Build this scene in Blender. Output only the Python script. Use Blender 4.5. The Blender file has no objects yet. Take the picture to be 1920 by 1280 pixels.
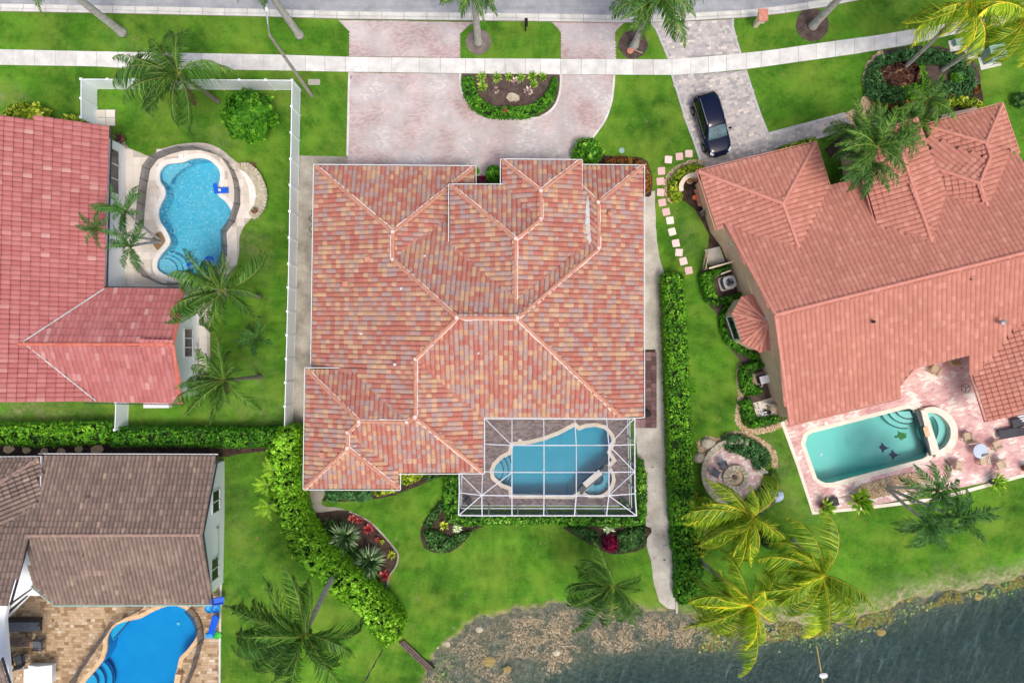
import bpy, bmesh, math, random
import numpy as np
from math import sin, cos, pi, radians, sqrt, atan2
from mathutils import Vector, Matrix, geometry as G, noise as NZ

RND = random.Random(11)
NP = np.random.default_rng(5)
H = 52.0            # drone height over the ground
F = 1280.0          # focal length in photo pixels (24 mm lens)
SC = bpy.context.scene
COL = SC.collection

# ------------------------------------------------------------------ camera, sky, sun, exposure
cam_d = bpy.data.cameras.new('camera'); cam_d.lens = 24.0; cam_d.sensor_width = 36.0
cam_d.clip_start = 0.5; cam_d.clip_end = 2000.0
cam = bpy.data.objects.new('camera', cam_d); COL.objects.link(cam)
cam.location = (0, 0, H); cam.rotation_euler = (0, 0, 0)
SC.camera = cam

SUN_EL, SUN_AZ = 66.0, 152.0     # azimuth clockwise from north (+Y)
W = bpy.data.worlds.new('World'); SC.world = W; W.use_nodes = True
nt = W.node_tree; nt.nodes.clear()
sky = nt.nodes.new('ShaderNodeTexSky'); sky.sky_type = 'NISHITA'; sky.sun_disc = False
sky.sun_elevation = radians(SUN_EL); sky.sun_rotation = radians(SUN_AZ)
sky.air_density = 0.8; sky.dust_density = 5.0; sky.ozone_density = 0.4
bg = nt.nodes.new('ShaderNodeBackground'); bg.inputs['Strength'].default_value = 0.15
wo = nt.nodes.new('ShaderNodeOutputWorld')
nt.links.new(sky.outputs[0], bg.inputs[0]); nt.links.new(bg.outputs[0], wo.inputs[0])

sd = bpy.data.lights.new('sun', 'SUN'); sd.energy = 1.15; sd.angle = radians(13); sd.color = (1.0, 0.96, 0.90)
so = bpy.data.objects.new('sun', sd); COL.objects.link(so); so.location = (0, 0, 80)
_a = radians(SUN_AZ); _e = radians(SUN_EL)
_dir = Vector((sin(_a) * cos(_e), cos(_a) * cos(_e), sin(_e)))
so.rotation_euler = _dir.to_track_quat('Z', 'Y').to_euler()
SC.view_settings.view_transform = 'Standard'; SC.view_settings.look = 'None'
SC.view_settings.exposure = 0.20; SC.view_settings.gamma = 1.0; SC.view_settings.use_curve_mapping = False
SC.render.engine = 'CYCLES'
SC.cycles.max_bounces = 8; SC.cycles.transparent_max_bounces = 24
SC.cycles.caustics_reflective = False; SC.cycles.caustics_refractive = False

# ------------------------------------------------------------------ helpers
def P(u, v, z=0.0):
    s = (H - z) / F
    return Vector(((u - 960.0) * s, (640.0 - v) * s, z))

def PP(pts, z=0.0):
    return [P(p[0], p[1], z) for p in pts]

KC = 1.0           # overall lightness of the colours below
def C(r, g, b):
    f = lambda c: (c / 255 / 12.92) if c <= 10.3 else ((c / 255 + 0.055) / 1.055) ** 2.4
    return (f(r) * KC, f(g) * KC, f(b) * KC, 1.0)

def mk(name, V, Fc, mat=None, parent=None, loc=None, smooth=False, rnd=None, mi=None):
    """one mesh object from world-space vertices"""
    o0 = Vector(loc) if loc is not None else Vector((0, 0, 0))
    me = bpy.data.meshes.new(name)
    off = o0.copy()
    p = parent
    if parent is not None:
        off = base_of(parent)
    A = np.array([tuple(v) for v in V], dtype=np.float64).reshape(-1, 3) - np.array(off)
    me.from_pydata(A.tolist(), [], [tuple(f) for f in Fc])
    if mat is not None:
        for m in (mat if isinstance(mat, (list, tuple)) else [mat]):
            me.materials.append(m)
    if mi is not None:
        me.polygons.foreach_set('material_index', np.array(mi, dtype=np.int32))
    if smooth:
        me.polygons.foreach_set('use_smooth', np.ones(len(me.polygons), dtype=bool))
    if rnd is not None:
        at = me.attributes.new('rnd', 'FLOAT', 'FACE'); at.data.foreach_set('value', np.array(rnd, dtype=np.float32))
    me.update()
    o = bpy.data.objects.new(name, me); COL.objects.link(o)
    if parent is not None:
        o.parent = parent
    else:
        o.location = o0
    return o

def base_of(o):
    v = Vector((0, 0, 0))
    while o is not None:
        v += o.location; o = o.parent
    return v

def mkq(name, Q, mat, parent=None, loc=None, rnd=None, smooth=False):
    """fast: array of quads (n,4,3) in world space"""
    Q = np.asarray(Q, dtype=np.float32); n = len(Q)
    off = base_of(parent) if parent is not None else Vector(loc or (0, 0, 0))
    V = (Q.reshape(-1, 3) - np.array(off, dtype=np.float32)).astype(np.float32)
    me = bpy.data.meshes.new(name)
    me.vertices.add(n * 4); me.vertices.foreach_set('co', V.ravel())
    me.loops.add(n * 4); me.loops.foreach_set('vertex_index', np.arange(n * 4, dtype=np.int32))
    me.polygons.add(n); me.polygons.foreach_set('loop_start', np.arange(0, n * 4, 4, dtype=np.int32))
    me.update(calc_edges=True)
    me.materials.append(mat)
    if rnd is not None:
        at = me.attributes.new('rnd', 'FLOAT', 'FACE'); at.data.foreach_set('value', np.asarray(rnd, dtype=np.float32))
    if smooth:
        me.polygons.foreach_set('use_smooth', np.ones(n, dtype=bool))
    o = bpy.data.objects.new(name, me); COL.objects.link(o)
    if parent is not None: o.parent = parent
    else: o.location = off
    return o

def thing(name, label, cat, loc=(0, 0, 0), group=None):
    o = bpy.data.objects.new(name, None); COL.objects.link(o)
    o.empty_display_size = 0.3
    o.location = loc; o['label'] = label; o['category'] = cat
    if group: o['group'] = group
    return o

def tag(o, label, cat, group=None):
    o['label'] = label; o['category'] = cat
    if group: o['group'] = group
    return o

def struct(o):
    o['kind'] = 'structure'; return o

def stuff(o):
    o['kind'] = 'stuff'; return o

def inst(name, mesh, parent, M):
    o = bpy.data.objects.new(name, mesh); COL.objects.link(o); o.parent = parent
    o.matrix_local = M
    return o

class MB:
    """collects shapes (world space) into one mesh"""
    def __init__(s): s.V = []; s.F = []; s.R = []; s.M = []
    def add(s, V, Fc, r=0.5, m=0):
        n = len(s.V); s.V += [tuple(v) for v in V]
        for f in Fc: s.F.append(tuple(i + n for i in f)); s.R.append(r); s.M.append(m)
        return s
    def box(s, c, d, rz=0.0, r=0.5, m=0, M=None):
        x, y, z = d[0] / 2, d[1] / 2, d[2] / 2
        V = [Vector((a, b, e)) for a in (-x, x) for b in (-y, y) for e in (-z, z)]
        R3 = M if M is not None else Matrix.Rotation(rz, 3, 'Z')
        c = Vector(c)
        V = [R3 @ v + c for v in V]
        return s.add(V, [(0, 1, 3, 2), (4, 6, 7, 5), (0, 4, 5, 1), (2, 3, 7, 6), (0, 2, 6, 4), (1, 5, 7, 3)], r, m)
    def bar(s, a, b, w, h=None, r=0.5, m=0, up=Vector((0, 0, 1))):
        a, b = Vector(a), Vector(b); h = h or w
        d = b - a; L = d.length
        if L < 1e-6: return s
        d /= L
        if abs(d.dot(up)) > 0.99: up = Vector((0, 1, 0))
        x = d.cross(up).normalized(); y = x.cross(d).normalized()
        V = []
        for q in (a, b):
            for i, j in ((-1, -1), (1, -1), (1, 1), (-1, 1)):
                V.append(q + x * (w / 2 * i) + y * (h / 2 * j))
        return s.add(V, [(0, 3, 2, 1), (4, 5, 6, 7), (0, 1, 5, 4), (1, 2, 6, 5), (2, 3, 7, 6), (3, 0, 4, 7)], r, m)
    def tube(s, pts, rad, n=8, r=0.5, m=0, cap=True):
        pts = [Vector(p) for p in pts]
        rads = rad if isinstance(rad, (list, tuple)) else [rad] * len(pts)
        V = []; Fc = []
        prev = None
        for i, p in enumerate(pts):
            t = (pts[min(i + 1, len(pts) - 1)] - pts[max(i - 1, 0)])
            t = t.normalized() if t.length > 1e-9 else Vector((0, 0, 1))
            ref = prev if prev is not None else (Vector((1, 0, 0)) if abs(t.x) < 0.9 else Vector((0, 1, 0)))
            x = (ref - t * ref.dot(t)).normalized(); prev = x
            y = t.cross(x)
            for k in range(n):
                a = 2 * pi * k / n
                V.append(p + (x * cos(a) + y * sin(a)) * rads[i])
        for i in range(len(pts) - 1):
            for k in range(n):
                k2 = (k + 1) % n
                Fc.append((i * n + k, i * n + k2, (i + 1) * n + k2, (i + 1) * n + k))
        if cap:
            Fc.append(tuple(range(n - 1, -1, -1)))
            Fc.append(tuple(range((len(pts) - 1) * n, len(pts) * n)))
        return s.add(V, Fc, r, m)
    def lathe(s, c, prof, n=20, r=0.5, m=0, sx=1.0, sy=1.0):
        c = Vector(c); V = []; Fc = []
        for (rr, z) in prof:
            for k in range(n):
                a = 2 * pi * k / n
                V.append(c + Vector((rr * cos(a) * sx, rr * sin(a) * sy, z)))
        for i in range(len(prof) - 1):
            for k in range(n):
                k2 = (k + 1) % n
                Fc.append((i * n + k, i * n + k2, (i + 1) * n + k2, (i + 1) * n + k))
        Fc.append(tuple(range(n - 1, -1, -1))); Fc.append(tuple(range((len(prof) - 1) * n, len(prof) * n)))
        return s.add(V, Fc, r, m)
    def prism(s, poly, z0, z1, r=0.5, m=0):
        """vertical prism, poly = list of xy"""
        p = [(v[0], v[1]) for v in poly]
        if area2(p) < 0: p = p[::-1]
        n = len(p)
        zt = z1 if isinstance(z1, (list, tuple)) else [z1] * n
        V = [(x, y, z0) for x, y in p] + [(x, y, zt[i]) for i, (x, y) in enumerate(p)]
        Fc = [(i, (i + 1) % n, n + (i + 1) % n, n + i) for i in range(n)]
        tri = G.tessellate_polygon([[Vector((x, y, 0)) for x, y in p]])
        for t in tri:
            a, b, c = t
            if (p[b][0] - p[a][0]) * (p[c][1] - p[a][1]) - (p[b][1] - p[a][1]) * (p[c][0] - p[a][0]) < 0: b, c = c, b
            Fc.append((n + a, n + b, n + c)); Fc.append((a, c, b))
        return s.add(V, Fc, r, m)
    def build(s, name, mat, parent=None, loc=None, smooth=False, rnd=False):
        return mk(name, s.V, s.F, mat, parent, loc, smooth, s.R if rnd else None, s.M if isinstance(mat, (list, tuple)) else None)

def area2(p):
    return sum(p[i][0] * p[(i + 1) % len(p)][1] - p[(i + 1) % len(p)][0] * p[i][1] for i in range(len(p))) / 2

def inpoly(pts, poly):
    pts = np.asarray(pts, dtype=float); x, y = pts[:, 0], pts[:, 1]
    c = np.zeros(len(pts), bool); n = len(poly)
    for i in range(n):
        x1, y1 = poly[i][0], poly[i][1]; x2, y2 = poly[(i + 1) % n][0], poly[(i + 1) % n][1]
        if y1 == y2: continue
        k = ((y1 > y) != (y2 > y)) & (x < (x2 - x1) * (y - y1) / (y2 - y1) + x1)
        c ^= k
    return c

def edge_dist(pts, poly, closed=True):
    pts = np.asarray(pts, dtype=float)[:, :2]; d = np.full(len(pts), 1e9); n = len(poly)
    for i in range(n if closed else n - 1):
        a = np.array(poly[i][:2], float); b = np.array(poly[(i + 1) % n][:2], float)
        ab = b - a; L = max(ab @ ab, 1e-12)
        t = np.clip(((pts - a) @ ab) / L, 0, 1)
        q = a + t[:, None] * ab
        d = np.minimum(d, np.hypot(*(pts - q).T))
    return d

def cr(pts, n=6, closed=True):
    """Catmull-Rom through the points"""
    out = []; m = len(pts)
    rng = range(m) if closed else range(m - 1)
    g = (lambda i: pts[i % m]) if closed else (lambda i: pts[min(max(i, 0), m - 1)])
    for i in rng:
        p0, p1, p2, p3 = g(i - 1), g(i), g(i + 1), g(i + 2)
        for k in range(n):
            t = k / n
            out.append(tuple(0.5 * (2 * p1[j] + (p2[j] - p0[j]) * t + (2 * p0[j] - 5 * p1[j] + 4 * p2[j] - p3[j]) * t * t + (3 * p1[j] - p0[j] - 3 * p2[j] + p3[j]) * t ** 3) for j in range(2)))
    if not closed: out.append(tuple(pts[-1][:2]))
    return out

def offset(poly, d):
    """closed polygon (xy) moved outward by d"""
    p = [(v[0], v[1]) for v in poly]
    if area2(p) < 0: p = p[::-1]
    n = len(p); out = []
    for i in range(n):
        a, b, c = Vector(p[i - 1]), Vector(p[i]), Vector(p[(i + 1) % n])
        e1 = (b - a); e2 = (c - b)
        if e1.length < 1e-9 or e2.length < 1e-9: out.append(p[i]); continue
        e1.normalize(); e2.normalize()
        n1 = Vector((e1.y, -e1.x)); n2 = Vector((e2.y, -e2.x))
        m = n1 + n2
        if m.length < 0.2: m = n1
        m.normalize(); k = d / max(m.dot(n1), 0.4)
        out.append((b.x + m.x * k, b.y + m.y * k))
    return out

def xy(pts, z=0.0):
    """photo pixels -> ground xy at height z"""
    return [tuple(P(p[0], p[1], z))[:2] for p in pts]

def rough_edge(poly, amp=0.03, step=0.35):
    out = []
    n = len(poly)
    for i in range(n):
        a, b = Vector(poly[i][:2]), Vector(poly[(i + 1) % n][:2]); L = (b - a).length
        k = max(1, int(L / step))
        for j in range(k):
            q = a + (b - a) * (j / k)
            out.append((q.x + RND.uniform(-amp, amp), q.y + RND.uniform(-amp, amp)))
    return out

def cdt(outline, holes=(), step=None, extra=()):
    """triangulated flat area with holes -> (xy list, triangles)"""
    V = []; E = []
    for loop in [outline] + list(holes):
        n0 = len(V); n = len(loop)
        V += [Vector((p[0], p[1])) for p in loop]
        E += [(n0 + i, n0 + (i + 1) % n) for i in range(n)]
    if step:
        a = np.array([p[:2] for p in outline]); mn, mx = a.min(0), a.max(0)
        gx, gy = np.meshgrid(np.arange(mn[0] + step / 2, mx[0], step), np.arange(mn[1] + step / 2, mx[1], step))
        g = np.c_[gx.ravel(), gy.ravel()]
        k = inpoly(g, outline) & (edge_dist(g, outline) > step * 0.3)
        for h in holes: k &= ~inpoly(g, h) & (edge_dist(g, h) > step * 0.3)
        V += [Vector(q) for q in g[k]]
    V += [Vector(q) for q in extra]
    r = G.delaunay_2d_cdt(V, E, [], 0, 1e-5)
    vs = [(v.x, v.y) for v in r[0]]; ts = [tuple(f) for f in r[2]]
    cen = np.array([[(vs[t[0]][0] + vs[t[1]][0] + vs[t[2]][0]) / 3, (vs[t[0]][1] + vs[t[1]][1] + vs[t[2]][1]) / 3] for t in ts])
    k = inpoly(cen, outline)
    for h in holes: k &= ~inpoly(cen, h)
    out = []
    for t, kk in zip(ts, k):
        if not kk: continue
        a, b, c = (vs[i] for i in t)
        if (b[0] - a[0]) * (c[1] - a[1]) - (b[1] - a[1]) * (c[0] - a[0]) < 0: t = (t[0], t[2], t[1])
        out.append(t)
    return vs, out

def slab(name, outline, z, mat, holes=(), thick=0.0, parent=None, step=None, zf=None, smooth=False):
    """flat area at height z with a skirt of the given thickness"""
    vs, ts = cdt(outline, holes, step)
    V = [(x, y, z if zf is None else zf(x, y)) for x, y in vs]; Fc = list(ts)
    if thick > 0:
        for loop, s in [(outline, 1)] + [(h, -1) for h in holes]:
            p = [(q[0], q[1]) for q in loop]
            if area2(p) * s < 0: p = p[::-1]
            n0 = len(V); n = len(p)
            zt = [z if zf is None else zf(*q) for q in p]
            V += [(q[0], q[1], zt[i]) for i, q in enumerate(p)] + [(q[0], q[1], zt[i] - thick) for i, q in enumerate(p)]
            Fc += [(n0 + i, n0 + n + i, n0 + n + (i + 1) % n, n0 + (i + 1) % n) for i in range(n)]
    return mk(name, V, Fc, mat, parent, smooth=smooth)

def ring(name, inner, outer, z, mat, thick=0.1, parent=None):
    """coping: band between two loops"""
    return slab(name, outer, z, mat, [inner], thick, parent)

def strip_poly(line, w):
    """polyline xy -> closed polygon of width w"""
    L = []; Rr = []
    n = len(line)
    for i in range(n):
        a = Vector(line[max(i - 1, 0)][:2]); b = Vector(line[min(i + 1, n - 1)][:2]); d = (b - a).normalized()
        nn = Vector((-d.y, d.x)) * (w / 2); c = Vector(line[i][:2])
        L.append(tuple(c + nn)); Rr.append(tuple(c - nn))
    return L + Rr[::-1]

# ------------------------------------------------------------------ materials
def new_mat(name):
    m = bpy.data.materials.new(name); m.use_nodes = True
    n = m.node_tree.nodes; n.clear()
    o = n.new('ShaderNodeOutputMaterial'); b = n.new('ShaderNodeBsdfPrincipled')
    m.node_tree.links.new(b.outputs[0], o.inputs[0])
    return m, m.node_tree, b, o

def _noise(t, scale, detail=4, rough=0.6, vec=None, stretch=None, rot=0.0):
    g = t.nodes.new('ShaderNodeNewGeometry')
    x = t.nodes.new('ShaderNodeTexNoise'); x.inputs['Scale'].default_value = scale
    x.inputs['Detail'].default_value = detail; x.inputs['Roughness'].default_value = rough
    src = g.outputs['Position']
    if stretch:
        mp = t.nodes.new('ShaderNodeMapping'); mp.vector_type = 'TEXTURE'; mp.inputs['Scale'].default_value = tuple(1 / q for q in stretch); mp.inputs['Rotation'].default_value = (0, 0, rot)
        t.links.new(src, mp.inputs[0]); src = mp.outputs[0]
    t.links.new(src, x.inputs['Vector'])
    return x.outputs[0]

def _ramp(t, src, stops, interp='LINEAR'):
    r = t.nodes.new('ShaderNodeValToRGB'); e = r.color_ramp.elements; r.color_ramp.interpolation = interp
    e[0].position, e[0].color = stops[0]; e[1].position, e[1].color = stops[-1]
    for p, c in stops[1:-1]:
        q = e.new(p); q.color = c
    t.links.new(src, r.inputs[0]); return r.outputs[0]

def _mix(t, fac, a, b, mode='MIX'):
    m = t.nodes.new('ShaderNodeMix'); m.data_type = 'RGBA'; m.blend_type = mode
    for s, v in ((m.inputs[0], fac), (m.inputs[6], a), (m.inputs[7], b)):
        if hasattr(v, 'is_linked'): t.links.new(v, s)
        else: s.default_value = v
    return m.outputs[2]

def _bump(t, b, src, strength, dist):
    k = t.nodes.new('ShaderNodeBump'); k.inputs['Strength'].default_value = strength; k.inputs['Distance'].default_value = dist
    t.links.new(src, k.inputs['Height']); t.links.new(k.outputs[0], b.inputs['Normal'])

def mat(name, c, c2=None, rough=0.8, scale=3.0, bump=0.0, bdist=0.02, bscale=None, metal=0.0, spec=0.3, lo=0.35, hi=0.65, fine=0.0, fscale=30, detail=5):
    """two-tone mottled surface with fine grain"""
    m, t, b, o = new_mat(name)
    b.inputs['Roughness'].default_value = rough; b.inputs['Metallic'].default_value = metal
    b.inputs['Specular IOR Level'].default_value = spec
    if c2 is None and not fine:
        b.inputs['Base Color'].default_value = c
    else:
        col = _ramp(t, _noise(t, scale, detail), [(lo, c), (hi, c2 or c)])
        if fine:
            f = _ramp(t, _noise(t, fscale, 3, 0.7), [(0.3, (1 - fine,) * 3 + (1,)), (0.7, (1 + fine,) * 3 + (1,))])
            col = _mix(t, 1.0, col, f, 'MULTIPLY')
        t.links.new(col, b.inputs['Base Color'])
    if bump:
        _bump(t, b, _noise(t, bscale or scale * 6, 4, 0.7), bump, bdist)
    return m

def amat(name, stops, rough=0.75, interp='LINEAR', mott=0.15, mscale=6.0, big=0.0, bigscale=0.35, spec=0.3, bump=0.0, bscale=20, trans=0.0, each=0.0):
    """colour by each piece's own random value, mottled"""
    m, t, b, o = new_mat(name)
    a = t.nodes.new('ShaderNodeAttribute'); a.attribute_type = 'GEOMETRY'; a.attribute_name = 'rnd'
    col = _ramp(t, a.outputs['Fac'], stops, interp)
    if mott:
        f = _ramp(t, _noise(t, mscale, 4, 0.65), [(0.25, (1 - mott,) * 3 + (1,)), (0.75, (1 + mott,) * 3 + (1,))])
        col = _mix(t, 1.0, col, f, 'MULTIPLY')
    if big:
        f = _ramp(t, _noise(t, bigscale, 3, 0.6), [(0.3, (1 - big,) * 3 + (1,)), (0.7, (1 + big,) * 3 + (1,))])
        col = _mix(t, 1.0, col, f, 'MULTIPLY')
    if each:
        oi = t.nodes.new('ShaderNodeObjectInfo')
        col = _mix(t, 1.0, col, _ramp(t, oi.outputs['Random'], [(0, (1 - each, 1 - each * .8, 1 - each * .9, 1)), (0.7, (1, 1, 1, 1)), (1, (1 + each, 1 + each * .8, 1 + each * .5, 1))]), 'MULTIPLY')
    t.links.new(col, b.inputs['Base Color'])
    b.inputs['Roughness'].default_value = rough; b.inputs['Specular IOR Level'].default_value = spec
    if bump: _bump(t, b, _noise(t, bscale, 3, 0.7), bump, 0.02)
    if trans:
        tr = t.nodes.new('ShaderNodeBsdfTranslucent'); ms = t.nodes.new('ShaderNodeMixShader'); ms.inputs[0].default_value = trans
        t.links.new(col, tr.inputs[0]); t.links.new(b.outputs[0], ms.inputs[1]); t.links.new(tr.outputs[0], ms.inputs[2])
        t.links.new(ms.outputs[0], o.inputs[0])
    return m

def water_mat(name, absorb, density, murk=None, murk_fac=0.0, bscale=2.2, bstr=0.25, bdist=0.05, stretch=None, rot=0.0, rough=0.03, glint=None):
    m = bpy.data.materials.new(name); m.use_nodes = True; t = m.node_tree; t.nodes.clear()
    o = t.nodes.new('ShaderNodeOutputMaterial')
    tr = t.nodes.new('ShaderNodeBsdfTransparent'); gl = t.nodes.new('ShaderNodeBsdfGlossy'); gl.inputs['Roughness'].default_value = rough
    fr = t.nodes.new('ShaderNodeFresnel'); fr.inputs['IOR'].default_value = 1.30
    h = _noise(t, bscale, 5, 0.55, stretch=stretch, rot=rot)
    k = t.nodes.new('ShaderNodeBump'); k.inputs['Strength'].default_value = bstr; k.inputs['Distance'].default_value = bdist
    t.links.new(h, k.inputs['Height'])
    t.links.new(k.outputs[0], gl.inputs['Normal']); t.links.new(k.outputs[0], fr.inputs['Normal'])
    base = tr.outputs[0]
    if murk:
        df = t.nodes.new('ShaderNodeBsdfDiffuse'); df.inputs[0].default_value = murk; t.links.new(k.outputs[0], df.inputs['Normal'])
        ms = t.nodes.new('ShaderNodeMixShader'); ms.inputs[0].default_value = murk_fac
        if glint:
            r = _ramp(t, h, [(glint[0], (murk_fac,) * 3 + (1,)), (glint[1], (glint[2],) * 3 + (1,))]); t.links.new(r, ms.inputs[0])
            dc = _ramp(t, h, [(glint[0], murk), (glint[1], glint[3])]); t.links.new(dc, df.inputs[0])  # glints painted in: paler, denser diffuse colour where the ripple noise is high
        t.links.new(tr.outputs[0], ms.inputs[1]); t.links.new(df.outputs[0], ms.inputs[2]); base = ms.outputs[0]
    mx = t.nodes.new('ShaderNodeMixShader')
    t.links.new(fr.outputs[0], mx.inputs[0]); t.links.new(base, mx.inputs[1]); t.links.new(gl.outputs[0], mx.inputs[2])
    t.links.new(mx.outputs[0], o.inputs['Surface'])
    if density > 0:
        va = t.nodes.new('ShaderNodeVolumeAbsorption'); va.inputs[0].default_value = absorb; va.inputs[1].default_value = density
        t.links.new(va.outputs[0], o.inputs['Volume'])
    return m

def lawn_mat():
    m, t, b, o = new_mat('lawn_grass')
    a = _ramp(t, _noise(t, 0.22, 4, 0.6), [(0.3, C(60, 102, 30)), (0.5, C(74, 124, 35)), (0.72, C(92, 148, 42))])
    p = _ramp(t, _noise(t, 1.3, 5, 0.65), [(0.28, (0.66, 0.68, 0.62, 1)), (0.5, (1, 1, 1, 1)), (0.75, (1.28, 1.2, 1.15, 1))])
    col = _mix(t, 1.0, a, p, 'MULTIPLY')
    f = _ramp(t, _noise(t, 5.5, 6, 0.85), [(0.25, (0.55, 0.62, 0.5, 1)), (0.75, (1.45, 1.36, 1.4, 1))])
    col = _mix(t, 1.0, col, f, 'MULTIPLY')
    # soft mowing bands and worn, dry places
    band = _ramp(t, _noise(t, 0.5, 3, 0.5, stretch=(0.25, 2.0, 1)), [(0.36, (0.86, 0.88, 0.84, 1)), (0.64, (1.14, 1.1, 1.1, 1))])
    col = _mix(t, 1.0, col, band, 'MULTIPLY')
    wa = t.nodes.new('ShaderNodeAttribute'); wa.attribute_name = 'worn'
    wm = _mix(t, 1.0, wa.outputs['Color'], _ramp(t, _noise(t, 1.1, 8, 0.78), [(0.40, (0, 0, 0, 1)), (0.62, (1, 1, 1, 1))]), 'MULTIPLY')
    col = _mix(t, wm, col, _ramp(t, _noise(t, 2.5, 5, 0.7), [(0.35, C(118, 124, 66)), (0.65, C(172, 164, 128))]))
    yel = _ramp(t, _noise(t, 0.32, 7, 0.72), [(0.44, (0, 0, 0, 1)), (0.64, (0.6, 0.6, 0.6, 1))])
    col = _mix(t, yel, col, C(132, 160, 58))
    dry = _ramp(t, _noise(t, 0.75, 7, 0.75), [(0.60, (0, 0, 0, 1)), (0.76, (0.8, 0.8, 0.8, 1))])
    col = _mix(t, dry, col, C(150, 146, 96))
    # dry, sandy bank by the water (y falls towards the lake)
    g = t.nodes.new('ShaderNodeNewGeometry'); at = t.nodes.new('ShaderNodeAttribute'); at.attribute_name = 'bank'
    bank = _mix(t, 1.0, at.outputs['Color'], _ramp(t, _noise(t, 1.4, 6, 0.7), [(0.35, (0.1, 0.1, 0.1, 1)), (0.62, (1, 1, 1, 1))]), 'MULTIPLY')
    sand = _ramp(t, _noise(t, 3.0, 5, 0.7), [(0.35, C(120, 118, 76)), (0.65, C(196, 184, 158))])
    col = _mix(t, bank, col, sand)
    # the bed under the water
    bed = t.nodes.new('ShaderNodeAttribute'); bed.attribute_name = 'bed'
    bc = _ramp(t, _noise(t, 2.4, 7, 0.75), [(0.34, C(98, 98, 68)), (0.5, C(140, 130, 96)), (0.6, C(182, 162, 128)), (0.72, C(204, 182, 150))])
    col = _mix(t, bed.outputs['Fac'], col, bc)
    t.links.new(col, b.inputs['Base Color']); b.inputs['Roughness'].default_value = 0.95; b.inputs['Specular IOR Level'].default_value = 0.1
    _bump(t, b, _noise(t, 22, 3, 0.8), 0.7, 0.05)
    return m

M = {}
M['lawn'] = lawn_mat()
def road_mat():
    m, t, b, o = new_mat('asphalt')
    c = _ramp(t, _noise(t, 0.7, 6, 0.7), [(0.35, C(148, 151, 156)), (0.65, C(176, 178, 181))])
    c = _mix(t, 1.0, c, _ramp(t, _noise(t, 0.9, 5, 0.65, stretch=(0.12, 2.2, 1)), [(0.35, (0.86, 0.86, 0.87, 1)), (0.65, (1.06, 1.06, 1.06, 1))]), 'MULTIPLY')
    c = _mix(t, 1.0, c, _ramp(t, _noise(t, 12, 4, 0.8), [(0.3, (0.84, 0.84, 0.84, 1)), (0.7, (1.14, 1.14, 1.14, 1))]), 'MULTIPLY')
    t.links.new(c, b.inputs['Base Color']); b.inputs['Roughness'].default_value = 0.9
    _bump(t, b, _noise(t, 60, 3, 0.7), 0.3, 0.01)
    return m
M['asphalt'] = road_mat()
M['curb'] = mat('curb_concrete', C(196, 194, 186), C(226, 224, 217), 0.85, 0.8, 0.2, 0.01, 40, fine=0.08, fscale=12)
M['walk'] = amat('sidewalk_concrete', [(0, C(212, 210, 205)), (0.5, C(219, 218, 213)), (1, C(227, 226, 221))], 0.88, mott=0.20, mscale=1.3, big=0.10, bigscale=0.4, bump=0.2, bscale=30)
M['joint'] = mat('joint_dirt', C(120, 116, 106), C(150, 144, 132), 0.95, 4)
M['pathconc'] = mat('path_concrete', C(168, 163, 152), C(206, 201, 190), 0.9, 0.7, 0.25, 0.01, 30, fine=0.12, fscale=9)
M['pathdark'] = mat('weathered_concrete', C(136, 131, 120), C(184, 178, 165), 0.9, 0.6, 0.25, 0.01, 30, fine=0.12, fscale=9)
KC = 0.86
M['pink'] = amat('pink_paver', [(0, C(194, 168, 166)), (0.3, C(207, 189, 187)), (0.6, C(215, 203, 200)), (0.85, C(206, 202, 203)), (1, C(228, 220, 214))], 0.85, mott=0.16, mscale=0.9, big=0.12, bigscale=0.35)
M['pinkbase'] = mat('pink_joint', C(178, 150, 148), C(205, 184, 182), 0.95, 1.2, fine=0.1, fscale=14)
KC = 0.94
M['grey'] = amat('grey_paver', [(0, C(166, 162, 162)), (0.35, C(190, 184, 182)), (0.7, C(202, 195, 191)), (0.9, C(212, 202, 195)), (1, C(228, 219, 207))], 0.85, mott=0.08, mscale=1.2, big=0.06)
M['greybase'] = mat('grey_joint', C(150, 148, 150), C(172, 170, 170), 0.95, 1.2)
KC = 1.0
M['edgegrey'] = mat('grey_edge_paver', C(176, 174, 176), C(200, 198, 198), 0.85, 4, fine=0.1, fscale=6)
M['redpad'] = amat('red_brick_paver', [(0, C(96, 74, 74)), (0.5, C(122, 96, 96)), (1, C(150, 122, 120))], 0.9, mott=0.2, mscale=2, big=0.15, bigscale=0.6)
M['trav'] = amat('travertine_paver', [(0, C(140, 112, 84)), (0.3, C(176, 148, 114)), (0.6, C(196, 172, 140)), (0.85, C(186, 158, 130)), (1, C(216, 202, 178))], 0.75, mott=0.15, mscale=3)
M['travbase'] = mat('travertine_joint', C(126, 100, 78), C(160, 130, 100), 0.95, 3)
M['deckpink'] = amat('pool_deck_paver', [(0, C(202, 152, 150)), (0.4, C(222, 180, 176)), (0.72, C(230, 198, 192)), (0.8, C(240, 224, 214)), (1, C(246, 234, 226))], 0.8, mott=0.06, mscale=2)
M['deckpinkbase'] = mat('pool_deck_joint', C(206, 166, 162), C(228, 196, 190), 0.95, 3)
M['deckmain'] = amat('lanai_paver', [(0, C(128, 114, 114)), (0.5, C(148, 134, 133)), (1, C(168, 154, 152))], 0.85, mott=0.08, mscale=2)
M['deckcream'] = amat('cream_deck_tile', [(0, C(214, 204, 190)), (0.5, C(226, 217, 205)), (1, C(234, 226, 216))], 0.8, mott=0.06, mscale=2)
M['creamjoint'] = mat('cream_joint', C(186, 176, 164), C(202, 194, 182), 0.95, 3)
M['coping'] = mat('cream_coping', C(228, 216, 196), C(240, 231, 215), 0.6, 2.0, fine=0.05, fscale=14)
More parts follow.
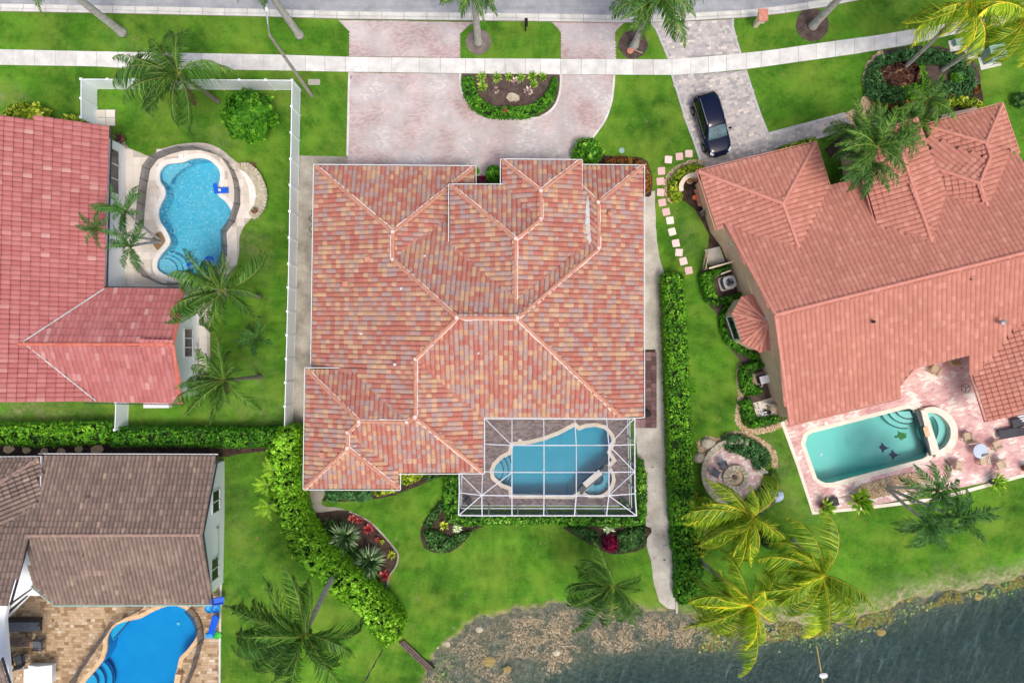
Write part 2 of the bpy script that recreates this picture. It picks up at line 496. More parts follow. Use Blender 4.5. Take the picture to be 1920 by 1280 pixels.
M['copwhite'] = mat('white_coping', C(226, 222, 214), C(240, 237, 231), 0.6, 2.0, fine=0.05, fscale=14)
M['coptan'] = mat('tan_coping', C(206, 170, 128), C(228, 198, 158), 0.6, 3.0, fine=0.1, fscale=10)
M['mulch'] = mat('brown_mulch', C(76, 62, 56), C(106, 90, 84), 0.98, 2.0, 0.9, 0.05, 18, fine=0.3, fscale=16)
M['mulchdark'] = mat('dark_mulch', C(52, 42, 36), C(84, 68, 58), 0.98, 2.0, 0.9, 0.05, 18, fine=0.3, fscale=16)
M['mulchgrey'] = mat('grey_mulch', C(112, 102, 96), C(140, 130, 122), 0.98, 2.0, 0.9, 0.05, 18, fine=0.2, fscale=14)
M['pebble'] = amat('river_pebble', [(0, C(150, 120, 86)), (0.4, C(204, 176, 136)), (0.7, C(222, 200, 168)), (1, C(238, 226, 206))], 0.8, mott=0.1)
M['rock'] = mat('limestone', C(168, 158, 136), C(206, 197, 174), 0.9, 3, 0.6, 0.04, 8, fine=0.12)
M['white'] = mat('white_vinyl', C(240, 246, 252), C(246, 250, 254), 0.4, 1.0)
M['whitepaint'] = mat('white_paint', C(232, 234, 236), None, 0.5)
M['stuccow'] = mat('white_stucco', C(240, 247, 250), C(246, 250, 252), 0.9, 2, 0.3, 0.01, 60)
M['stuccot'] = mat('tan_stucco', C(228, 196, 160), C(240, 212, 178), 0.9, 1.2, 0.3, 0.01, 60)
M['stuccoc'] = mat('cream_stucco', C(226, 206, 178), C(236, 218, 192), 0.9, 1.2, 0.2, 0.01, 60)
M['trim'] = mat('white_trim', C(236, 236, 236), None, 0.5)
M['trimdark'] = mat('dark_trim', C(60, 56, 60), None, 0.5)
M['glass'] = mat('window_glass', C(30, 36, 44), None, 0.06, spec=0.8)
M['black'] = mat('black_metal', C(34, 34, 36), C(44, 44, 47), 0.5, 6)
M['blackmat'] = mat('black_plastic', C(28, 28, 30), None, 0.7)
M['steel'] = mat('galvanised_steel', C(168, 172, 176), C(188, 190, 194), 0.35, 5, metal=0.6)
M['greyalu'] = mat('grey_pole', C(138, 132, 122), C(164, 158, 148), 0.6, 3)
M['aluwhite'] = mat('white_aluminium', C(206, 210, 220), C(224, 227, 234), 0.45, 2)
M['blueplastic'] = mat('blue_plastic', C(14, 96, 214), None, 0.3, spec=0.5)
M['cyanplastic'] = mat('light_blue_plastic', C(40, 160, 226), None, 0.3, spec=0.5)
M['greenplastic'] = mat('green_plastic', C(40, 178, 40), None, 0.35, spec=0.5)
M['utilgreen'] = mat('pale_green_steel', C(142, 176, 164), C(154, 186, 174), 0.5, 3)
M['terra'] = mat('terracotta_pot', C(110, 70, 58), C(138, 92, 76), 0.85, 8)
M['terralight'] = mat('terracotta_block', C(190, 122, 104), C(214, 150, 132), 0.85, 5)
M['orange'] = mat('orange_glaze', C(232, 130, 80), None, 0.6)
M['wicker'] = mat('tan_wicker', C(182, 160, 134), C(208, 188, 162), 0.85, 20, fine=0.15, fscale=30)
M['slingdark'] = mat('charcoal_sling', C(66, 66, 72), C(80, 80, 86), 0.8, 10, fine=0.1)
M['greycush'] = mat('grey_cushion', C(92, 98, 108), C(112, 118, 128), 0.9, 6)
M['wood'] = mat('weathered_wood', C(92, 78, 72), C(122, 106, 98), 0.9, 4, fine=0.2, fscale=12)
M['trunk'] = mat('palm_trunk', C(164, 162, 154), C(196, 193, 184), 0.95, 3.5, 0.5, 0.03, 10, fine=0.12, fscale=9)
M['trunkdark'] = mat('ringed_trunk', C(112, 104, 92), C(146, 138, 124), 0.95, 4, 0.5, 0.03, 10, fine=0.15, fscale=9)
M['bark'] = mat('bark', C(86, 70, 56), C(110, 92, 76), 0.95, 5, 0.6, 0.03, 12)
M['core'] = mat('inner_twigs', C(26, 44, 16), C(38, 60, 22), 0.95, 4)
M['valley'] = mat('zinc_valley', C(170, 166, 164), C(212, 210, 208), 0.6, 3, fine=0.15, fscale=8)
M['mortar'] = mat('mortar', C(222, 196, 184), C(238, 220, 210), 0.9, 6)

KC = 1.5
g_ = lambda a, b, c, d: [(0, C(*a)), (0.4, C(*b)), (0.75, C(*c)), (1, C(*d))]
M['hedgebright'] = amat('bright_hedge_leaf', g_((42, 86, 14), (76, 132, 20), (112, 168, 30), (158, 200, 58)), 0.55, mott=0.1, big=0.1, bigscale=0.8, trans=0.25)
M['hedge'] = amat('hedge_leaf', g_((30, 72, 12), (58, 116, 18), (86, 144, 26), (126, 172, 52)), 0.55, mott=0.1, big=0.1, bigscale=0.8, trans=0.25)
M['ficus'] = amat('ficus_leaf', g_((50, 92, 14), (110, 164, 28), (156, 206, 52), (192, 226, 92)), 0.5, mott=0.12, big=0.12, bigscale=0.9, trans=0.35)
M['clusia'] = amat('clusia_leaf', g_((30, 70, 12), (60, 118, 18), (96, 152, 32), (160, 196, 80)), 0.4, mott=0.1, trans=0.2)
M['yellowleaf'] = amat('yellow_green_leaf', g_((64, 92, 16), (122, 148, 28), (180, 190, 52), (222, 216, 110)), 0.5, mott=0.1, trans=0.25)
M['croton'] = amat('croton_leaf', g_((84, 50, 26), (140, 78, 34), (110, 110, 40), (206, 126, 60)), 0.5, mott=0.15, trans=0.2)
M['darkshrub'] = amat('dark_shrub_leaf', g_((32, 62, 26), (50, 92, 38), (76, 118, 54), (112, 146, 84)), 0.6, mott=0.15, trans=0.2)
M['juniper'] = amat('juniper_leaf', g_((34, 70, 34), (56, 100, 52), (82, 128, 70), (120, 156, 100)), 0.7, mott=0.1, trans=0.15)
M['brownfrond'] = amat('dead_frond', g_((52, 34, 28), (84, 56, 46), (112, 80, 66), (150, 116, 92)), 0.9, mott=0.1)
M['redleaf'] = amat('red_bromeliad_leaf', g_((88, 20, 30), (142, 44, 54), (174, 78, 76), (206, 140, 112)), 0.45, mott=0.1, trans=0.2)
M['magenta'] = amat('magenta_leaf', g_((66, 6, 28), (112, 14, 50), (146, 28, 70), (180, 60, 100)), 0.45, mott=0.1, trans=0.2)
M['variegated'] = amat('variegated_leaf', g_((70, 52, 60), (104, 84, 86), (150, 132, 120), (214, 204, 180)), 0.5, mott=0.1)
M['silverleaf'] = amat('silver_leaf', g_((120, 146, 96), (170, 190, 140), (206, 216, 176), (230, 236, 208)), 0.5, mott=0.1)
M['spikegreen'] = amat('spiky_green_leaf', g_((46, 84, 20), (92, 132, 36), (140, 172, 62), (196, 206, 104)), 0.5, mott=0.1, trans=0.2)
M['crinum'] = amat('strap_leaf', g_((38, 62, 34), (66, 96, 54), (100, 130, 82), (168, 180, 140)), 0.5, mott=0.1, trans=0.15)
KC = 1.35
M['palmgreen'] = amat('green_frond', g_((40, 74, 22), (68, 112, 38), (104, 146, 62), (150, 156, 80)), 0.45, mott=0.08, trans=0.3, each=.35)
M['palmdark'] = amat('dark_green_frond', g_((32, 66, 26), (54, 102, 40), (82, 134, 60), (112, 142, 70)), 0.45, mott=0.08, trans=0.3, each=.35)
KC = 1.65
M['palmyellow'] = amat('golden_frond', g_((66, 100, 20), (122, 154, 32), (184, 194, 54), (232, 198, 76)), 0.45, mott=0.1, trans=0.3, each=.45)
KC = 1.35
M['palmlime'] = amat('lime_frond', g_((80, 124, 20), (132, 180, 40), (176, 212, 66), (190, 204, 84)), 0.45, mott=0.1, trans=0.35, each=.25)
KC = 1.0
M['pad'] = amat('lily_pad', g_((52, 96, 36), (84, 132, 54), (124, 164, 78), (176, 180, 96)), 0.5, mott=0.05)
M['weed'] = amat('water_weed', g_((134, 118, 88), (172, 152, 120), (204, 180, 148), (222, 204, 174)), 0.9, mott=0.1)

KC = 0.84
main_stops = [(0, C(192, 120, 106)), (0.15, C(198, 130, 112)), (0.32, C(194, 140, 125)), (0.46, C(184, 154, 148)), (0.64, C(192, 160, 148)), (0.77, C(206, 162, 130)), (0.90, C(212, 174, 142))]
M['tilemain'] = amat('blended_clay_tile', main_stops, 0.75, 'CONSTANT', mott=0.2, mscale=8, big=0.06)
M['capmain'] = mat('ridge_clay', C(204, 140, 116), C(220, 164, 138), 0.75, 3, fine=0.08)
KC = 0.93
M['tileright'] = amat('terracotta_tile', [(0, C(192, 128, 111)), (0.8, C(201, 137, 119)), (1, C(210, 150, 133))], 0.75, mott=0.06, mscale=3, big=0.05)
M['capright'] = mat('terracotta_ridge', C(208, 136, 118), C(220, 154, 138), 0.75, 3, fine=0.06)
KC = 0.86
M['tileleft'] = amat('rose_tile', [(0, C(186, 110, 107)), (0.6, C(194, 122, 119)), (0.93, C(200, 131, 128)), (1, C(212, 160, 155))], 0.7, mott=0.1, mscale=3, big=0.06)
M['capleft'] = mat('rose_ridge', C(212, 110, 92), C(226, 136, 114), 0.75, 3)
M['tilebrown'] = amat('brown_tile', [(0, C(136, 118, 109)), (0.6, C(149, 129, 118)), (0.95, C(160, 140, 127)), (1, C(182, 158, 140))], 0.8, mott=0.12, mscale=3, big=0.1)
M['capbrown'] = mat('brown_ridge', C(160, 132, 118), C(182, 156, 142), 0.8, 3)
M['under'] = mat('roof_underlay', C(120, 76, 66), None, 0.9)
M['underbrown'] = mat('dark_underlay', C(70, 58, 54), None, 0.9)
# ------------------------------------------------------------------ outlines traced from the photograph (pixels)
POOL_L = [(300, 328), (304, 317), (316, 308), (343, 305), (356, 299.5), (373, 297), (390, 299.5), (404.6, 310), (413, 324), (412, 341), (408, 355.5), (411, 368), (423.6, 378.7), (433, 393.5), (433, 406), (423.6, 429), (419.4, 446), (423.6, 469), (419.4, 492.6), (402.5, 511.6), (368.8, 522), (326.6, 520), (301, 509.5), (295, 497), (301, 480), (318, 459), (319, 446), (311.8, 431), (301, 414.6), (298, 397.7), (303.4, 381), (310.8, 366), (309.7, 353.4), (302, 341)]
POOL_M = [(962.5, 835.5), (993, 832), (1021.5, 825), (1047.8, 814.7), (1077.3, 799.4), (1085, 807), (1098, 801.6), (1115.6, 799.4), (1133, 803.7), (1144, 817), (1146.5, 826), (1143, 836), (1137.4, 847.5), (1147, 862), (1136, 873.5), (1088, 919), (1073, 927.3), (961.4, 926), (959, 912), (942.8, 906.5), (927.5, 893.4), (925.3, 882.5), (929.7, 871.5), (942.8, 858.4), (959, 850.8)]
SPA_M = [(1138.5, 877), (1144, 884), (1147, 893), (1146.5, 902), (1143, 911), (1137.4, 919.6), (1129, 925), (1120, 927.3), (1110, 927.5), (1102.4, 926), (1092, 920)]
POOL_R = [(1508.8, 832.5), (1513.8, 816), (1522.5, 811), (1667.5, 773.8), (1695, 767), (1704, 765.5), (1712, 768.5), (1720, 785), (1738.8, 845), (1737.5, 853.8), (1730, 859), (1560, 903.8), (1548, 904.5), (1538, 901), (1531, 895)]
SPA_R = [(1733.8, 772.5), (1744, 773), (1755, 776), (1765, 783.5), (1772.5, 792.5), (1776.5, 801), (1777.5, 810), (1776, 819), (1772.5, 827.5), (1766, 836), (1756, 842.5)]
POOL_B = [(159, 1280), (181, 1254), (194.8, 1235.8), (201.6, 1215), (202.8, 1194.6), (210.8, 1178.5), (229, 1166), (263.5, 1158), (288.7, 1145), (311.6, 1136), (332, 1135), (350.6, 1143), (364, 1158), (371, 1178.5), (367.8, 1194.6), (353, 1215), (338, 1231), (333.4, 1249.6), (330, 1263), (330, 1282), (318, 1310), (250, 1330), (180, 1320), (152, 1298)]
WL = xy(cr(POOL_L, 3)); WM = xy(POOL_M); WSM = xy(cr(SPA_M, 3, False)); WR = xy(POOL_R); WSR = xy(cr(SPA_R, 3, False)); WB = xy(cr(POOL_B, 4))
HOLE_M = offset(xy([p for p in POOL_M[:14]] + [(1148, 870), (1152, 893), (1149, 908), (1141, 923), (1128, 931), (1110, 932), (1095, 926), (1073, 930)] + POOL_M[17:]), 0.06)
HOLE_R = offset(xy([p for p in POOL_R[:12]] + [(1730, 760), (1757, 766), (1778, 785), (1785, 808), (1779, 832), (1760, 850), (1745, 853)] + [(1736, 858)] + POOL_R[10:]) if False else xy(POOL_R[:5] + [(1730, 762), (1757, 767), (1778, 786), (1785, 809), (1779, 832), (1762, 849), (1742, 853)] + POOL_R[9:]), 0.06)
HOLE_L = offset(WL, 0.06); HOLE_B = offset(WB, 0.06)

# ------------------------------------------------------------------ ground and lake
S1U = [600, 740, 775, 795, 812, 840, 880, 930, 1000, 1060, 1100, 1150, 1220, 1268, 1330, 1400, 1500, 1560, 1600, 1640, 1700, 1760, 1830, 1920, 2100, 3000]
S1V = [1900, 1500, 1330, 1268, 1228, 1200, 1166, 1150, 1136, 1132, 1131, 1140, 1141, 1147, 1155, 1163, 1171, 1172, 1165, 1153, 1128, 1112, 1106, 1084, 1050, 900]
S2U = [600, 800, 860, 900, 960, 1040, 1100, 1200, 1300, 1400, 1440, 1500, 1560, 1680, 1750, 1830, 1920, 2100, 3000]
S2V = [2200, 1440, 1390, 1350, 1305, 1266, 1242, 1218, 1216, 1214, 1202, 1196, 1192, 1166, 1138, 1126, 1100, 1064, 914]
K0 = H / F
def lake_d(x, y):
    u = 960 + x / K0; v = 640 - y / K0
    s1 = np.interp(u, S1U, S1V); s2 = np.interp(u, S2U, S2V)
    wob = 0.12 * sin(x * 2.1 + 1) + 0.09 * sin(x * 4.7)
    return (v - s1) * K0 + wob, max((s2 - s1) * K0, 0.4)
def zf(x, y):
    d, w = lake_d(x, y)
    if d < -1.0: return 0.0
    if d < 0: t = d + 1; return -0.30 * t * t
    if d < w: return -0.30 - 0.34 * d / w - 0.04
    return max(-0.68 - 0.5 * (d - w), -2.8)
LZ = -0.33
ext = []
for x in np.arange(-14, 62, 0.4):
    u = 960 + x / K0
    v1 = float(np.interp(u, S1U, S1V)); y1 = (640 - v1) * K0
    for dy in (1.6, 1.0, 0.75, 0.5, 0.25, 0.0, -0.4, -0.8, -1.2, -1.7, -2.3, -3.0, -3.8, -4.7, -6.0, -7.5):
        if y1 + dy > -60: ext.append((x + RND.uniform(-.1, .1), y1 + dy))
for x in np.arange(-20, 120, 6.0):
    for y in np.arange(-110, -22, 6.0):
        if lake_d(x, y)[0] > 8: ext.append((x, y))
for x in np.arange(-42, 43, 1.5):
    for y in np.arange(-19, 28, 1.5): ext.append((x + .13, y + .17))
big = [(-400, -400), (400, -400), (400, 400), (-400, 400)]
vs, ts = cdt(big, [HOLE_L, HOLE_M, HOLE_R, HOLE_B], None, ext)
ground = struct(mk('ground', [(x, y, zf(x, y)) for x, y in vs], ts, M['lawn'], smooth=True))
bank = []; bed = []
for x, y in vs:
    d, w = lake_d(x, y); u = 960 + x / K0
    amt = float(np.interp(u, [800, 1150, 1300, 1400, 1500, 2000], [0.0, 0.05, 0.5, 0.9, 1, 1]))
    reach = float(np.interp(u, [1200, 1350, 1500, 1700, 1920], [0.5, 1.2, 2.2, 1.8, 1.7]))
    bank.append(amt * max(0.0, min(1.0, (d + reach) / reach * 1.3)) if d > -reach else 0.0)
    bed.append(max(0.0, min(1.0, (d + 0.25) / 0.4)))
me = ground.data
WORN = [(14, 185, 26, 26, 1), (60, 772, 110, 14, .9), (455, 430, 24, 40, .8), (478, 480, 22, 30, .7), (360, 795, 140, 12, .7), (480, 770, 60, 24, .5), (300, 195, 40, 18, .5), (240, 115, 40, 12, .4), (1480, 905, 26, 40, .6), (1440, 835, 40, 26, .6),
        (1312, 440, 22, 50, .6), (420, 250, 40, 20, .5), (490, 700, 22, 26, .6), (450, 1000, 26, 90, .35), (1540, 960, 40, 14, .5), (1850, 300, 50, 60, .3), (235, 65, 14, 12, .8), (600, 985, 20, 20, .4), (540, 190, 16, 40, .5), (660, 230, 12, 60, .2)]
worn = []
for x, y in vs:
    u, v = 960 + x / K0, 640 - y / K0
    worn.append(min(1.0, sum(a_ * math.exp(-((u - cu) / su) ** 2 - ((v - cv) / sv) ** 2) for cu, cv, su, sv, a_ in WORN)))
for nm, arr in (('bank', bank), ('bed', bed), ('worn', worn)):
    at = me.attributes.new(nm, 'FLOAT', 'POINT'); at.data.foreach_set('value', np.array(arr, dtype=np.float32))

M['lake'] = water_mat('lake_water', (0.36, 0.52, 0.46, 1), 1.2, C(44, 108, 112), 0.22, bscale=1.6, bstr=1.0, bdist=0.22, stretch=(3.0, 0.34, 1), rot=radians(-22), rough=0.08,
                      glint=(0.52, 0.70, 0.42, C(106, 142, 144)))  # light streaks on the ripples are put into the water colour
lp = []
for u in range(560, 2960, 30):
    x = (u - 960) * K0; lp.append((x, (640 - float(np.interp(u, S1U, S1V))) * K0 + 0.6))
b = MB(); b.prism(lp + [(lp[-1][0], -110), (lp[0][0], -110)], -4.5, LZ)
struct(b.build('lake_water', M['lake']))

# ------------------------------------------------------------------ road, kerb, sidewalk
CURB_T = [(-300, 0), (0, 7.5), (250, 12), (520, 18), (650, 22), (1000, 26), (1160, 29), (1250, 27.5), (1400, 19), (1480, 10), (1560, -3), (1650, -22), (1800, -60), (2100, -150)]
CT = xy(CURB_T)
CB = xy([(u, v + 15) for u, v in CURB_T])
CM = xy([(u, v + 7) for u, v in CURB_T])
FAR = [(p[0], p[1] + 7.6) for p in CT]
struct(slab('road', CT + FAR[::-1], 0.008, M['asphalt']))
def walkband(name, top, bot, n_at, z, parent=None):
    pass
tu, tv = zip(*CURB_T)
curb = struct(slab('kerb', CT + CB[::-1], 0.012, M['joint']))
xs = list(np.arange(-40, 1700, 42.0))
for i in range(len(xs) - 1):
    a, b_ = xs[i] + 0.35, xs[i + 1] - 0.35
    f = lambda u, d: tuple(P(u, float(np.interp(u, tu, tv)) + d))[:2]
    # gutter pan slopes into a rolled kerb
    m_ = MB()
    cols = [(0, .016), (7, .022), (10, .08), (14.6, .10)]
    V = []
    for uu in (a, (a + b_) / 2, b_):
        for d, z in cols: V.append((*f(uu, d), z))
    Fc = []
    for q in range(2):
        for k in range(3): Fc.append((q * 4 + k, q * 4 + k + 1, (q + 1) * 4 + k + 1, (q + 1) * 4 + k))
    m_.add(V, [tuple(reversed(x)) for x in Fc])
    m_.build('kerb_stone', M['curb'], curb)

SW_T = [(-60, 91), (0, 93), (180, 97), (520, 103), (650, 107), (870, 110), (1050, 111), (1250, 112), (1310, 108), (1385, 101), (1450, 94), (1560, 78), (1650, 66), (1770, 45), (1850, 30), (1960, 4)]
SW_B = [(-60, 120), (0, 122), (180, 125), (250, 129), (520, 132.5), (650, 135), (870, 138), (1050, 140), (1260, 141), (1310, 138.5), (1400, 130), (1500, 116), (1600, 102), (1700, 85), (1800, 62), (1960, 32)]
sw = struct(slab('sidewalk', xy(SW_T) + xy(SW_B)[::-1], 0.012, M['joint'], thick=0.01))
tu2, tv2 = zip(*SW_T); bu2, bv2 = zip(*SW_B)
joints = [-60, -22, 25, 65, 104, 143, 182, 221, 260, 300, 339, 378, 417, 456, 495, 535, 573, 609, 648, 690, 735, 786, 826, 873, 909, 947, 985, 1013, 1051, 1090, 1136, 1187, 1225, 1260, 1295, 1328, 1362, 1399, 1427, 1462, 1497, 1530, 1566, 1602, 1640, 1680, 1718, 1756, 1795, 1835, 1875, 1915, 1955]
for i in range(len(joints) - 1):
    a, b_ = joints[i] + 0.3, joints[i + 1] - 0.3
    g = lambda u, A, B: tuple(P(u, float(np.interp(u, A, B))))[:2]
    m_ = MB(); z = 0.035 + RND.uniform(-.004, .004)
    m_.prism([g(a, bu2, bv2), g((a + b_) / 2, bu2, bv2), g(b_, bu2, bv2), g(b_, tu2, tv2), g((a + b_) / 2, tu2, tv2), g(a, tu2, tv2)], 0.0, z, r=RND.random())
    m_.build('sidewalk_slab', M['walk'], sw, rnd=True)

# ------------------------------------------------------------------ pavers
def pave(name, parent, poly, holes, w, l, z, m, ang=0.0, gap=0.012, indiv=0, brick=True, big=None, jitter=0.004, thick=0.05, mixsize=False):
    """pavers laid in running bond over an area; the largest-showing ones as parts, the rest joined"""
    a = np.array([q[:2] for q in poly]); c0 = a.mean(0)
    ca, sa = cos(ang), sin(ang)
    loc = (a - c0) @ np.array([[ca, -sa], [sa, ca]])
    mn, mx = loc.min(0), loc.max(0)
    ps = []; j = 0; y = mn[1]
    while y < mx[1]:
        x = mn[0] - (w / 2 if (brick and j % 2) else 0) - (RND.random() * w if mixsize else 0)
        while x < mx[0] + w:
            ww = w * RND.choice((0.6, 1, 1, 1.5)) if mixsize else w
            ps.append((x + ww / 2, y + l / 2, ww)); x += ww
        y += l; j += 1
    ps = np.array(ps)
    wc = ps[:, :2] @ np.array([[ca, sa], [-sa, ca]]) + c0
    k = inpoly(wc, poly) & (edge_dist(wc, poly) > min(w, l) * 0.25)
    for h in holes: k &= ~inpoly(wc, h)
    wc = wc[k]; ww = ps[k, 2]; n = len(wc)
    if n == 0: return
    r = NP.random(n)
    if big is not None: r = np.clip(big(wc, r), 0, 1)
    zt = z + NP.uniform(-jitter, jitter, n)
    hx = (ww - gap) / 2; hy = (l - gap) / 2
    ni = min(indiv, n)
    order = np.argsort(-ww) if mixsize else np.arange(n)
    order = NP.permutation(n) if not mixsize else order
    ii = order[:ni]; rest = order[ni:]
    pb = base_of(parent)
    if ni:
        cache = {}
        for q in ii:
            key = (round(float(ww[q]), 3), int(r[q] * 8))
            me = cache.get(key)
            if me is None:
                b = MB(); X, Y = (key[0] - gap) / 2, hy
                e = 0.008
                V = [(-X, -Y, -thick), (X, -Y, -thick), (X, Y, -thick), (-X, Y, -thick), (-X, -Y, -e), (X, -Y, -e), (X, Y, -e), (-X, Y, -e), (-X + e, -Y + e, 0), (X - e, -Y + e, 0), (X - e, Y - e, 0), (-X + e, Y - e, 0)]
                Fc = [(8, 9, 10, 11)] + [(4 + i, 4 + (i + 1) % 4, 8 + (i + 1) % 4, 8 + i) for i in range(4)] + [(i, (i + 1) % 4, 4 + (i + 1) % 4, 4 + i) for i in range(4)]
                b.add(V, Fc, (key[1] + 0.5) / 8)
                o = b.build(name, m, rnd=True); me = o.data; bpy.data.objects.remove(o); cache[key] = me
            Mx = Matrix.Translation(Vector((wc[q, 0], wc[q, 1], zt[q])) - pb) @ Matrix.Rotation(ang, 4, 'Z')
            inst(name, me, parent, Mx)
    if len(rest):
        c = wc[rest]; X = hx[rest]; Y = np.full(len(rest), hy); Z = zt[rest]
        def cor(sx, sy, zz):
            lx = sx * X; ly = sy * Y
            return np.c_[c[:, 0] + lx * ca - ly * sa, c[:, 1] + lx * sa + ly * ca, zz]
        T = [cor(-1, -1, Z), cor(1, -1, Z), cor(1, 1, Z), cor(-1, 1, Z)]
        Bt = [np.c_[t[:, :2], Z - thick] for t in T]
        Q = [np.stack(T, 1)]
        for i in range(4):
            jn = (i + 1) % 4
            Q.append(np.stack([Bt[i], Bt[jn], T[jn], T[i]], 1))
        o = mkq(name + 's', np.concatenate(Q), m, parent, rnd=np.tile(r[rest], 5))
        o['kind'] = 'stuff'
        return o

def area_noise(scale, lo, hi):
    return lambda c, r: np.array([r[i] * (hi - lo) + lo + 0.9 * (NZ.noise(Vector((c[i, 0] * scale, c[i, 1] * scale, 3.1)))) for i in range(len(r))])

# pink driveway: two aprons and the horseshoe
ISL = [(863, 138.5), (863, 158), (869, 180), (884, 202), (904, 216), (922, 222), (1000, 222), (1016, 218), (1032, 208), (1043, 194), (1049, 176), (1051.5, 157), (1051.5, 140)]
DRIVE = [(655, 136), (863, 138.5)] + ISL[1:] + [(1151.5, 141), (1150, 165), (1146, 192), (1136, 222), (1119, 248), (1097, 274), (1066, 297), (1044, 312), (1044, 330), (885, 330), (885, 320), (651, 322), (651, 292)]
APR1 = [(634, 38), (643, 46), (655, 60), (655, 106), (863, 109), (863, 62), (876, 51), (889, 42)]
APR2 = [(1034, 42), (1044, 52), (1052, 62), (1052, 110), (1154, 111), (1153, 62), (1161, 51), (1172, 43)]
drv = struct(slab('driveway', rough_edge(xy(DRIVE), 0.0, 0.5), 0.014, M['pinkbase'], thick=0.012))
pave('driveway_paver', drv, xy(DRIVE), [], 0.235, 0.118, 0.026, M['pink'], 0, 0.01, big=area_noise(0.45, 0.25, 0.75))
for ap in (APR1, APR2):
    d2 = struct(slab('driveway_apron', xy(ap), 0.014, M['pinkbase'], thick=0.012))
    pave('driveway_paver', d2, xy(ap), [], 0.235, 0.118, 0.026, M['pink'], 0, 0.01, big=area_noise(0.45, 0.15, 0.65))
# concrete edge courses of the horseshoe
for line in ([(655, 136), (653.5, 200), (651.5, 292)], cr([(1151.5, 141), (1150, 165), (1146, 192), (1136, 222), (1119, 248), (1097, 274), (1066, 297), (1046, 310)], 4, False), cr(ISL, 3, False)):
    pl = strip_poly(xy(line), 0.16)
    slab('edge_course', pl, 0.036, M['curb'], thick=0.03, parent=drv)

GREY = [(1260, 141), (1272, 178), (1285, 222), (1300, 262), (1311, 294), (1322, 330), (1450, 300), (1448, 283), (1540, 258), (1600, 238), (1584, 213), (1440, 251), (1425, 215), (1410, 170), (1398, 132), (1310, 139)]
GAPR = [(1222, 43), (1232, 58), (1241, 80), (1254, 111), (1310, 107), (1388, 100), (1379, 72), (1373, 48), (1374, 36), (1300, 40)]
gd = struct(slab('neighbour_driveway', xy(GREY), 0.014, M['greybase'], thick=0.012))
pave('driveway_paver', gd, xy(GREY), [], 0.29, 0.20, 0.028, M['grey'], radians(16), 0.012, mixsize=True)
g2 = struct(slab('neighbour_apron', xy(GAPR), 0.014, M['greybase'], thick=0.012))
pave('driveway_paver', g2, xy(GAPR), [], 0.29, 0.20, 0.028, M['grey'], radians(2), 0.012, mixsize=True)
for ln in ([(1440, 251), (1584, 213)], [(1260, 141), (1272, 178), (1285, 222), (1300, 262), (1311, 294), (1322, 330)], [(1398, 132), (1410, 170), (1425, 215), (1440, 251)]):
    slab('edge_course', strip_poly(xy(ln), 0.17), 0.037, M['edgegrey'], thick=0.03, parent=gd)
for ln in ([(1222, 43), (1232, 58), (1241, 80), (1254, 111)], [(1388, 100), (1379, 72), (1373, 48), (1374, 36)]):
    slab('edge_course', strip_poly(xy(ln), 0.17), 0.037, M['edgegrey'], thick=0.03, parent=g2)

# concrete paths beside the main house
struct(slab('concrete_path', rough_edge(xy([(562, 292), (651, 294), (651, 320), (592, 320), (588, 500), (585, 690), (574, 700), (572, 910), (577, 940), (560, 930), (549, 840), (550, 800), (556, 500)]), 0.02, 0.6), 0.016, M['pathdark'], thick=0.014))
EP = [(1200, 362), (1228, 358), (1229, 400), (1231, 450), (1238, 490), (1246, 512), (1249, 600), (1253, 700), (1257, 790), (1261, 880), (1264, 960), (1266, 1050), (1268, 1142), (1252, 1140), (1236, 1128), (1226, 1095), (1220, 1050), (1213, 1022), (1211, 970), (1208, 900), (1196, 860), (1190, 800), (1200, 640)]
struct(slab('concrete_path', rough_edge(xy(EP), 0.03, 0.5), 0.018, M['pathconc'], thick=0.016))
pad = struct(slab('brick_pad', xy([(1200, 655), (1229, 655), (1231, 802), (1190, 802), (1190, 770), (1200, 770)]), 0.026, M['mulchdark'], thick=0.02))
pave('brick_paver', pad, xy([(1200, 655), (1229, 655), (1231, 802), (1190, 802), (1190, 770), (1200, 770)]), [], 0.42, 0.34, 0.045, M['redpad'], 0, 0.02, indiv=300, brick=False)
struct(slab('concrete_path', rough_edge(cr(xy([(574, 912), (604, 914), (608, 925), (603, 942), (612, 949), (640, 952), (652, 962), (630, 975), (610, 972), (592, 960), (576, 945), (570, 930)]), 3), 0.02, 0.5), 0.020, M['pathdark'], thick=0.018))
struct(slab('stepping_slab', xy([(181, 206), (217, 205), (217, 236), (181, 237)]), 0.03, M['joint'], thick=0.03))
_ss = bpy.data.objects['stepping_slab']; _ss.name = 'concrete_pad'
for (a, b_, c, d) in ((182, 206.5, 198.6, 220.6), (199.4, 206.5, 216, 220.6), (182, 221.4, 198.6, 236), (199.4, 221.4, 216, 236)):
    m_ = MB(); m_.prism(xy([(a, b_), (c, b_), (c, d), (a, d)]), 0.01, 0.045, r=RND.random()); m_.build('pad_slab', M['deckcream'], _ss, rnd=True)

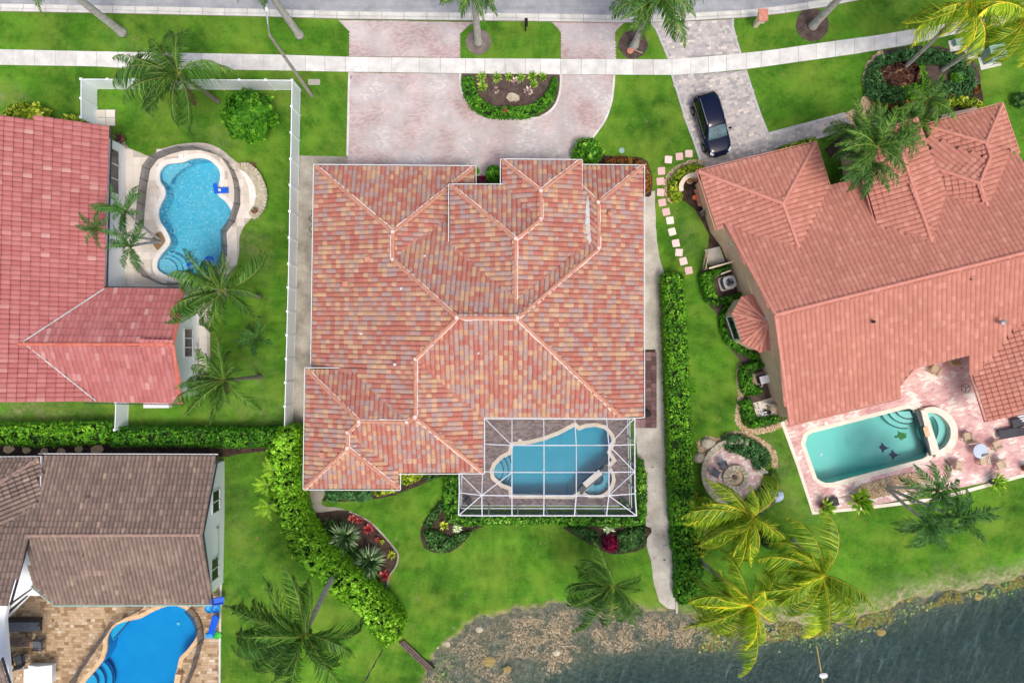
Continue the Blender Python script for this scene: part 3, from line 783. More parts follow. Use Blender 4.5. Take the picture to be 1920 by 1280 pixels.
# ------------------------------------------------------------------ mulch beds and planting ground
def bed_(poly, m='mulch', smooth=True, z=0.022, name='mulch_bed'):
    q = xy(cr(poly, 4)) if smooth else xy(poly)
    return struct(slab(name, rough_edge(q, 0.035, 0.3), z, M[m], thick=0.03))
bed_(ISL + [(1051.5, 140)], 'mulch', False)
bed_([(886, 345), (886, 312), (905, 306), (940, 303), (942, 349), (915, 350)], 'mulchdark', False)
bed_([(1078, 300), (1092, 272), (1112, 268), (1130, 290), (1165, 293), (1205, 297), (1219, 315), (1222, 355), (1205, 368), (1085, 330)], 'mulchdark')
for (u, v, r) in ((897, 79, 24), (1187, 84, 27), (1523, 47, 31), (562, 66, 9)):
    bed_([(u + r * cos(a), v + r * sin(a)) for a in np.arange(0, 2 * pi, pi / 5)], 'mulchgrey' if u < 1000 else 'mulch')
bed_([(1628, 125), (1650, 98), (1700, 88), (1760, 88), (1810, 100), (1832, 125), (1838, 155), (1830, 175), (1790, 185), (1720, 192), (1660, 195), (1630, 180), (1622, 150)], 'mulch')
bed_([(1640, 196), (1720, 190), (1838, 158), (1842, 178), (1845, 196), (1760, 222), (1700, 238), (1640, 240), (1600, 270), (1560, 300), (1545, 280), (1590, 245), (1610, 225)], 'mulchdark', False)
bed_([(604, 960), (640, 955), (665, 962), (690, 975), (715, 998), (738, 1025), (746, 1040), (743, 1060), (730, 1080), (726, 1100), (735, 1125), (720, 1130), (690, 1095), (640, 1040), (600, 985), (585, 960)], 'mulchdark')
slab('bed_edging', strip_poly(xy(cr([(655, 958), (690, 975), (715, 998), (738, 1025), (746.5, 1040), (743, 1060), (730, 1080), (726.5, 1100)], 4, False)), 0.12), 0.05, M['pathdark'], thick=0.05, parent=bpy.data.objects['mulch_bed'])
bed_([(604, 938), (622, 912), (745, 914), (748, 886), (850, 886), (820, 895), (780, 912), (740, 928), (690, 938), (640, 940)], 'mulchdark', False)
bed_([(790, 990), (805, 965), (830, 935), (845, 960), (858, 985), (910, 985), (890, 992), (875, 1010), (855, 1028), (830, 1037), (800, 1030), (790, 1012)], 'mulchdark')
bed_([(1060, 985), (1210, 985), (1213, 1010), (1208, 1025), (1185, 1035), (1150, 1038), (1120, 1028), (1090, 1010)], 'mulchdark')
bed_([(0, 830), (206, 830), (206, 838), (512, 834), (512, 842), (420, 856), (0, 860)], 'mulchdark', False)
bed_([(-30, 830), (206, 830), (206, 856), (-30, 858)], 'mulchdark', False, 0.024)
# right neighbour's side beds
bed_([(1262, 372), (1285, 378), (1305, 395), (1330, 440), (1325, 480), (1318, 500), (1352, 480), (1356, 430), (1320, 360), (1300, 325), (1330, 318), (1314, 303), (1285, 306), (1262, 322), (1250, 342), (1250, 362)], 'mulchdark', False)
bed_([(1310, 508), (1330, 505), (1365, 480), (1400, 545), (1430, 650), (1440, 700), (1470, 790), (1460, 800), (1420, 806), (1395, 795), (1385, 745), (1388, 690), (1385, 670), (1365, 650), (1350, 620), (1347, 590), (1335, 578), (1318, 560), (1311, 530)], 'mulch', False)
# ------------------------------------------------------------------ roofs
def tile_geo(w, l, h=0.06, lift=0.035):
    px_ = [(-.5, -.35), (-.42, .22), (-.26, .84), (0.0, 1.0), (.26, .84), (.42, .22), (.5, -.35)]
    n = len(px_); V = []; Fc = []
    for (x, z) in px_: V.append((x * w, l * 0.56, z * h))
    for (x, z) in px_: V.append((x * w, -l * 0.5, z * h + lift))
    for (x, z) in px_: V.append((x * w, -l * 0.5, z * h * 0.6 - 0.012))
    for i in range(n - 1):
        Fc.append((i, n + i, n + i + 1, i + 1)); Fc.append((n + i, 2 * n + i, 2 * n + i + 1, n + i + 1))
    return V, Fc

HOUSEPOLY = {}
def sample_z(tris, x, y):
    best = None
    for a, b, c in tris:
        d = (b.x - a.x) * (c.y - a.y) - (b.y - a.y) * (c.x - a.x)
        if abs(d) < 1e-9: continue
        l1 = ((x - a.x) * (c.y - a.y) - (y - a.y) * (c.x - a.x)) / d
        l2 = ((b.x - a.x) * (y - a.y) - (b.y - a.y) * (x - a.x)) / d
        m = min(l1, l2, 1 - l1 - l2)
        if best is None or m > best[0]: best = (m, a.z + l1 * (b.z - a.z) + l2 * (c.z - a.z), (b - a).cross(c - a))
    n = best[2]
    return best[1], (n if n.z > 0 else -n).normalized()

def roof(house, faces, tw, tl, tmat, umat, indiv=300, rfun=None, name='roof', h=0.06, lift=0.035, first=0):
    """underlay sheet (a part of the house) carrying laid tiles (sub-parts)"""
    V = []; Fc = []; info = []
    for f in faces:
        ov = None
        if isinstance(f, dict): ov = f['ridge']; f = f['pts']
        pts = [P(*q) for q in f]
        tri = G.tessellate_polygon([[Vector((p.x, p.y, 0)) for p in pts]])
        n0 = len(V); V += [tuple(p) for p in pts]
        tl3 = []
        for t in tri:
            a, b, c = (pts[i] for i in t)
            if ((b - a).cross(c - a)).z < 0: t = (t[0], t[2], t[1])
            Fc.append(tuple(n0 + i for i in t)); tl3.append((a, b, c))
        nrm = Vector((0, 0, 0))
        for a, b, c in tl3:
            n = (b - a).cross(c - a); nrm += n if n.z > 0 else -n
        nrm.normalize(); info.append((pts, tl3, nrm, ov)); HOUSEPOLY.setdefault(house.name, []).append([(p.x, p.y) for p in pts])
    ro = mk(name, V, Fc, umat, house)
    pb = base_of(ro)
    recs = []
    for fi, (pts, tl3, nrm, ov) in enumerate(info):
        d = Vector((nrm.x, nrm.y, 0)); d.normalize()       # downhill on the map
        zm = min(p.z for p in pts); bl_ = 0.6
        for q in range(len(pts)):                             # square to the eave where the face has one
            e1, e2 = pts[q], pts[(q + 1) % len(pts)]; ev = Vector((e2.x - e1.x, e2.y - e1.y, 0))
            if max(e1.z, e2.z) < zm + 0.13 and ev.length > bl_:
                n2 = Vector((ev.y, -ev.x, 0)).normalized(); n2 = n2 if n2.dot(d) > 0 else -n2
                if n2.dot(d) > 0.8: bl_ = ev.length; dbest = n2
        if bl_ > 0.6: d = dbest
        if ov:
            ev = P(*ov[1]) - P(*ov[0]); n2 = Vector((ev.y, -ev.x, 0)).normalized(); d = n2 if n2.dot(d) > 0 else -n2
        hz = sqrt(nrm.x ** 2 + nrm.y ** 2); nrm = Vector((d.x * hz, d.y * hz, nrm.z)).normalized()
        a = Vector((-d.y, d.x, 0))
        slope = nrm.z
        lh = tl * slope                                       # tile length on the map
        S = [p.dot(a) for p in pts]; T = [p.dot(d) for p in pts]
        rows = int((max(T) - min(T)) / lh) + 1; cols = int((max(S) - min(S)) / tw) + 1
        ce = []
        for j in range(rows):
            for i in range(cols):
                t = max(T) - lh * (j + 0.5); s = min(S) + tw * (i + 0.5)
                q = a * s + d * t; ce.append((q.x, q.y))
        poly = [(p.x, p.y) for p in pts]
        ce = np.array(ce); k = inpoly(ce, poly) | (edge_dist(ce, poly) < 0.10)
        for (x, y) in ce[k]:
            z, n = sample_z(tl3, x, y)
            recs.append((fi, x, y, z, nrm, RND.random()))
    Vt, Ft = tile_geo(tw, tl, h, lift)
    Vt_ = np.array(Vt)
    def frame(n):
        up = Vector((-n.x, -n.y, 0))
        yv = (Vector((0, 0, 1)) - n * n.z).normalized()         # uphill in the plane
        xv = yv.cross(n).normalized()
        return xv, yv
    vari = []
    if indiv:
        for i in range(10):
            o = mk('roof_tile', Vt, Ft, tmat, rnd=[(i + .5) / 10] * len(Ft)); me = o.data; bpy.data.objects.remove(o); vari.append(me)
    recs.sort(key=lambda r: -r[4].z * (1 + r[3] * 0.02) + (0 if r[0] == first else 1))
    QV = []; QF = []; QR = []
    for k, (fi, x, y, z, n, r) in enumerate(recs):
        if rfun: r = min(max(rfun(x, y, r), 0), 0.999)
        xv, yv = frame(n)
        jit = RND.uniform(-.004, .006)
        o3 = Vector((x, y, z)) + n * (0.012 + jit)
        yv2 = yv; 
        R3 = Matrix((xv, yv2, n)).transposed()
        if k < indiv:
            inst('roof_tile', vari[int(r * 10)], ro, Matrix.Translation(o3 - pb) @ R3.to_4x4())
        else:
            n0 = len(QV) * len(Vt)
            QV.append(Vt_ @ np.array(R3).T + np.array(o3)); QF.append(n0); QR.append(r)
    if QV:
        A = np.concatenate(QV); nF = len(Ft); base = np.array(QF)
        FF = (np.array(Ft)[None, :, :] + base[:, None, None]).reshape(-1, 4)
        o = mkq('roof_tiles', A[FF], tmat, ro, rnd=np.repeat(np.array(QR), nF))
        o['kind'] = 'stuff'
    return ro

def caps(ro, edges, mcap, mmort=None, r=0.125, step=0.42, lift=0.08):
    pb = base_of(ro)
    n = 6; V = []; Fc = []
    for (y, rr) in ((step * 0.56, r * 0.86), (-step * 0.5, r)):
        for k in range(n + 1):
            a = pi * k / n; V.append((rr * cos(a) * 1.05, y, rr * sin(a) * 0.8))
    for k in range(n): Fc.append((k, k + 1, n + 2 + k, n + 1 + k))
    Fc.append(tuple(range(n + 1, 2 * n + 2)))
    o = mk('ridge_tile', V, Fc, mcap); me = o.data; bpy.data.objects.remove(o)
    mo = MB()
    for e in edges:
        a, b = P(*e[0]), P(*e[1])
        if a.z < b.z: a, b = b, a                      # laid from the top down
        d = (a - b); L = d.length; yv = d / L
        xv = yv.cross(Vector((0, 0, 1))).normalized(); nv = xv.cross(yv)
        k = max(1, int(round(L / step)))
        for i in range(k):
            c = b + d * ((i + 0.5) / k) + nv * (lift + RND.uniform(-.008, .008))
            R3 = Matrix((xv, yv, nv)).transposed() @ Matrix.Rotation(RND.uniform(-.03, .03), 3, 'Z')
            inst('ridge_tile', me, ro, Matrix.Translation(c - pb) @ R3.to_4x4())
        if mmort:
            sd_ = RND.choice((-1, 1)); kk = max(1, int(L / 0.45))
            for i in range(kk):
                q0, q1 = b + d * (i / kk), b + d * ((i + 1) / kk); of = xv * sd_ * (.05 + RND.uniform(-.02, .03)) + nv * (.055 + RND.uniform(-.01, .01))
                mo.bar(q0 + of, q1 + of, 2 * r + RND.uniform(-.03, .03), 0.09, up=nv)
            mo.box(a + nv * .10, (.2, .2, .2), r=.5)
    if mmort: mo.build('mortar_bed', mmort, ro)

def fascia(house, loops, m, w=0.07, h=0.16, name='fascia', out=0.14):
    for lp in loops:
        b = MB()
        pts = [P(*q) for q in lp]
        for i in range(len(pts) - 1):
            dv = pts[i + 1] - pts[i]; e = dv.normalized() * 0.12
            nn = Vector((dv.y, -dv.x, 0)).normalized(); mid = (pts[i] + pts[i + 1]) / 2
            ins = any(inpoly([((mid + nn * .25).x, (mid + nn * .25).y)], pl)[0] for pl in HOUSEPOLY.get(house.name, []))
            if ins: nn = -nn
            lo_ = Vector((0, 0, -.05)) + nn * out
            b.bar(pts[i] + lo_ - e, pts[i + 1] + lo_ + e, w, h)
        b.build(name, m, house)

def vent(house, u, v, z, m, kind='pipe'):
    c = P(u, v, z); b = MB()
    if kind == 'pipe': b.lathe(c, [(.11, -.1), (.11, .02), (.06, .05), (.05, .25), (.03, .25), (.03, .1)], 10)
    elif kind == 'hood': b.box(c + Vector((0, 0, .06)), (.42, .42, .1)).box(c + Vector((0, 0, .14)), (.34, .34, .1), r=.2)
    else: b.lathe(c, [(.13, -.1), (.13, .2), (.19, .24), (.19, .34), (.05, .42)], 12)
    return b.build('roof_vent', m, house)

def wall_prism(house, poly, z0, z1, m, name='wall'):
    b = MB(); b.prism(poly, z0, z1); return b.build(name, m, house)

def window(house, a, b, z0, z1, out, panes=2, name='window', fm='trim'):
    """framed window on a wall between ground points a, b (xy); out = outward direction"""
    a, b = Vector((a[0], a[1], 0)), Vector((b[0], b[1], 0)); d = (b - a).normalized()
    n = Vector((d.y, -d.x, 0)); n = n if n.dot(Vector((out[0], out[1], 0))) > 0 else -n
    f = MB(); t = 0.07; o = n * 0.03
    lo, hi = Vector((0, 0, z0)), Vector((0, 0, z1))
    f.bar(a + lo + o, b + lo + o, 0.1, t); f.bar(a + hi + o, b + hi + o, 0.1, t)
    L = (b - a).length
    for k in range(panes + 1):
        q = a + d * (L * k / panes) + o
        f.bar(q + lo, q + hi, t, 0.1, up=n)
    fr = f.build(name, M[fm], house)
    for k in range(panes):
        p0 = a + d * (L * k / panes + .04); p1 = a + d * (L * (k + 1) / panes - .04)
        q = MB(); q.bar((p0 + p1) / 2 + lo * 1.0 + Vector((0, 0, .05)) + n * .012, (p0 + p1) / 2 + hi - Vector((0, 0, .05)) + n * .012, (p1 - p0).length, 0.02, up=n)
        q.build('pane', M['glass'], fr)
    return fr

# ================================================================== the main house
A = (737, 436, 4.85); A2 = (737, 487, 4.9); NW = (591.5, 312, 2.9); NE1 = (889, 314.5, 2.9); NE2 = (889, 349, 2.9); V1 = (845, 402, 3.5)
M1 = (857, 596, 6.4); M2 = (970, 596, 6.35); S1 = (779, 673, 5.1); S2 = (779, 781, 5.05); T1 = (674, 790, 4.9); T2 = (763, 791, 4.95)
T3 = (652, 810, 4.6); T4 = (652, 839, 4.6); SWa = (575, 693, 3.6); SWb = (572, 914, 3.6); SEa = (747, 915, 3.6); SEb = (747, 885, 3.6)
Q1 = (905, 884, 3.5); Q2 = (905, 781, 3.5); E2 = (1122, 466, 4.25); D = (1121.5, 380.5, 4.1); NEa = (1205, 313, 2.9); SEc = (1205, 779, 2.9); SEd = (1165, 782, 3.5)
X = (966, 561, 5.9); Bp = (967, 448, 5.95); Cp = (1014, 359, 5.25); C2 = (1014, 411, 5.25); MNW = (845, 349, 4.4); MW2 = (845, 459, 4.45)
EN1 = (942, 302, 4.3); EN2 = (1088, 303, 4.3)
mainh = thing('house', 'large house with blended red and gold clay tile roof and screened pool', 'house', P(890, 600))
F_main = [
    [M1, M2, SEd, Q2, S1],
    [M2, E2, D, NEa, SEc, SEd],
    [NW, A, A2, M1, S1, S2, (763, 791, 4.95), (756, 783, 4.85), (668, 697, 4.0), (641, 693, 3.65), (586, 693, 2.9)],
    [SWa, (641, 693, 3.6), (668, 697, 3.9), (756, 783, 4.85), T2, T1],
    [SWa, T1, T3, T4, SWb], [SWb, T4, SEa], [T3, T4, SEa, SEb], [T3, T1, T2, S2, Q1, SEb], [S1, S2, Q1, Q2],
    [M1, A2, V1, MW2, X, (1102, 457, 4.3), E2, M2],
    [D, NEa, (1088, 312, 2.9), (1090, 352, 3.6)], [D, (1090, 352, 3.6), (1101, 366, 3.9), (1102, 457, 4.2), E2],
    [A, NE1, NE2, V1, A2], [NW, NE1, A],
    [MNW, Bp, X, MW2], [MNW, (942, 349, 4.4), C2, Bp], [EN1, Cp, C2, (942, 349, 4.35)], [EN1, EN2, Cp],
    [EN2, (1088, 352, 4.3), (1100, 366, 4.15), (1101, 457, 4.25), X, Bp, C2, Cp]]
rm = roof(mainh, F_main, 0.335, 0.37, M['tilemain'], M['under'], 300, h=0.07)
caps(rm, [(NW, A), (NE1, A), (A, A2), (A2, M1), (M1, M2), (M1, S1), (S1, S2), (S2, T2), (T2, T1), (T1, T3), (T3, T4), (T4, SWb), (T4, SEa), (T1, SWa), (S2, Q1), (M2, SEd), (M2, E2), (E2, D), (D, NEa), (D, (1090, 352, 3.6)), (MNW, Bp), (Bp, X), (Bp, C2), (C2, Cp), (Cp, EN1), (Cp, EN2)], M['capmain'], M['mortar'])
fascia(mainh, [[(586, 693, 2.9), NW, NE1, NE2], [(1088, 312, 2.9), NEa, SEc, SEd], [SEd, Q2], [Q2, Q1, SEb, SEa, SWb, SWa, (641, 693, 3.6)], [MW2, MNW, (942, 349, 4.4), EN1, EN2, (1088, 352, 4.3)]], M['trim'], .05, .14)
sl = slab('valley_flashing', xy([(1098.5, 378), (1102, 366), (1104.5, 380), (1106, 430), (1108.5, 452), (1104, 458), (1096.5, 458), (1094.5, 440), (1097.5, 410)], 4.2), 4.34, M['valley'], thick=0.04, parent=mainh)
for (u, v, z, k) in ((689.5, 486, 4.3, 'hood'), (648, 532, 3.75, 'hood'), (753, 540.5, 5.2, 'pipe'), (677, 624.5, 4.2, 'pipe'), (740, 682.5, 5.0, 'pipe'), (797, 480, 4.85, 'pipe'), (605, 852, 4.05, 'hood'), (665.5, 835, 4.5, 'pipe'), (1045, 447, 4.9, 'pipe'), (1181, 514, 3.2, 'pipe'), (897, 661, 5.4, 'pipe')):
    vent(mainh, u, v, z, M['capmain'] if k == 'hood' else M['whitepaint'], k)
vent(mainh, 1143, 401, 3.9, M['capmain'], 'cap')
ol = [NW, NE1, NE2, (942, 349, 0), (942, 304, 0), (1088, 304, 0), (1088, 313, 0), NEa, SEc, (1165, 781, 0), Q2, Q1, SEb, SEa, SWb, SWa, (586, 693, 0)]
wm = offset(xy(ol, 2.9), -0.45)
wall_prism(mainh, wm, 0, 2.72, M['stuccoc'])
wall_prism(mainh, offset(xy([MNW, (942, 349, 0), EN1, EN2, (1090, 357, 0), (1096, 457, 0), X, MW2], 4.4), -0.4), 2.72, 4.05, M['stuccoc'])
wall_prism(mainh, offset(xy([Q2, Q1, SEb, SEa, SWb, SWa, (640, 693, 0), (700, 760, 0), (779, 781, 0)], 3.5), -0.45), 2.72, 3.35, M['stuccoc'])
_a = Vector(wm[0])
gx0, gx1 = P(640, 312, 2.9), P(840, 314, 2.9)
bb = MB(); yy = gx0.y - 0.47
bb.box(((gx0.x + gx1.x) / 2, yy + 0.03, 1.15), (4.9, 0.06, 2.3)); gdr = bb.build('garage_door', M['whitepaint'], mainh)
for k in range(4):
    q = MB(); q.box(((gx0.x + gx1.x) / 2, yy + 0.07, 0.3 + k * 0.56), (4.7, 0.03, 0.46)); q.build('door_panel', M['whitepaint'], gdr)

# ================================================================== right neighbour
rh = thing('house', 'house with plain terracotta tile roof set at an angle beside the lake', 'house', P(1650, 560))
p0 = (1310, 322, 2.9); p1 = (1528, 269, 2.9); pk = (1467, 381.5, 4.4); pk2 = (1497, 464, 4.3); rw = (1453, 590, 6.0); rE = (1990, 456, 6.0); nW = (1358, 415, 2.9)
sW = (1481, 795, 2.9)
K1 = (1690, 288, 5.0); K2 = (1747, 456, 5.0); k_nw = (1600, 264, 3.9); k_ne = (1718, 225, 3.9); k_e = (1731, 261, 3.9); kv = (1773, 366, 3.9); k_w = (1645, 422, 4.05)
L1 = (1847, 268, 4.2); L2 = (1856, 294, 4.2); L3 = (1835, 344, 4.55); L4 = (1850, 387, 4.5); n3w = (1735, 236, 2.95); n3e = (1878, 196, 2.95)
F_r = [
    {'ridge': (rw, rE), 'pts': [rw, rE, (1990, 620, 3.58), (1917, 597, 4.2), (1824, 704, 2.97), (1820, 660, 3.63), (1714, 686, 3.64), (1684, 722, 3.24), (1684, 745, 2.9), sW]},
    {'ridge': (rw, rE), 'pts': [nW, rw, rE, (1990, 320, 3.94), (1920, 303, 3.4), (1893, 285, 3.05), (1857, 371, 4.2), L4, kv, (1747, 456, 5.1), (1645, 422, 4.17), (1612, 338, 2.8), (1553, 349, 2.75), pk2]},
    [p0, p1, pk], [p0, pk, pk2, (1358, 415, 3.05), (1344, 428, 2.9)], [p1, (1553, 349, 2.9), pk2, pk],
    [k_nw, k_ne, K1], [k_nw, K1, K2, k_w], [k_ne, k_e, kv, K2, K1],
    [n3w, n3e, L1], [n3w, L1, L2, (1846, 297, 3.9), (1740, 258, 2.95)],
    [(1740, 258, 3.2), (1846, 297, 4.1), L2, L3, (1754, 316, 3.6)], [(1754, 316, 3.6), L3, L4, kv],
    [n3e, (1908, 285, 2.95), (1893, 285, 3.05), (1857, 371, 4.2), L4, L3, L2, L1],
    [(1824, 704, 2.9), (1917, 597, 4.0), (1990, 560, 4.6), (2010, 745, 4.6), (1850, 786, 2.9)]]
rr_ = roof(rh, F_r, 0.34, 0.40, M['tileright'], M['under'], 300, first=0, h=0.055, lift=0.055)
caps(rr_, [(p0, pk), (p1, pk), (pk, pk2), (rw, rE), (rw, nW), (rw, sW), (k_ne, K1), (k_nw, K1), (K1, K2), (n3w, L1), (n3e, L1), (L1, L2), (L2, L3), (L3, (1754, 316, 3.6)), (L3, L4)], M['capright'], None)
fascia(rh, [[(1344, 428, 2.9), p0, p1, (1553, 349, 2.9)], [sW, (1684, 745, 2.9), (1684, 722, 3.1), (1714, 686, 3.5), (1820, 660, 3.5), (1824, 704, 2.9), (1850, 786, 2.9), (2010, 745, 4.6)], [k_w, k_nw, k_ne, k_e], [n3w, n3e, (1908, 285, 2.95)]], M['capright'], 0.06, 0.14)
for (u, v, z, k) in ((1473, 446, 3.9, 'pipe'), (1442, 495, 3.7, 'pipe'), (1558, 480, 4.2, 'pipe'), (1638, 603, 5.5, 'pipe'), (1817, 524, 5.6, 'pipe')): vent(rh, u, v, z, M['trimdark'] if k == 'pipe' and u != 1473 else M['whitepaint'], k)
vent(rh, 1876, 604, 4.7, M['steel'], 'cap'); vent(rh, 1900, 669, 3.6, M['steel'], 'pipe')
gW0, gW1 = P(1358, 415, 2.9), P(1481, 795, 2.9)          # west gable wall under the rakes
rWp = P(*rw)
def wpts():
    d = (gW1 - gW0).normalized(); nn = Vector((d.y, -d.x, 0)); nn = nn if nn.x > 0 else -nn
    return d, nn
dW, nWv = wpts()
ins = nWv * 0.25
a0 = gW0 + ins + dW * 0.3; a1 = gW1 + ins - dW * 0.3; am = Vector((rWp.x, rWp.y, 0)) + ins
n3_ = dW.cross(Vector((0, 0, 1)))
body = MB()
inn = nWv * 14
V = [(a0.x, a0.y, 0), (am.x, am.y, 0), (a1.x, a1.y, 0), (a0.x, a0.y, 2.8), (am.x, am.y, 5.85), (a1.x, a1.y, 2.8)]
V2 = [(v[0] + nWv.x * 0.25, v[1] + nWv.y * 0.25, v[2]) for v in V]
body.add(V + V2, [(0, 1, 4, 3), (1, 2, 5, 4), (6, 9, 10, 7), (7, 10, 11, 8), (0, 3, 9, 6), (2, 8, 11, 5), (3, 4, 10, 9), (4, 5, 11, 10)])
body.build('gable_wall', M['stuccot'], rh)
ow = [(1344, 428, 0), p0, p1, (1553, 349, 0), (1612, 340, 0), k_nw, k_ne, n3w, n3e, (1908, 285, 0), (1990, 320, 0), (1990, 745, 0), (1962, 752, 0), (1940, 690, 0), (1930, 632, 0), (1714, 682, 0), (1684, 722, 0), (1684, 745, 0), sW, (1470, 770, 0), (1375, 470, 0)]
wall_prism(rh, offset(xy(ow, 2.9), -0.4), 0, 2.7, M['stuccot'])
def on_wall(t):            # a point along the foot of the west gable wall
    return (a0 + (a1 - a0) * t - nWv * 0.0)
for (t0, t1, z0, z1) in ((0.06, 0.10, 1.5, 2.2), (0.375, 0.45, 0.9, 1.9)):
    q0, q1 = on_wall(t0), on_wall(t1)
    window(rh, (q0.x, q0.y), (q1.x, q1.y), z0, z1, (-nWv.x, -nWv.y), 1)
# bay with its fan roof
apx = (1440, 604, 3.6)
bp = [(1411, 552, 2.65), (1390, 557, 2.65), (1373, 587, 2.65), (1391.5, 642, 2.65), (1424, 659, 2.65), (1446, 655, 2.65)]
fb = [[bp[i], apx, bp[i + 1]] for i in range(5)]
br = roof(rh, fb, 0.30, 0.40, M['tileright'], M['under'], 0, name='bay_roof')
caps(br, [(bp[i], apx) for i in (1, 2, 3, 4)], M['capright'], None, 0.09)
bw = offset(xy(bp, 2.65), -0.12)
wall_prism(rh, bw, 0, 2.5, M['stuccot'], 'bay_wall')
q0, q1 = Vector(xy([bp[2]], 2.65)[0]), Vector(xy([bp[3]], 2.65)[0])
dd = (q1 - q0).normalized(); nb = Vector((-abs(dd.y), dd.x * (1 if dd.y > 0 else -1))); nb = Vector((dd.y, -dd.x)); nb = nb if nb.x < 0 else -nb
window(rh, q0 + dd * 0.25 - nb * 0.11, q1 - dd * 0.2 - nb * 0.11, 0.8, 2.3, nb, 1)
b = MB(); b.lathe(P(1442, 596, 3.5), [(.30, 0), (.36, .05), (.36, .12), (.28, .2), (.1, .24)], 16); b.build('satellite_dome', M['steel'], rh)

# ================================================================== top-left house
tlh = thing('house', 'white walled house with rose red tile roof beside the curvy pool', 'house', P(120, 450))
g0 = (44, 640, 4.9); gE = (326, 645, 4.95)
F_l = [
    [(205, 241, 2.9), (0, 216, 5.72), (-70, 208, 6.68), (-70, 752, 6.46), (0, 752, 5.5), (160, 752, 3.31), (180, 751, 3.03), g0, (196, 541, 2.9)],
    [(196, 541, 2.9), g0, (34, 645, 4.98), gE, (345, 543, 2.9)],
    [(180, 751, 2.9), g0, (34, 645, 4.98), gE, (340, 755, 2.9)]]
rl = roof(tlh, F_l, 0.335, 0.56, M['tileleft'], M['under'], 300, h=0.05, lift=0.09)
caps(rl, [((34, 645, 4.98), gE), (gE, (345, 543, 2.9)), (gE, (340, 755, 2.9))], M['capleft'], None, 0.12)
fascia(tlh, [[(205, 241, 2.9), (196, 541, 2.9)], [(196, 541, 2.9), (345, 543, 2.9)], [(340, 755, 2.9), (160, 752, 3.0)]], M['trimdark'], 0.06, 0.14)
slab('valley_flashing', strip_poly(xy([(196, 541), (44, 640)], 3.9), 0.1), 0, M['valley'], parent=tlh).hide_render = False
bpy.data.objects.remove(bpy.data.objects['valley_flashing.001'])
for e in (((196, 541, 3.1), (44, 640, 5.1)), ((180, 751, 3.1), (44, 642, 5.1))):
    q = MB(); q.bar(P(*e[0]), P(*e[1]), 0.085, 0.09); q.build('valley_flashing', M['valley'], tlh)
for (u, v, z) in ((84, 469, 4.5), (237, 583, 3.7), (266, 660, 4.6)): vent(tlh, u, v, z, M['capleft'], 'pipe')
wE = -29.45
yN = P(205, 243, 2.9).y - 0.4; yS = P(196, 541, 2.9).y
wall_prism(tlh, [(wE, yN), (wE, yS + 0.2), (-34, yS + 0.2), (-44, yS), (-44, yN + 1)], 0, 2.75, M['stuccow'])
wyN = P(345, 543, 2.9).y - 0.35; wyS = P(340, 755, 2.9).y + 0.35; wX = -23.95; wyM = P(*gE).y
gb = MB(); V = [(wX, wyN, 0), (wX, wyM, 0), (wX, wyS, 0), (wX, wyN, 2.75), (wX, wyM, 4.78), (wX, wyS, 2.75)]
V2 = [(v[0] - 0.3, v[1], v[2]) for v in V]
gb.add(V + V2, [(0, 1, 4, 3)[::-1], (1, 2, 5, 4)[::-1], (6, 9, 10, 7)[::-1], (7, 10, 11, 8)[::-1], (0, 3, 9, 6), (2, 8, 11, 5), (3, 4, 10, 9), (4, 5, 11, 10)])
gb.build('gable_wall', M['stuccow'], tlh)
wall_prism(tlh, [(wX - 0.3, wyN), (wX - 0.3, wyS), (-33, wyS), (-44, wyS), (-44, wyN), (-33, wyN)], 0, 2.72, M['stuccow'])
window(tlh, (wE, P(0, 291).y), (wE, P(0, 371).y), 0.9, 2.15, (1, 0), 3)
window(tlh, (wX, P(0, 617).y), (wX, P(0, 668).y), 0.9, 2.2, (1, 0), 3)
b = MB(); b.box(P(296, 757.5, 2.2) , (1.85, .5, .5)); b.build('air_conditioner', M['whitepaint'], tlh)

# ================================================================== bottom-left house
blh = thing('house', 'white house with weathered brown tile roof beside bright blue pool', 'house', P(180, 1010))
rA = (52, 1003, 4.9); rB = (376.5, 1001.5, 4.9)
F_b = [
    [rA, rB, (394.5, 1129, 2.9), (103, 1130, 2.9), (64, 1098, 3.4)],
    [(75, 854, 2.9), (405, 855, 2.9), rB, rA, (16, 1130, 6.4), (-60, 1130, 6.4), (-60, 1020, 5.1), (0, 988, 4.65), (72, 940, 4.0), (74, 900, 3.5)],
    [(73, 859, 3.3), (72, 940, 4.0), (0, 988, 4.75), (-40, 1010, 5.1), (-40, 930, 5.1)],
    [(73, 859, 3.3), (-40, 930, 5.1), (-60, 930, 5.1), (-60, 860, 3.3)],
    [(-60, 1236, 6.4), (0, 1236, 6.2), (20, 1300, 5.2), (-60, 1300, 5.2)]]
rb = roof(blh, F_b, 0.30, 0.42, M['tilebrown'], M['underbrown'], 300, first=0, h=0.12, lift=0.06)
caps(rb, [(rA, rB), ((73, 859, 3.3), (-40, 930, 5.1))], M['capbrown'], None, 0.13)
fascia(blh, [[(75, 854, 2.9), (405, 855, 2.9)], [(-60, 860, 3.3), (73, 859, 3.3), (72, 940, 4.0)]], M['trim'], 0.06, 0.14)
fascia(blh, [[(405, 855, 2.9), rB, (394.5, 1129, 2.9)], [rA, (16, 1130, 6.4)], [(0, 1236, 6.3), (20, 1300, 5.3)]], M['trimdark'], 0.07, 0.16)
fascia(blh, [[(64, 1098, 3.4), (103, 1130, 2.9), (394.5, 1129, 2.9)]], M['utilgreen'], 0.1, 0.12, 'gutter', .2)
for (u, v, z) in ((163, 934, 4.2), (158, 1042, 4.4), (31, 1010, 4.9)): vent(blh, u, v, z, M['capbrown'], 'pipe')
bX = P(421, 862).x; byN = P(0, 863).y; byS = P(0, 1092).y; byM = P(*rB).y
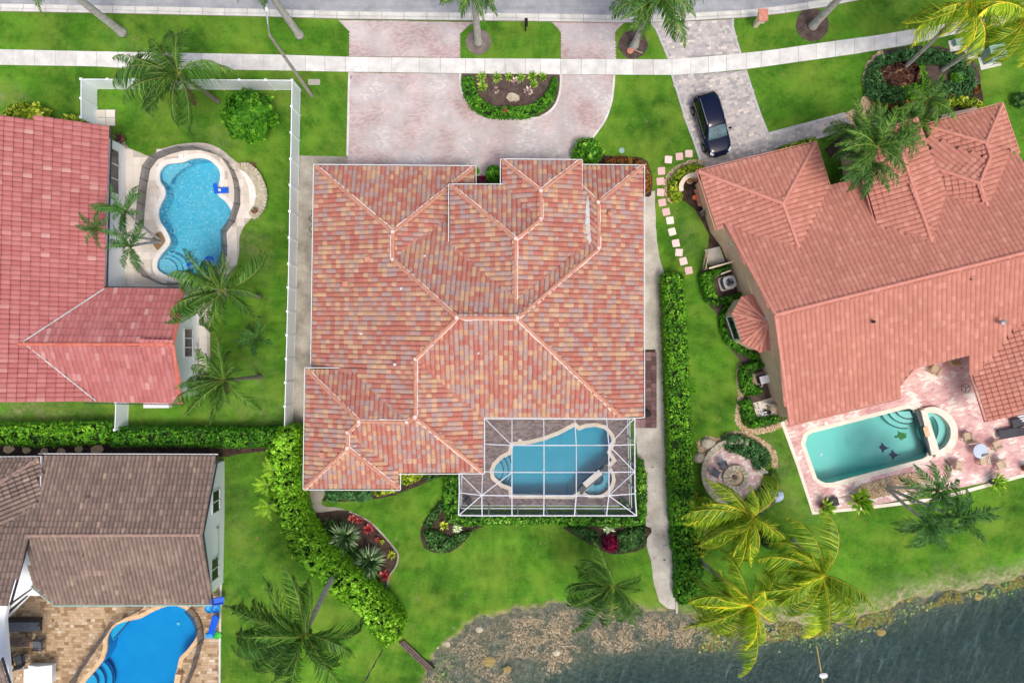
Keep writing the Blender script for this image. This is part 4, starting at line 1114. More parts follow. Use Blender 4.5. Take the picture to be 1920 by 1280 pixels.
gb = MB(); V = [(bX, byN, 0), (bX, byM, 0), (bX - .1, byS, 0), (bX, byN, 2.75), (bX, byM, 4.7), (bX - .1, byS, 3.0)]
V2 = [(v[0] - 0.3, v[1], v[2]) for v in V]
gb.add(V + V2, [(0, 1, 4, 3)[::-1], (1, 2, 5, 4)[::-1], (6, 9, 10, 7)[::-1], (7, 10, 11, 8)[::-1], (0, 3, 9, 6), (2, 8, 11, 5), (3, 4, 10, 9), (4, 5, 11, 10)])
gb.build('gable_wall', M['stuccow'], blh)
wall_prism(blh, [(bX - .3, byN), (bX - .3, byS), (P(110, 0).x, byS), (-44, P(0, 1075).y), (-44, byN)], 0, 2.65, M['stuccow'])
window(blh, (bX, P(0, 910).y), (bX, P(0, 950).y), 0.95, 2.2, (1, 0), 2)
window(blh, (bX - .07, P(0, 1032).y), (bX - .07, P(0, 1072).y), 0.95, 2.2, (1, 0), 2)
q = MB(); q.bar((bX + .06, P(0, 1040).y, 1.2), (bX + .06, P(0, 980).y, 1.2), .03).bar((bX + .06, P(0, 980).y, 1.2), (bX + .06, P(0, 980).y, 1.5), .1); q.build('wall_conduit', M['steel'], blh)
# tall white west wing with an angled porch wall
q = MB(); q.prism(xy([(57, 1030), (66, 1096), (20, 1128), (5, 1130), (40, 1030)], 3.3), 0, 3.25); q.build('wing_wall', M['stuccow'], blh)
q = MB(); q.prism(xy([(-60, 1131), (15, 1131), (9, 1160), (20, 1300), (-60, 1300)], 3.2), 2.9, 3.2); q.build('porch_beam', M['stuccow'], blh)
for v_ in (1165, 1290): q = MB(); q.box(P(-6, v_, 0) + Vector((0, 0, 1.45)), (.3, .3, 2.9)); q.build('porch_post', M['stuccow'], blh)
for k in range(4):
    c0, c1 = P(62 - k * 1.5, 1100 + k * 4, 2.9 - k * .25), P(12, 1137 + k * 7, 2.9 - k * .25)
    q = MB(); q.bar(c0, c1, 0.16, 0.1); q.build('pergola_slat', M['trimdark'] if k % 2 == 0 else M['whitepaint'], blh)
# ================================================================== pools
def pool(root, outline, hole, wz, floor_f, plaster, wmat, deck_top):
    """basin walls, floor and water; outline = water edge"""
    b = MB(); n = len(hole); p = [tuple(q) for q in hole]
    if area2(p) < 0: p = p[::-1]
    V = [(x, y, 0.03) for x, y in p] + [(x, y, -3.0) for x, y in p]
    b.add(V, [(i, n + i, n + (i + 1) % n, (i + 1) % n)[::-1] for i in range(n)])
    b.build('basin_wall', plaster, root)
    slab('basin_floor', offset(hole, 0.02), 0, plaster, parent=root, step=0.8, zf=floor_f, smooth=True)
    w = MB(); w.prism(offset(hole, 0.01), -3.2, wz); o = w.build('water', wmat, root)
    return o

M['pl_l'] = mat('blue_pool_plaster', C(118, 212, 240), C(136, 222, 246), 0.7, 1.0)
M['pl_m'] = mat('teal_pool_plaster', C(100, 196, 226), C(112, 204, 232), 0.7, 1.2, fine=0.04, fscale=12)
M['pl_r'] = mat('aqua_pool_plaster', C(160, 238, 230), C(172, 242, 234), 0.7, 0.8)
M['pl_b'] = mat('bright_blue_pool_plaster', C(40, 186, 238), C(52, 196, 242), 0.7, 0.8)
M['w_l'] = water_mat('rippled_pool_water', (0.0, 0.86, 0.97, 1), 0.30, C(140, 226, 248), 0.02, bscale=6.5, bstr=0.5, bdist=0.1, stretch=(0.8, 1.5, 1), rot=0.3, rough=0.05, glint=(0.50, 0.70, 0.55, C(190, 238, 250)))  # glint paints the bright ripple light as pale water colour
M['w_m'] = water_mat('pool_water', (0.0, 0.84, 0.90, 1), 0.36, bscale=1.6, bstr=0.1)
M['w_r'] = water_mat('pool_water_aqua', (0.0, 0.82, 0.80, 1), 0.22, bscale=1.2, bstr=0.08)
M['w_b'] = water_mat('pool_water_blue', (0.0, 0.80, 0.95, 1), 0.75, bscale=1.2, bstr=0.08)
M['darktile'] = mat('dark_waterline_tile', C(54, 62, 70), C(96, 104, 108), 0.4, 9)
M['stepline'] = mat('step_edge_tile', C(40, 74, 100), None, 0.5)

def step_arc(root, pts, z, m, w=0.1, name='pool_step'):
    return slab(name, pts, z, m, thick=0.25, parent=root)

# ---- top-left curvy pool
pl = thing('swimming_pool', 'curvy blue pool with rippled water and pale deck, ringed by black safety fence', 'pool', P(365, 400))
pool(pl, WL, HOLE_L, -0.12, lambda x, y: -1.25 - 0.03 * (y - 5), M['pl_l'], M['w_l'], 0)
ring('coping', WL, offset(WL, 0.36), 0.075, M['copwhite'], 0.16, pl)
DECK_L = xy(cr([(222, 262), (240, 277), (262, 286), (281, 293), (300, 281), (330, 272), (365, 268), (390, 270), (413, 279), (434, 296), (455, 313), (470, 328), (480, 350), (485, 372), (483, 390), (474, 406), (458, 424), (449, 446), (449, 470), (443, 496), (428, 520), (424, 548), (420, 566), (398, 572), (394, 620), (394, 690), (384, 716), (370, 716), (362, 640), (340, 545), (300, 548), (228, 548), (228, 400)], 3))
dk = slab('deck', DECK_L, 0.03, M['creamjoint'], [offset(WL, 0.3)], 0.03, pl)
pave('deck_tile', dk, offset(DECK_L, -0.04), [offset(WL, 0.34)], 0.6, 0.6, 0.042, M['deckcream'], radians(1), 0.012, indiv=300, brick=False, jitter=0.002)
slab('planting_circle', xy([(284, 452), (290, 440), (300, 434), (311, 438), (316, 448), (311, 460), (304, 470), (294, 468)]), 0.06, M['pebble'], thick=0.04, parent=pl)
for i, (rr0, zz) in enumerate(((20, -0.35), (27, -0.6), (34, -0.85))):
    pts = [p for p in [(304 + rr0 * cos(a) * 1.15, 504 + rr0 * sin(a)) for a in np.arange(0, 2 * pi, pi / 10)]]
    step_arc(pl, xy(pts), zz, M['pl_l'])
step_arc(pl, xy([(300, 335), (296, 318), (310, 305), (345, 300), (352, 305), (330, 318), (318, 330), (312, 345)]), -0.45, M['pl_l'], name='sun_shelf')
# waterfall basin planter of stacked stone at the far side
t = thing('stone_planter', 'crescent raised planter of pale stone on the curvy pool deck edge', 'planter', P(484, 358))
out_ = [(448, 311), (462, 309), (476, 318), (488, 334), (495, 352), (497, 370), (493, 388), (484, 402), (474, 408), (470, 400), (480, 388), (484, 372), (483, 356), (476, 340), (464, 326), (452, 318)]
MBx = MB(); MBx.prism(xy(out_), 0, 0.45); MBx.build('stone_wall', M['rock'], t)
slab('gravel_fill', offset(xy([(452, 320), (464, 327), (476, 341), (483, 357), (484, 372), (478, 388), (470, 398), (473, 378), (470, 350), (462, 334)]), 0.05), 0.35, M['copwhite'], thick=0.35, parent=t)
lx = cr([(448, 311), (462, 309), (476, 318), (488, 334), (495, 352), (497, 370), (493, 388), (484, 402), (474, 408)], 3, False)
for i in range(len(lx) - 1):
    q = MB(); c0, c1 = P(*lx[i], .5), P(*lx[i + 1], .5); q.bar(c0 + (c1 - c0) * .06, c1 - (c1 - c0) * .06, 0.34 + RND.uniform(-.04, .04), 0.14 + RND.uniform(-.02, .03)); q.build('cap_stone', M['rock'], t)

# baby fence of black mesh round the curvy pool
M['meshblack'] = None
def screen_mat(name, col, alpha):
    m, t, b, o = new_mat(name)
    tr = t.nodes.new('ShaderNodeBsdfTransparent'); ms = t.nodes.new('ShaderNodeMixShader'); ms.inputs[0].default_value = alpha
    b.inputs['Base Color'].default_value = col; b.inputs['Roughness'].default_value = 0.8
    t.links.new(tr.outputs[0], ms.inputs[1]); t.links.new(b.outputs[0], ms.inputs[2]); t.links.new(ms.outputs[0], o.inputs[0])
    return m
M['meshblack'] = screen_mat('black_mesh', C(120, 116, 116), 0.48)
M['screen'] = screen_mat('insect_screen', C(80, 86, 96), 0.15)
def mesh_fence(label, runs, h=1.2):
    t = thing('pool_fence', label, 'fence', P(*runs[0][0]))
    for run in runs:
        for i in range(len(run) - 1):
            a, b_ = P(*run[i]), P(*run[i + 1])
            q = MB(); up = Vector((0, 0, h))
            d = (b_ - a).normalized(); nn = Vector((d.y, -d.x, 0)) * 0.006
            q.add([a + nn, b_ + nn, b_ + up + nn, a + up + nn, a - nn, b_ - nn, b_ + up - nn, a + up - nn], [(0, 1, 2, 3), (7, 6, 5, 4), (3, 2, 6, 7), (1, 0, 4, 5)])
            q.build('mesh_panel', M['meshblack'], t)
        for i, p in enumerate(run):
            q = MB(); a = P(*p); q.tube([a, a + Vector((0, 0, h + .03))], 0.022, 6); q.build('post', M['black'], t)
    return t
mesh_fence('black mesh safety fence bent round the curvy blue pool', [[(269.6, 425), (272.8, 385), (275, 362), (278, 341), (282, 318.6), (296, 299.6), (321, 289), (346.6, 282.7), (375, 281.6), (404.6, 290), (427.8, 303.8), (440, 321), (447.5, 340), (451, 358), (451, 385), (440.5, 416.7), (425.5, 436), (426.8, 463), (426.8, 478), (417, 501), (404, 517)], [(262, 495), (282, 520), (312, 534), (345, 533)]])

# ---- main house pool and lanai
pm = thing('swimming_pool', 'teal freeform pool with rounded steps and spa under the screen enclosure', 'pool', P(1040, 870))
DECK_M = xy([(905, 783), (1192, 783), (1180, 783), (1179, 947), (866, 947), (866, 884), (905, 884)])
DECK_M = xy([(893, 770), (1177, 770), (1178, 948), (865, 948), (865, 880), (893, 880)])
def fm(x, y): return -1.35 - 0.05 * (x - 1)
pool(pm, WM, HOLE_M, -0.10, fm, M['pl_m'], M['w_m'], 0)
slab('coping', offset(WM, 0.3), 0.075, M['coping'], [WM], 0.16, pm)
spa_o = [(1138.5, 872)] + SPA_M + [(1090, 922)]
ws_in = xy([(1132, 878)] + cr(SPA_M, 2, False) + [(1093, 918)])
spo = xy([(1136, 870), (1146, 876), (1152, 886), (1154.5, 900), (1150, 915), (1141, 927), (1128, 932.5), (1110, 933), (1096, 930), (1086, 924)])
slab('spa_coping', spo, 0.075, M['coping'], [ws_in], 0.2, pm)
q = MB(); q.prism(offset(ws_in, 0.05), -3.1, -1.0); q.build('spa_floor', M['pl_m'], pm)
slab('spa_bench', offset(ws_in, 0.03), -0.45, M['pl_m'], [xy([(1120 + 13 * cos(a), 899 + 13 * sin(a)) for a in np.arange(0, 2 * pi, pi / 8)])], 0.5, pm)
q = MB(); q.bar(P(1139, 873, -.3), P(1086, 919, -.3), 0.42, 0.9); q.build('spa_wall', M['darktile'], pm)
q = MB(); q.bar(P(1126, 884, .17), P(1096, 909.5, .17), 0.46, 0.06); q.build('spillway', M['copwhite'], pm)
for i, rr0 in enumerate((20, 29, 37)):
    st = [(924 + rr0 * cos(a), 883 + rr0 * sin(a) * 1.1) for a in np.arange(-pi / 2, pi / 2 + .01, pi / 12)] + [(918, 883 + rr0), (918, 883 - rr0)]
    slab('pool_step', xy(st), -0.28 - 0.26 * i, M['pl_m'], thick=0.3, parent=pm)
    lin = xy([(924 + rr0 * cos(a), 883 + rr0 * sin(a) * 1.1) for a in np.arange(-pi / 2, pi / 2 + .01, pi / 12)])
    slab('step_edge', strip_poly(lin, 0.07), -0.27 - 0.26 * i, M['stepline'], thick=0.02, parent=pm)
dkm = slab('deck', DECK_M, 0.03, M['mulchgrey'], [offset(WM, 0.25), spo], 0.03, pm)
pave('deck_paver', dkm, DECK_M, [offset(WM, 0.29), spo], 0.26, 0.13, 0.042, M['deckmain'], 0, 0.01)
b = MB(); b.lathe(P(975, 826, .05), [(.0, 0), (.15, 0), (.15, .02), (.0, .02)], 14); b.build('skimmer_lid', M['trim'], pm)

# ---- screen enclosure
en = thing('screen_enclosure', 'white framed screen cage over the teal pool behind the large house', 'pool cage', P(1040, 880))
z1, z2 = 3.0, 3.75
N = {}
for j, v in enumerate((783, 833, 884, 928, 966)):
    for i, u in enumerate((861, 904, 960, 1019.5, 1079.5, 1140, 1190)):
        N[i, j] = (u, v, z1)
for i, u in ((2, 960), (3, 1020), (4, 1080.5), (5, 1141.5)):
    for j, v in ((1, 834.5), (2, 885), (3, 928.5)): N[i, j] = (u, v, z2)
N[1, 3] = (903.5, 928, 3.5)
N[1, 0] = (907.5, 783, z1); N[1, 1] = (908, 832, z1); N[1, 2] = (905, 883.5, z1)
N[6, 3] = (1190.5, 925, z1); N[6, 4] = (1193.5, 966, z1); N[4, 4] = (1077, 966, z1); N[5, 4] = (1137, 966, z1); N[4, 0] = (1077.5, 783, z1); N[5, 0] = (1137, 783, z1)
N[0, 2] = (861, 886, z1); N[0, 3] = (861.5, 923, z1); N[0, 4] = (860, 965.5, z1)
def beam(a, b_, w=0.085): q = MB(); q.bar(P(*N[a]), P(*N[b_]), w * .78, 0.10); q.build('roof_beam', M['aluwhite'], en)
for j in range(5):
    for i in range(6):
        if j < 2 and i == 0: continue
        if j == 2 and i == 0: beam((0, 2), (1, 2)); continue
        beam((i, j), (i + 1, j), 0.11 if j in (0, 4) else 0.085)
for i in range(7):
    for j in range(4):
        if i == 0 and j < 2: continue
        beam((i, j), (i, j + 1), 0.11 if i in (0, 6) else 0.085)
for a, b_ in (((1, 0), (2, 1)), ((0, 2), (1, 3)), ((1, 3), (2, 2)), ((0, 4), (1, 3)), ((6, 0), (5, 1)), ((5, 1), (6, 2)), ((6, 2), (5, 3)), ((5, 3), (6, 4))): beam(a, b_, 0.075)
for j in range(4):
    for i in range(6):
        if i == 0 and j < 2: continue
        q = [P(*N[i, j]), P(*N[i + 1, j]), P(*N[i + 1, j + 1]), P(*N[i, j + 1])]
        dz = Vector((0, 0, .05))
        mk('screen_panel', [v + dz for v in q] , [(3, 2, 1, 0)], M['screen'], en)
# side walls
def side(a, b_, n):
    A_, B_ = P(*a), P(*b_)
    A0, B0 = Vector((A_.x, A_.y, 0)), Vector((B_.x, B_.y, 0))
    d = B0 - A0; nn = Vector((d.y, -d.x, 0)).normalized()
    for zz in (0.06, 0.95): q = MB(); q.bar(A0 + Vector((0, 0, zz)), B0 + Vector((0, 0, zz)), 0.06, 0.1); q.build('wall_rail', M['aluwhite'], en)
    for k in range(n + 1):
        q = MB(); c = A0 + d * (k / n); q.bar(c, c + Vector((0, 0, z1)), 0.07, 0.07); q.build('post', M['aluwhite'], en)
    for k in range(n):
        c, e = A0 + d * (k / n), A0 + d * ((k + 1) / n); up = Vector((0, 0, z1 - .05))
        mk('screen_panel', [c, e, e + up, c + up], [(0, 1, 2, 3)], M['screen'], en)
side((860, 965.5, z1), (1193.5, 966, z1), 6); side((1193.5, 966, z1), (1189.5, 783, z1), 4); side((861, 886, z1), (860, 965.5, z1), 2)

# ---- right neighbour's pool
pr = thing('swimming_pool', 'long aqua pool with turtle and ray mosaics and half-round spa at one end', 'pool', P(1640, 835))
def fr_(x, y): return -1.25 - 0.045 * (28.5 - x)
pool(pr, WR, HOLE_R, -0.10, fr_, M['pl_r'], M['w_r'], 0)
RIM = xy([(1500, 831), (1506, 812), (1520, 803), (1667, 766), (1700, 757.5), (1716, 760), (1722, 770), (1748, 856), (1742, 864), (1732, 867), (1562, 912), (1546, 913), (1532, 905), (1523, 897)])
slab('coping', RIM, 0.075, M['coping'], [WR], 0.16, pr)
SPO = xy(cr([(1727, 765), (1744, 761.5), (1760, 765), (1775, 774), (1786, 790), (1791, 810), (1787, 829), (1778, 842), (1764, 852), (1750, 855)], 3, False))
slab('spa_coping', SPO, 0.34, M['coping'], [WSR], 0.5, pr)
q = MB(); q.prism(offset(WSR, .02), -3.1, -0.75); q.build('spa_floor', M['pl_r'], pr)
w_ = MB(); w_.prism(offset(WSR, .015), -0.8, 0.26); w_.build('spa_water', M['w_r'], pr)
slab('spa_bench', offset(WSR, .01), -0.2, M['pl_r'], [xy([(1745 + 17 * cos(a), 806 + 24 * sin(a)) for a in np.arange(0, 2 * pi, pi / 9)])], 0.5, pr)
slab('step_edge', strip_poly(xy([(1742 + 20 * cos(a), 806 + 27 * sin(a)) for a in np.arange(-1.2, 1.5, .2)]), 0.08), -0.19, M['stepline'], thick=0.02, parent=pr)
q = MB(); q.bar(P(1716.5, 768, .0), P(1744, 852, .0), 0.30, 0.5); q.build('spa_wall', M['darktile'], pr)
q = MB(); q.bar(P(1728, 768, .2), P(1748, 851, .2), 0.34, 0.42); q.build('weir_wall', M['coping'], pr)
q = MB(); q.bar(P(1734.5, 800, .42), P(1740, 818, .42), 0.36, 0.03); q.build('spillway', M['coptan'], pr)
for i, rr0 in enumerate((22, 32, 42)):
    cx, cy = 1709, 764
    arc = [(cx + rr0 * 1.15 * cos(a), cy + rr0 * sin(a)) for a in np.arange(0.15, pi - .25, pi / 12)]
    arc = [p for p in arc if inpoly([P(*p)[:2]], WR)[0]]
    slab('pool_step', xy([(1712, 772)] + arc), -0.4 - 0.25 * i, M['pl_r'], thick=0.3, parent=pr)
    slab('step_edge', strip_poly(xy(arc), 0.09), -0.385 - 0.25 * i, M['stepline'], thick=0.03, parent=pr)
M['tgreen'] = mat('green_mosaic', C(40, 130, 50), C(70, 160, 60), 0.5, 8); M['tnavy'] = mat('navy_mosaic', C(28, 34, 96), C(48, 54, 120), 0.5, 8)
def on_floor(u, v, dz=.03):
    p = P(u, v, -1.5); return Vector((p.x, p.y, fr_(p.x, p.y) + dz))
def mosaic(label, cat, name, pts, m, parts=()):
    c = on_floor(*pts[0]); V = [on_floor(*p) for p in pts]
    b = MB(); b.prism([(v.x, v.y) for v in V], min(v.z for v in V) - .01, max(v.z for v in V) + .01)
    o = b.build(name, m, loc=c); tag(o, label, cat); return o
tt = thing('turtle_mosaic', 'green sea turtle mosaic on the aqua pool floor', 'mosaic', on_floor(1685, 816))
def blob(cx, cy, rx, ry, rot, n=14): return [(cx + rx * cos(a) * cos(rot) - ry * sin(a) * sin(rot), cy + rx * cos(a) * sin(rot) + ry * sin(a) * cos(rot)) for a in np.arange(0, 2 * pi, 2 * pi / n)]
for nm, bl in (('shell', blob(1686, 815.5, 8, 6, .1)), ('head', blob(1675.5, 817.5, 3, 2.2, 0, 8)), ('flipper', [(1681, 811), (1677, 806), (1681, 807.5), (1685, 810)]), ('flipper', [(1681, 820), (1685, 824), (1687.5, 824.5), (1685, 820)]), ('flipper', [(1692, 812), (1694, 809.5), (1695, 812.5)]), ('flipper', [(1692, 819), (1695, 819), (1694, 816.5)])):
    V = [on_floor(*p, .05 if nm == 'shell' else .03) for p in bl]; b = MB(); zz = sum(v.z for v in V) / len(V); b.prism([(v.x, v.y) for v in V], zz - .02, zz); b.build(nm, M['tgreen'], tt)
for (cx, cy, lab) in ((1652.5, 838, 'navy ray mosaic on the aqua pool floor, the one nearer the turtle'), (1671, 851, 'navy ray mosaic on the aqua pool floor, the one farther from the turtle')):
    tt = thing('ray_mosaic', lab, 'mosaic', on_floor(cx, cy), 'ray mosaics on the pool floor')
    for nm, bl in (('body', [(cx - 9, cy - 1), (cx - 4, cy - 4), (cx - 3, cy - 10), (cx + 2, cy - 4), (cx + 7, cy - 1), (cx + 7, cy + 2), (cx + 2, cy + 4), (cx - 1, cy + 10), (cx - 4, cy + 3)]), ('tail', [(cx + 7, cy - .5), (cx + 14, cy), (cx + 7, cy + .8)])):
        V = [on_floor(*p) for p in bl]; b = MB(); zz = sum(v.z for v in V) / len(V) + .01; b.prism([(v.x, v.y) for v in V], zz - .02, zz); b.build(nm, M['tnavy'], tt)
b = MB(); c = on_floor(1538, 851); b.lathe(c, [(0, 0), (.13, 0), (.13, .04), (0, .04)], 12); b.build('floor_drain', M['trim'], pr)
b = MB(); b.lathe(P(1549, 793.5, .05), [(0, 0), (.14, 0), (.14, .02), (0, .02)], 14); b.build('skimmer_lid', M['trim'], pr)
DECK_R = xy([(1466, 790), (1480, 780), (1560, 760), (1690, 715), (1700, 660), (1840, 640), (1870, 760), (1990, 735), (1990, 873), (1803, 921), (1757, 933), (1617, 949), (1612, 944), (1524, 960), (1513, 937), (1495, 876)])
DECK_R = xy([(1468, 794), (1485, 770), (1690, 715), (1700, 660), (1840, 640), (1870, 760), (1990, 735), (1990, 872), (1920, 889), (1617, 951), (1524.5, 960)])
dkr = slab('deck', DECK_R, 0.03, M['deckpinkbase'], [offset(HOLE_R, .15)], 0.03, pr)
pave('deck_paver', dkr, offset(DECK_R, -.12), [RIM, SPO], 0.30, 0.15, 0.042, M['deckpink'], radians(14), 0.01, big=area_noise(0.9, 0.2, 0.8))
slab('deck_edge', strip_poly(xy([(1466, 790), (1496, 872), (1524.5, 961), (1617, 952), (1757, 934.5), (1920, 890), (1990, 872)]), 0.26), 0.06, M['coping'], thick=0.06, parent=pr)

# ---- bottom-left pool
pbt = thing('swimming_pool', 'bright blue pool in tan travertine deck below the brown roofed house', 'pool', P(270, 1220))
pool(pbt, WB, HOLE_B, -0.10, lambda x, y: -1.45, M['pl_b'], M['w_b'], 0)
ring('coping', WB, offset(WB, 0.32), 0.075, M['coptan'], 0.16, pbt)
DECK_B = xy([(-40, 1085), (110, 1085), (400, 1085), (413, 1070), (414, 1100), (412, 1200), (411, 1350), (-40, 1350)])
dkb = slab('deck', DECK_B, 0.03, M['travbase'], [offset(WB, 0.28)], 0.03, pbt)
pave('deck_paver', dkb, offset(DECK_B, -.05), [offset(WB, 0.32)], 0.32, 0.22, 0.045, M['trav'], 0, 0.012, indiv=300, mixsize=True)
slab('deck_edge', strip_poly(xy([(415, 1070), (414, 1130), (412.5, 1200), (411.5, 1350)]), 0.14), 0.06, M['curb'], thick=0.06, parent=pbt)
for i, rr0 in enumerate((20, 31, 42)):
    arc = [(158 + rr0 * cos(a), 1283 + rr0 * sin(a)) for a in np.arange(-pi / 2 + .15, pi / 2, pi / 12)]
    slab('pool_step', xy([(150, 1270)] + arc + [(150, 1300)]), -0.35 - 0.25 * i, M['pl_b'], thick=0.3, parent=pbt)
    slab('step_edge', strip_poly(xy(arc), 0.08), -0.335 - 0.25 * i, M['stepline'], thick=0.03, parent=pbt)
slab('sun_shelf', xy([(206, 1205), (200, 1190), (212, 1172), (235, 1160), (241, 1163), (222, 1185)]), -0.45, M['pl_b'], thick=0.3, parent=pbt)
slab('step_edge', strip_poly(xy([(241, 1163), (207, 1201)]), 0.08), -0.43, M['stepline'], thick=0.03, parent=pbt)
b = MB(); b.lathe(P(335, 1168, -1.4), [(0, 0), (.14, 0), (.14, .05), (0, .05)], 12); b.build('floor_drain', M['trim'], pbt)
mesh_fence('black mesh safety fence along the bright blue pool', [[(140, 1288), (150, 1262), (165, 1240), (182, 1215), (200, 1190), (214, 1168), (240, 1152), (270, 1137)], [(352, 1288), (368, 1250), (376, 1222), (384, 1195)], [(384, 1195), (381, 1170), (372, 1150), (360, 1136)]])

# ================================================================== white vinyl fence
def vinyl(label, line, h=1.9, step=1.83, grp=None):
    t = thing('vinyl_fence', label, 'fence', P(*line[0]))
    for i in range(len(line) - 1):
        a, b_ = P(*line[i]), P(*line[i + 1]); d = b_ - a; n = max(1, round(d.length / step))
        for k in range(n):
            c, e = a + d * (k / n), a + d * ((k + 1) / n)
            q = MB(); q.bar(c + Vector((0, 0, h / 2 + .02)), e + Vector((0, 0, h / 2 + .02)), 0.04, h - .12); q.build('fence_panel', M['white'], t)
            for zz in (0.1, h - .03): q = MB(); q.bar(c + Vector((0, 0, zz)), e + Vector((0, 0, zz)), 0.06, 0.14); q.build('fence_rail', M['white'], t)
        for k in range(n + (1 if i == len(line) - 2 else 0)):
            c = a + d * (k / n); q = MB(); q.box(c + Vector((0, 0, h / 2 + .03)), (.13, .13, h + .06)).box(c + Vector((0, 0, h + .08)), (.17, .17, .05)); q.build('post', M['white'], t)
    return t
vinyl('tall white vinyl fence round the yard with the curvy pool', [(182, 236), (182, 167), (563, 169), (557, 500), (549, 800)])
vinyl('short white vinyl gate between rose roofed house and bright hedge', [(242, 752), (240, 800)], 1.7, 1.9)

# ================================================================== street lamp, mailboxes, boxes
t = thing('street_lamp', 'grey street lamp post leaning out over the road by the white fence', 'street lamp', P(585, 180))
b = MB(); a = P(585, 180); b.tube([a, P(505, 66, 7.6)], [.14, .09], 10); b.build('pole', M['greyalu'], t)
b = MB(); b.tube([P(505, 66, 7.6), P(502, 45, 8.3), P(500, 22, 8.6)], .05, 8); b.build('arm', M['steel'], t)
b = MB(); c = P(499, 9, 8.65); b.lathe(c, [(.0, -.1), (.17, -.08), (.2, 0), (.12, .09), (.0, .12)], 12, sy=2.1); b.build('lamp_head', M['steel'], t)
for k in (0.42, 0.47): pass
t = thing('mailbox', 'black mailbox on a post beside the road on front lawn', 'mailbox', P(985.5, 58))
b = MB(); b.bar(P(985.5, 58), P(985.5, 58) + Vector((0, 0, 1.1)), .1); b.build('post', M['blackmat'], t)
b = MB(); c = P(986, 58) + Vector((0, .05, 1.22)); b.box(c, (.24, .52, .16)); b.tube([c + Vector((0, -.26, .08)), c + Vector((0, .26, .08))], .12, 10); b.build('letter_box', M['blackmat'], t)
b = MB(); b.box(c + Vector((.14, .1, .12)), (.02, .14, .05)); b.build('flag', M['orange'], t)
t = thing('mailbox', 'terracotta roofed mailbox on cream pillar by the neighbour driveway', 'mailbox', P(1416, 48))
b = MB(); b.box(P(1416, 48) + Vector((0, 0, .55)), (.34, .34, 1.1)); b.build('pillar', M['stuccoc'], t)
b = MB(); c = P(1416, 48) + Vector((0, 0, 1.35)); b.box(c, (.5, .75, .5)); b.build('letter_box', M['stuccoc'], t)
b = MB(); b.prism([(c.x - .35, c.y - .45), (c.x + .35, c.y - .45), (c.x + .35, c.y + .45), (c.x - .35, c.y + .45)], c.z + .25, c.z + .36); b.build('cap', M['terralight'], t)
for (u, v, w, d, h, lab) in ((1853, 108, 1.1, 1.0, 1.0, 'large pale green transformer cabinet on concrete pad by the sidewalk'), (1822, 97, .6, .5, .7, 'small pale green utility pedestal beside the bushy bed'), (1794, 82, .75, .4, .4, 'low pale utility box next to the sidewalk under the golden palm')):
    t = thing('utility_box', lab, 'utility box', P(u, v), 'utility boxes by the sidewalk')
    c = P(u, v); b = MB(); b.box(c + Vector((0, 0, h / 2 + .06)), (w, d, h), radians(14)); b.build('cabinet', M['utilgreen'], t)
    b = MB(); b.box(c + Vector((0, 0, h + .09)), (w + .08, d + .08, .06), radians(14)); b.build('lid', M['utilgreen'], t)
    b = MB(); b.box(c + Vector((0, -.1, .03)), (w + .5, d + .45, .1), radians(14)); b.build('pad', M['curb'], t)
t = thing('meter_cover', 'grey concrete meter cover set in lawn beside the street lamp', 'cover', P(589, 154.5))
b = MB(); b.box(P(589, 154.5) + Vector((0, 0, .025)), (.9, .42, .05)); b.build('frame', M['pathconc'], t); b = MB(); b.box(P(589, 154.5) + Vector((0, 0, .052)), (.78, .32, .02)); b.build('lid', M['pathdark'], t)
b = MB(); b.lathe(P(1165.5, 282.5, 0), [(.22, 0), (.22, .05), (.17, .07), (0, .07)], 14); tag(b.build('irrigation_cover', M['utilgreen'], loc=P(1165.5, 282.5)), 'round green irrigation cover in lawn beside the horseshoe driveway', 'cover')

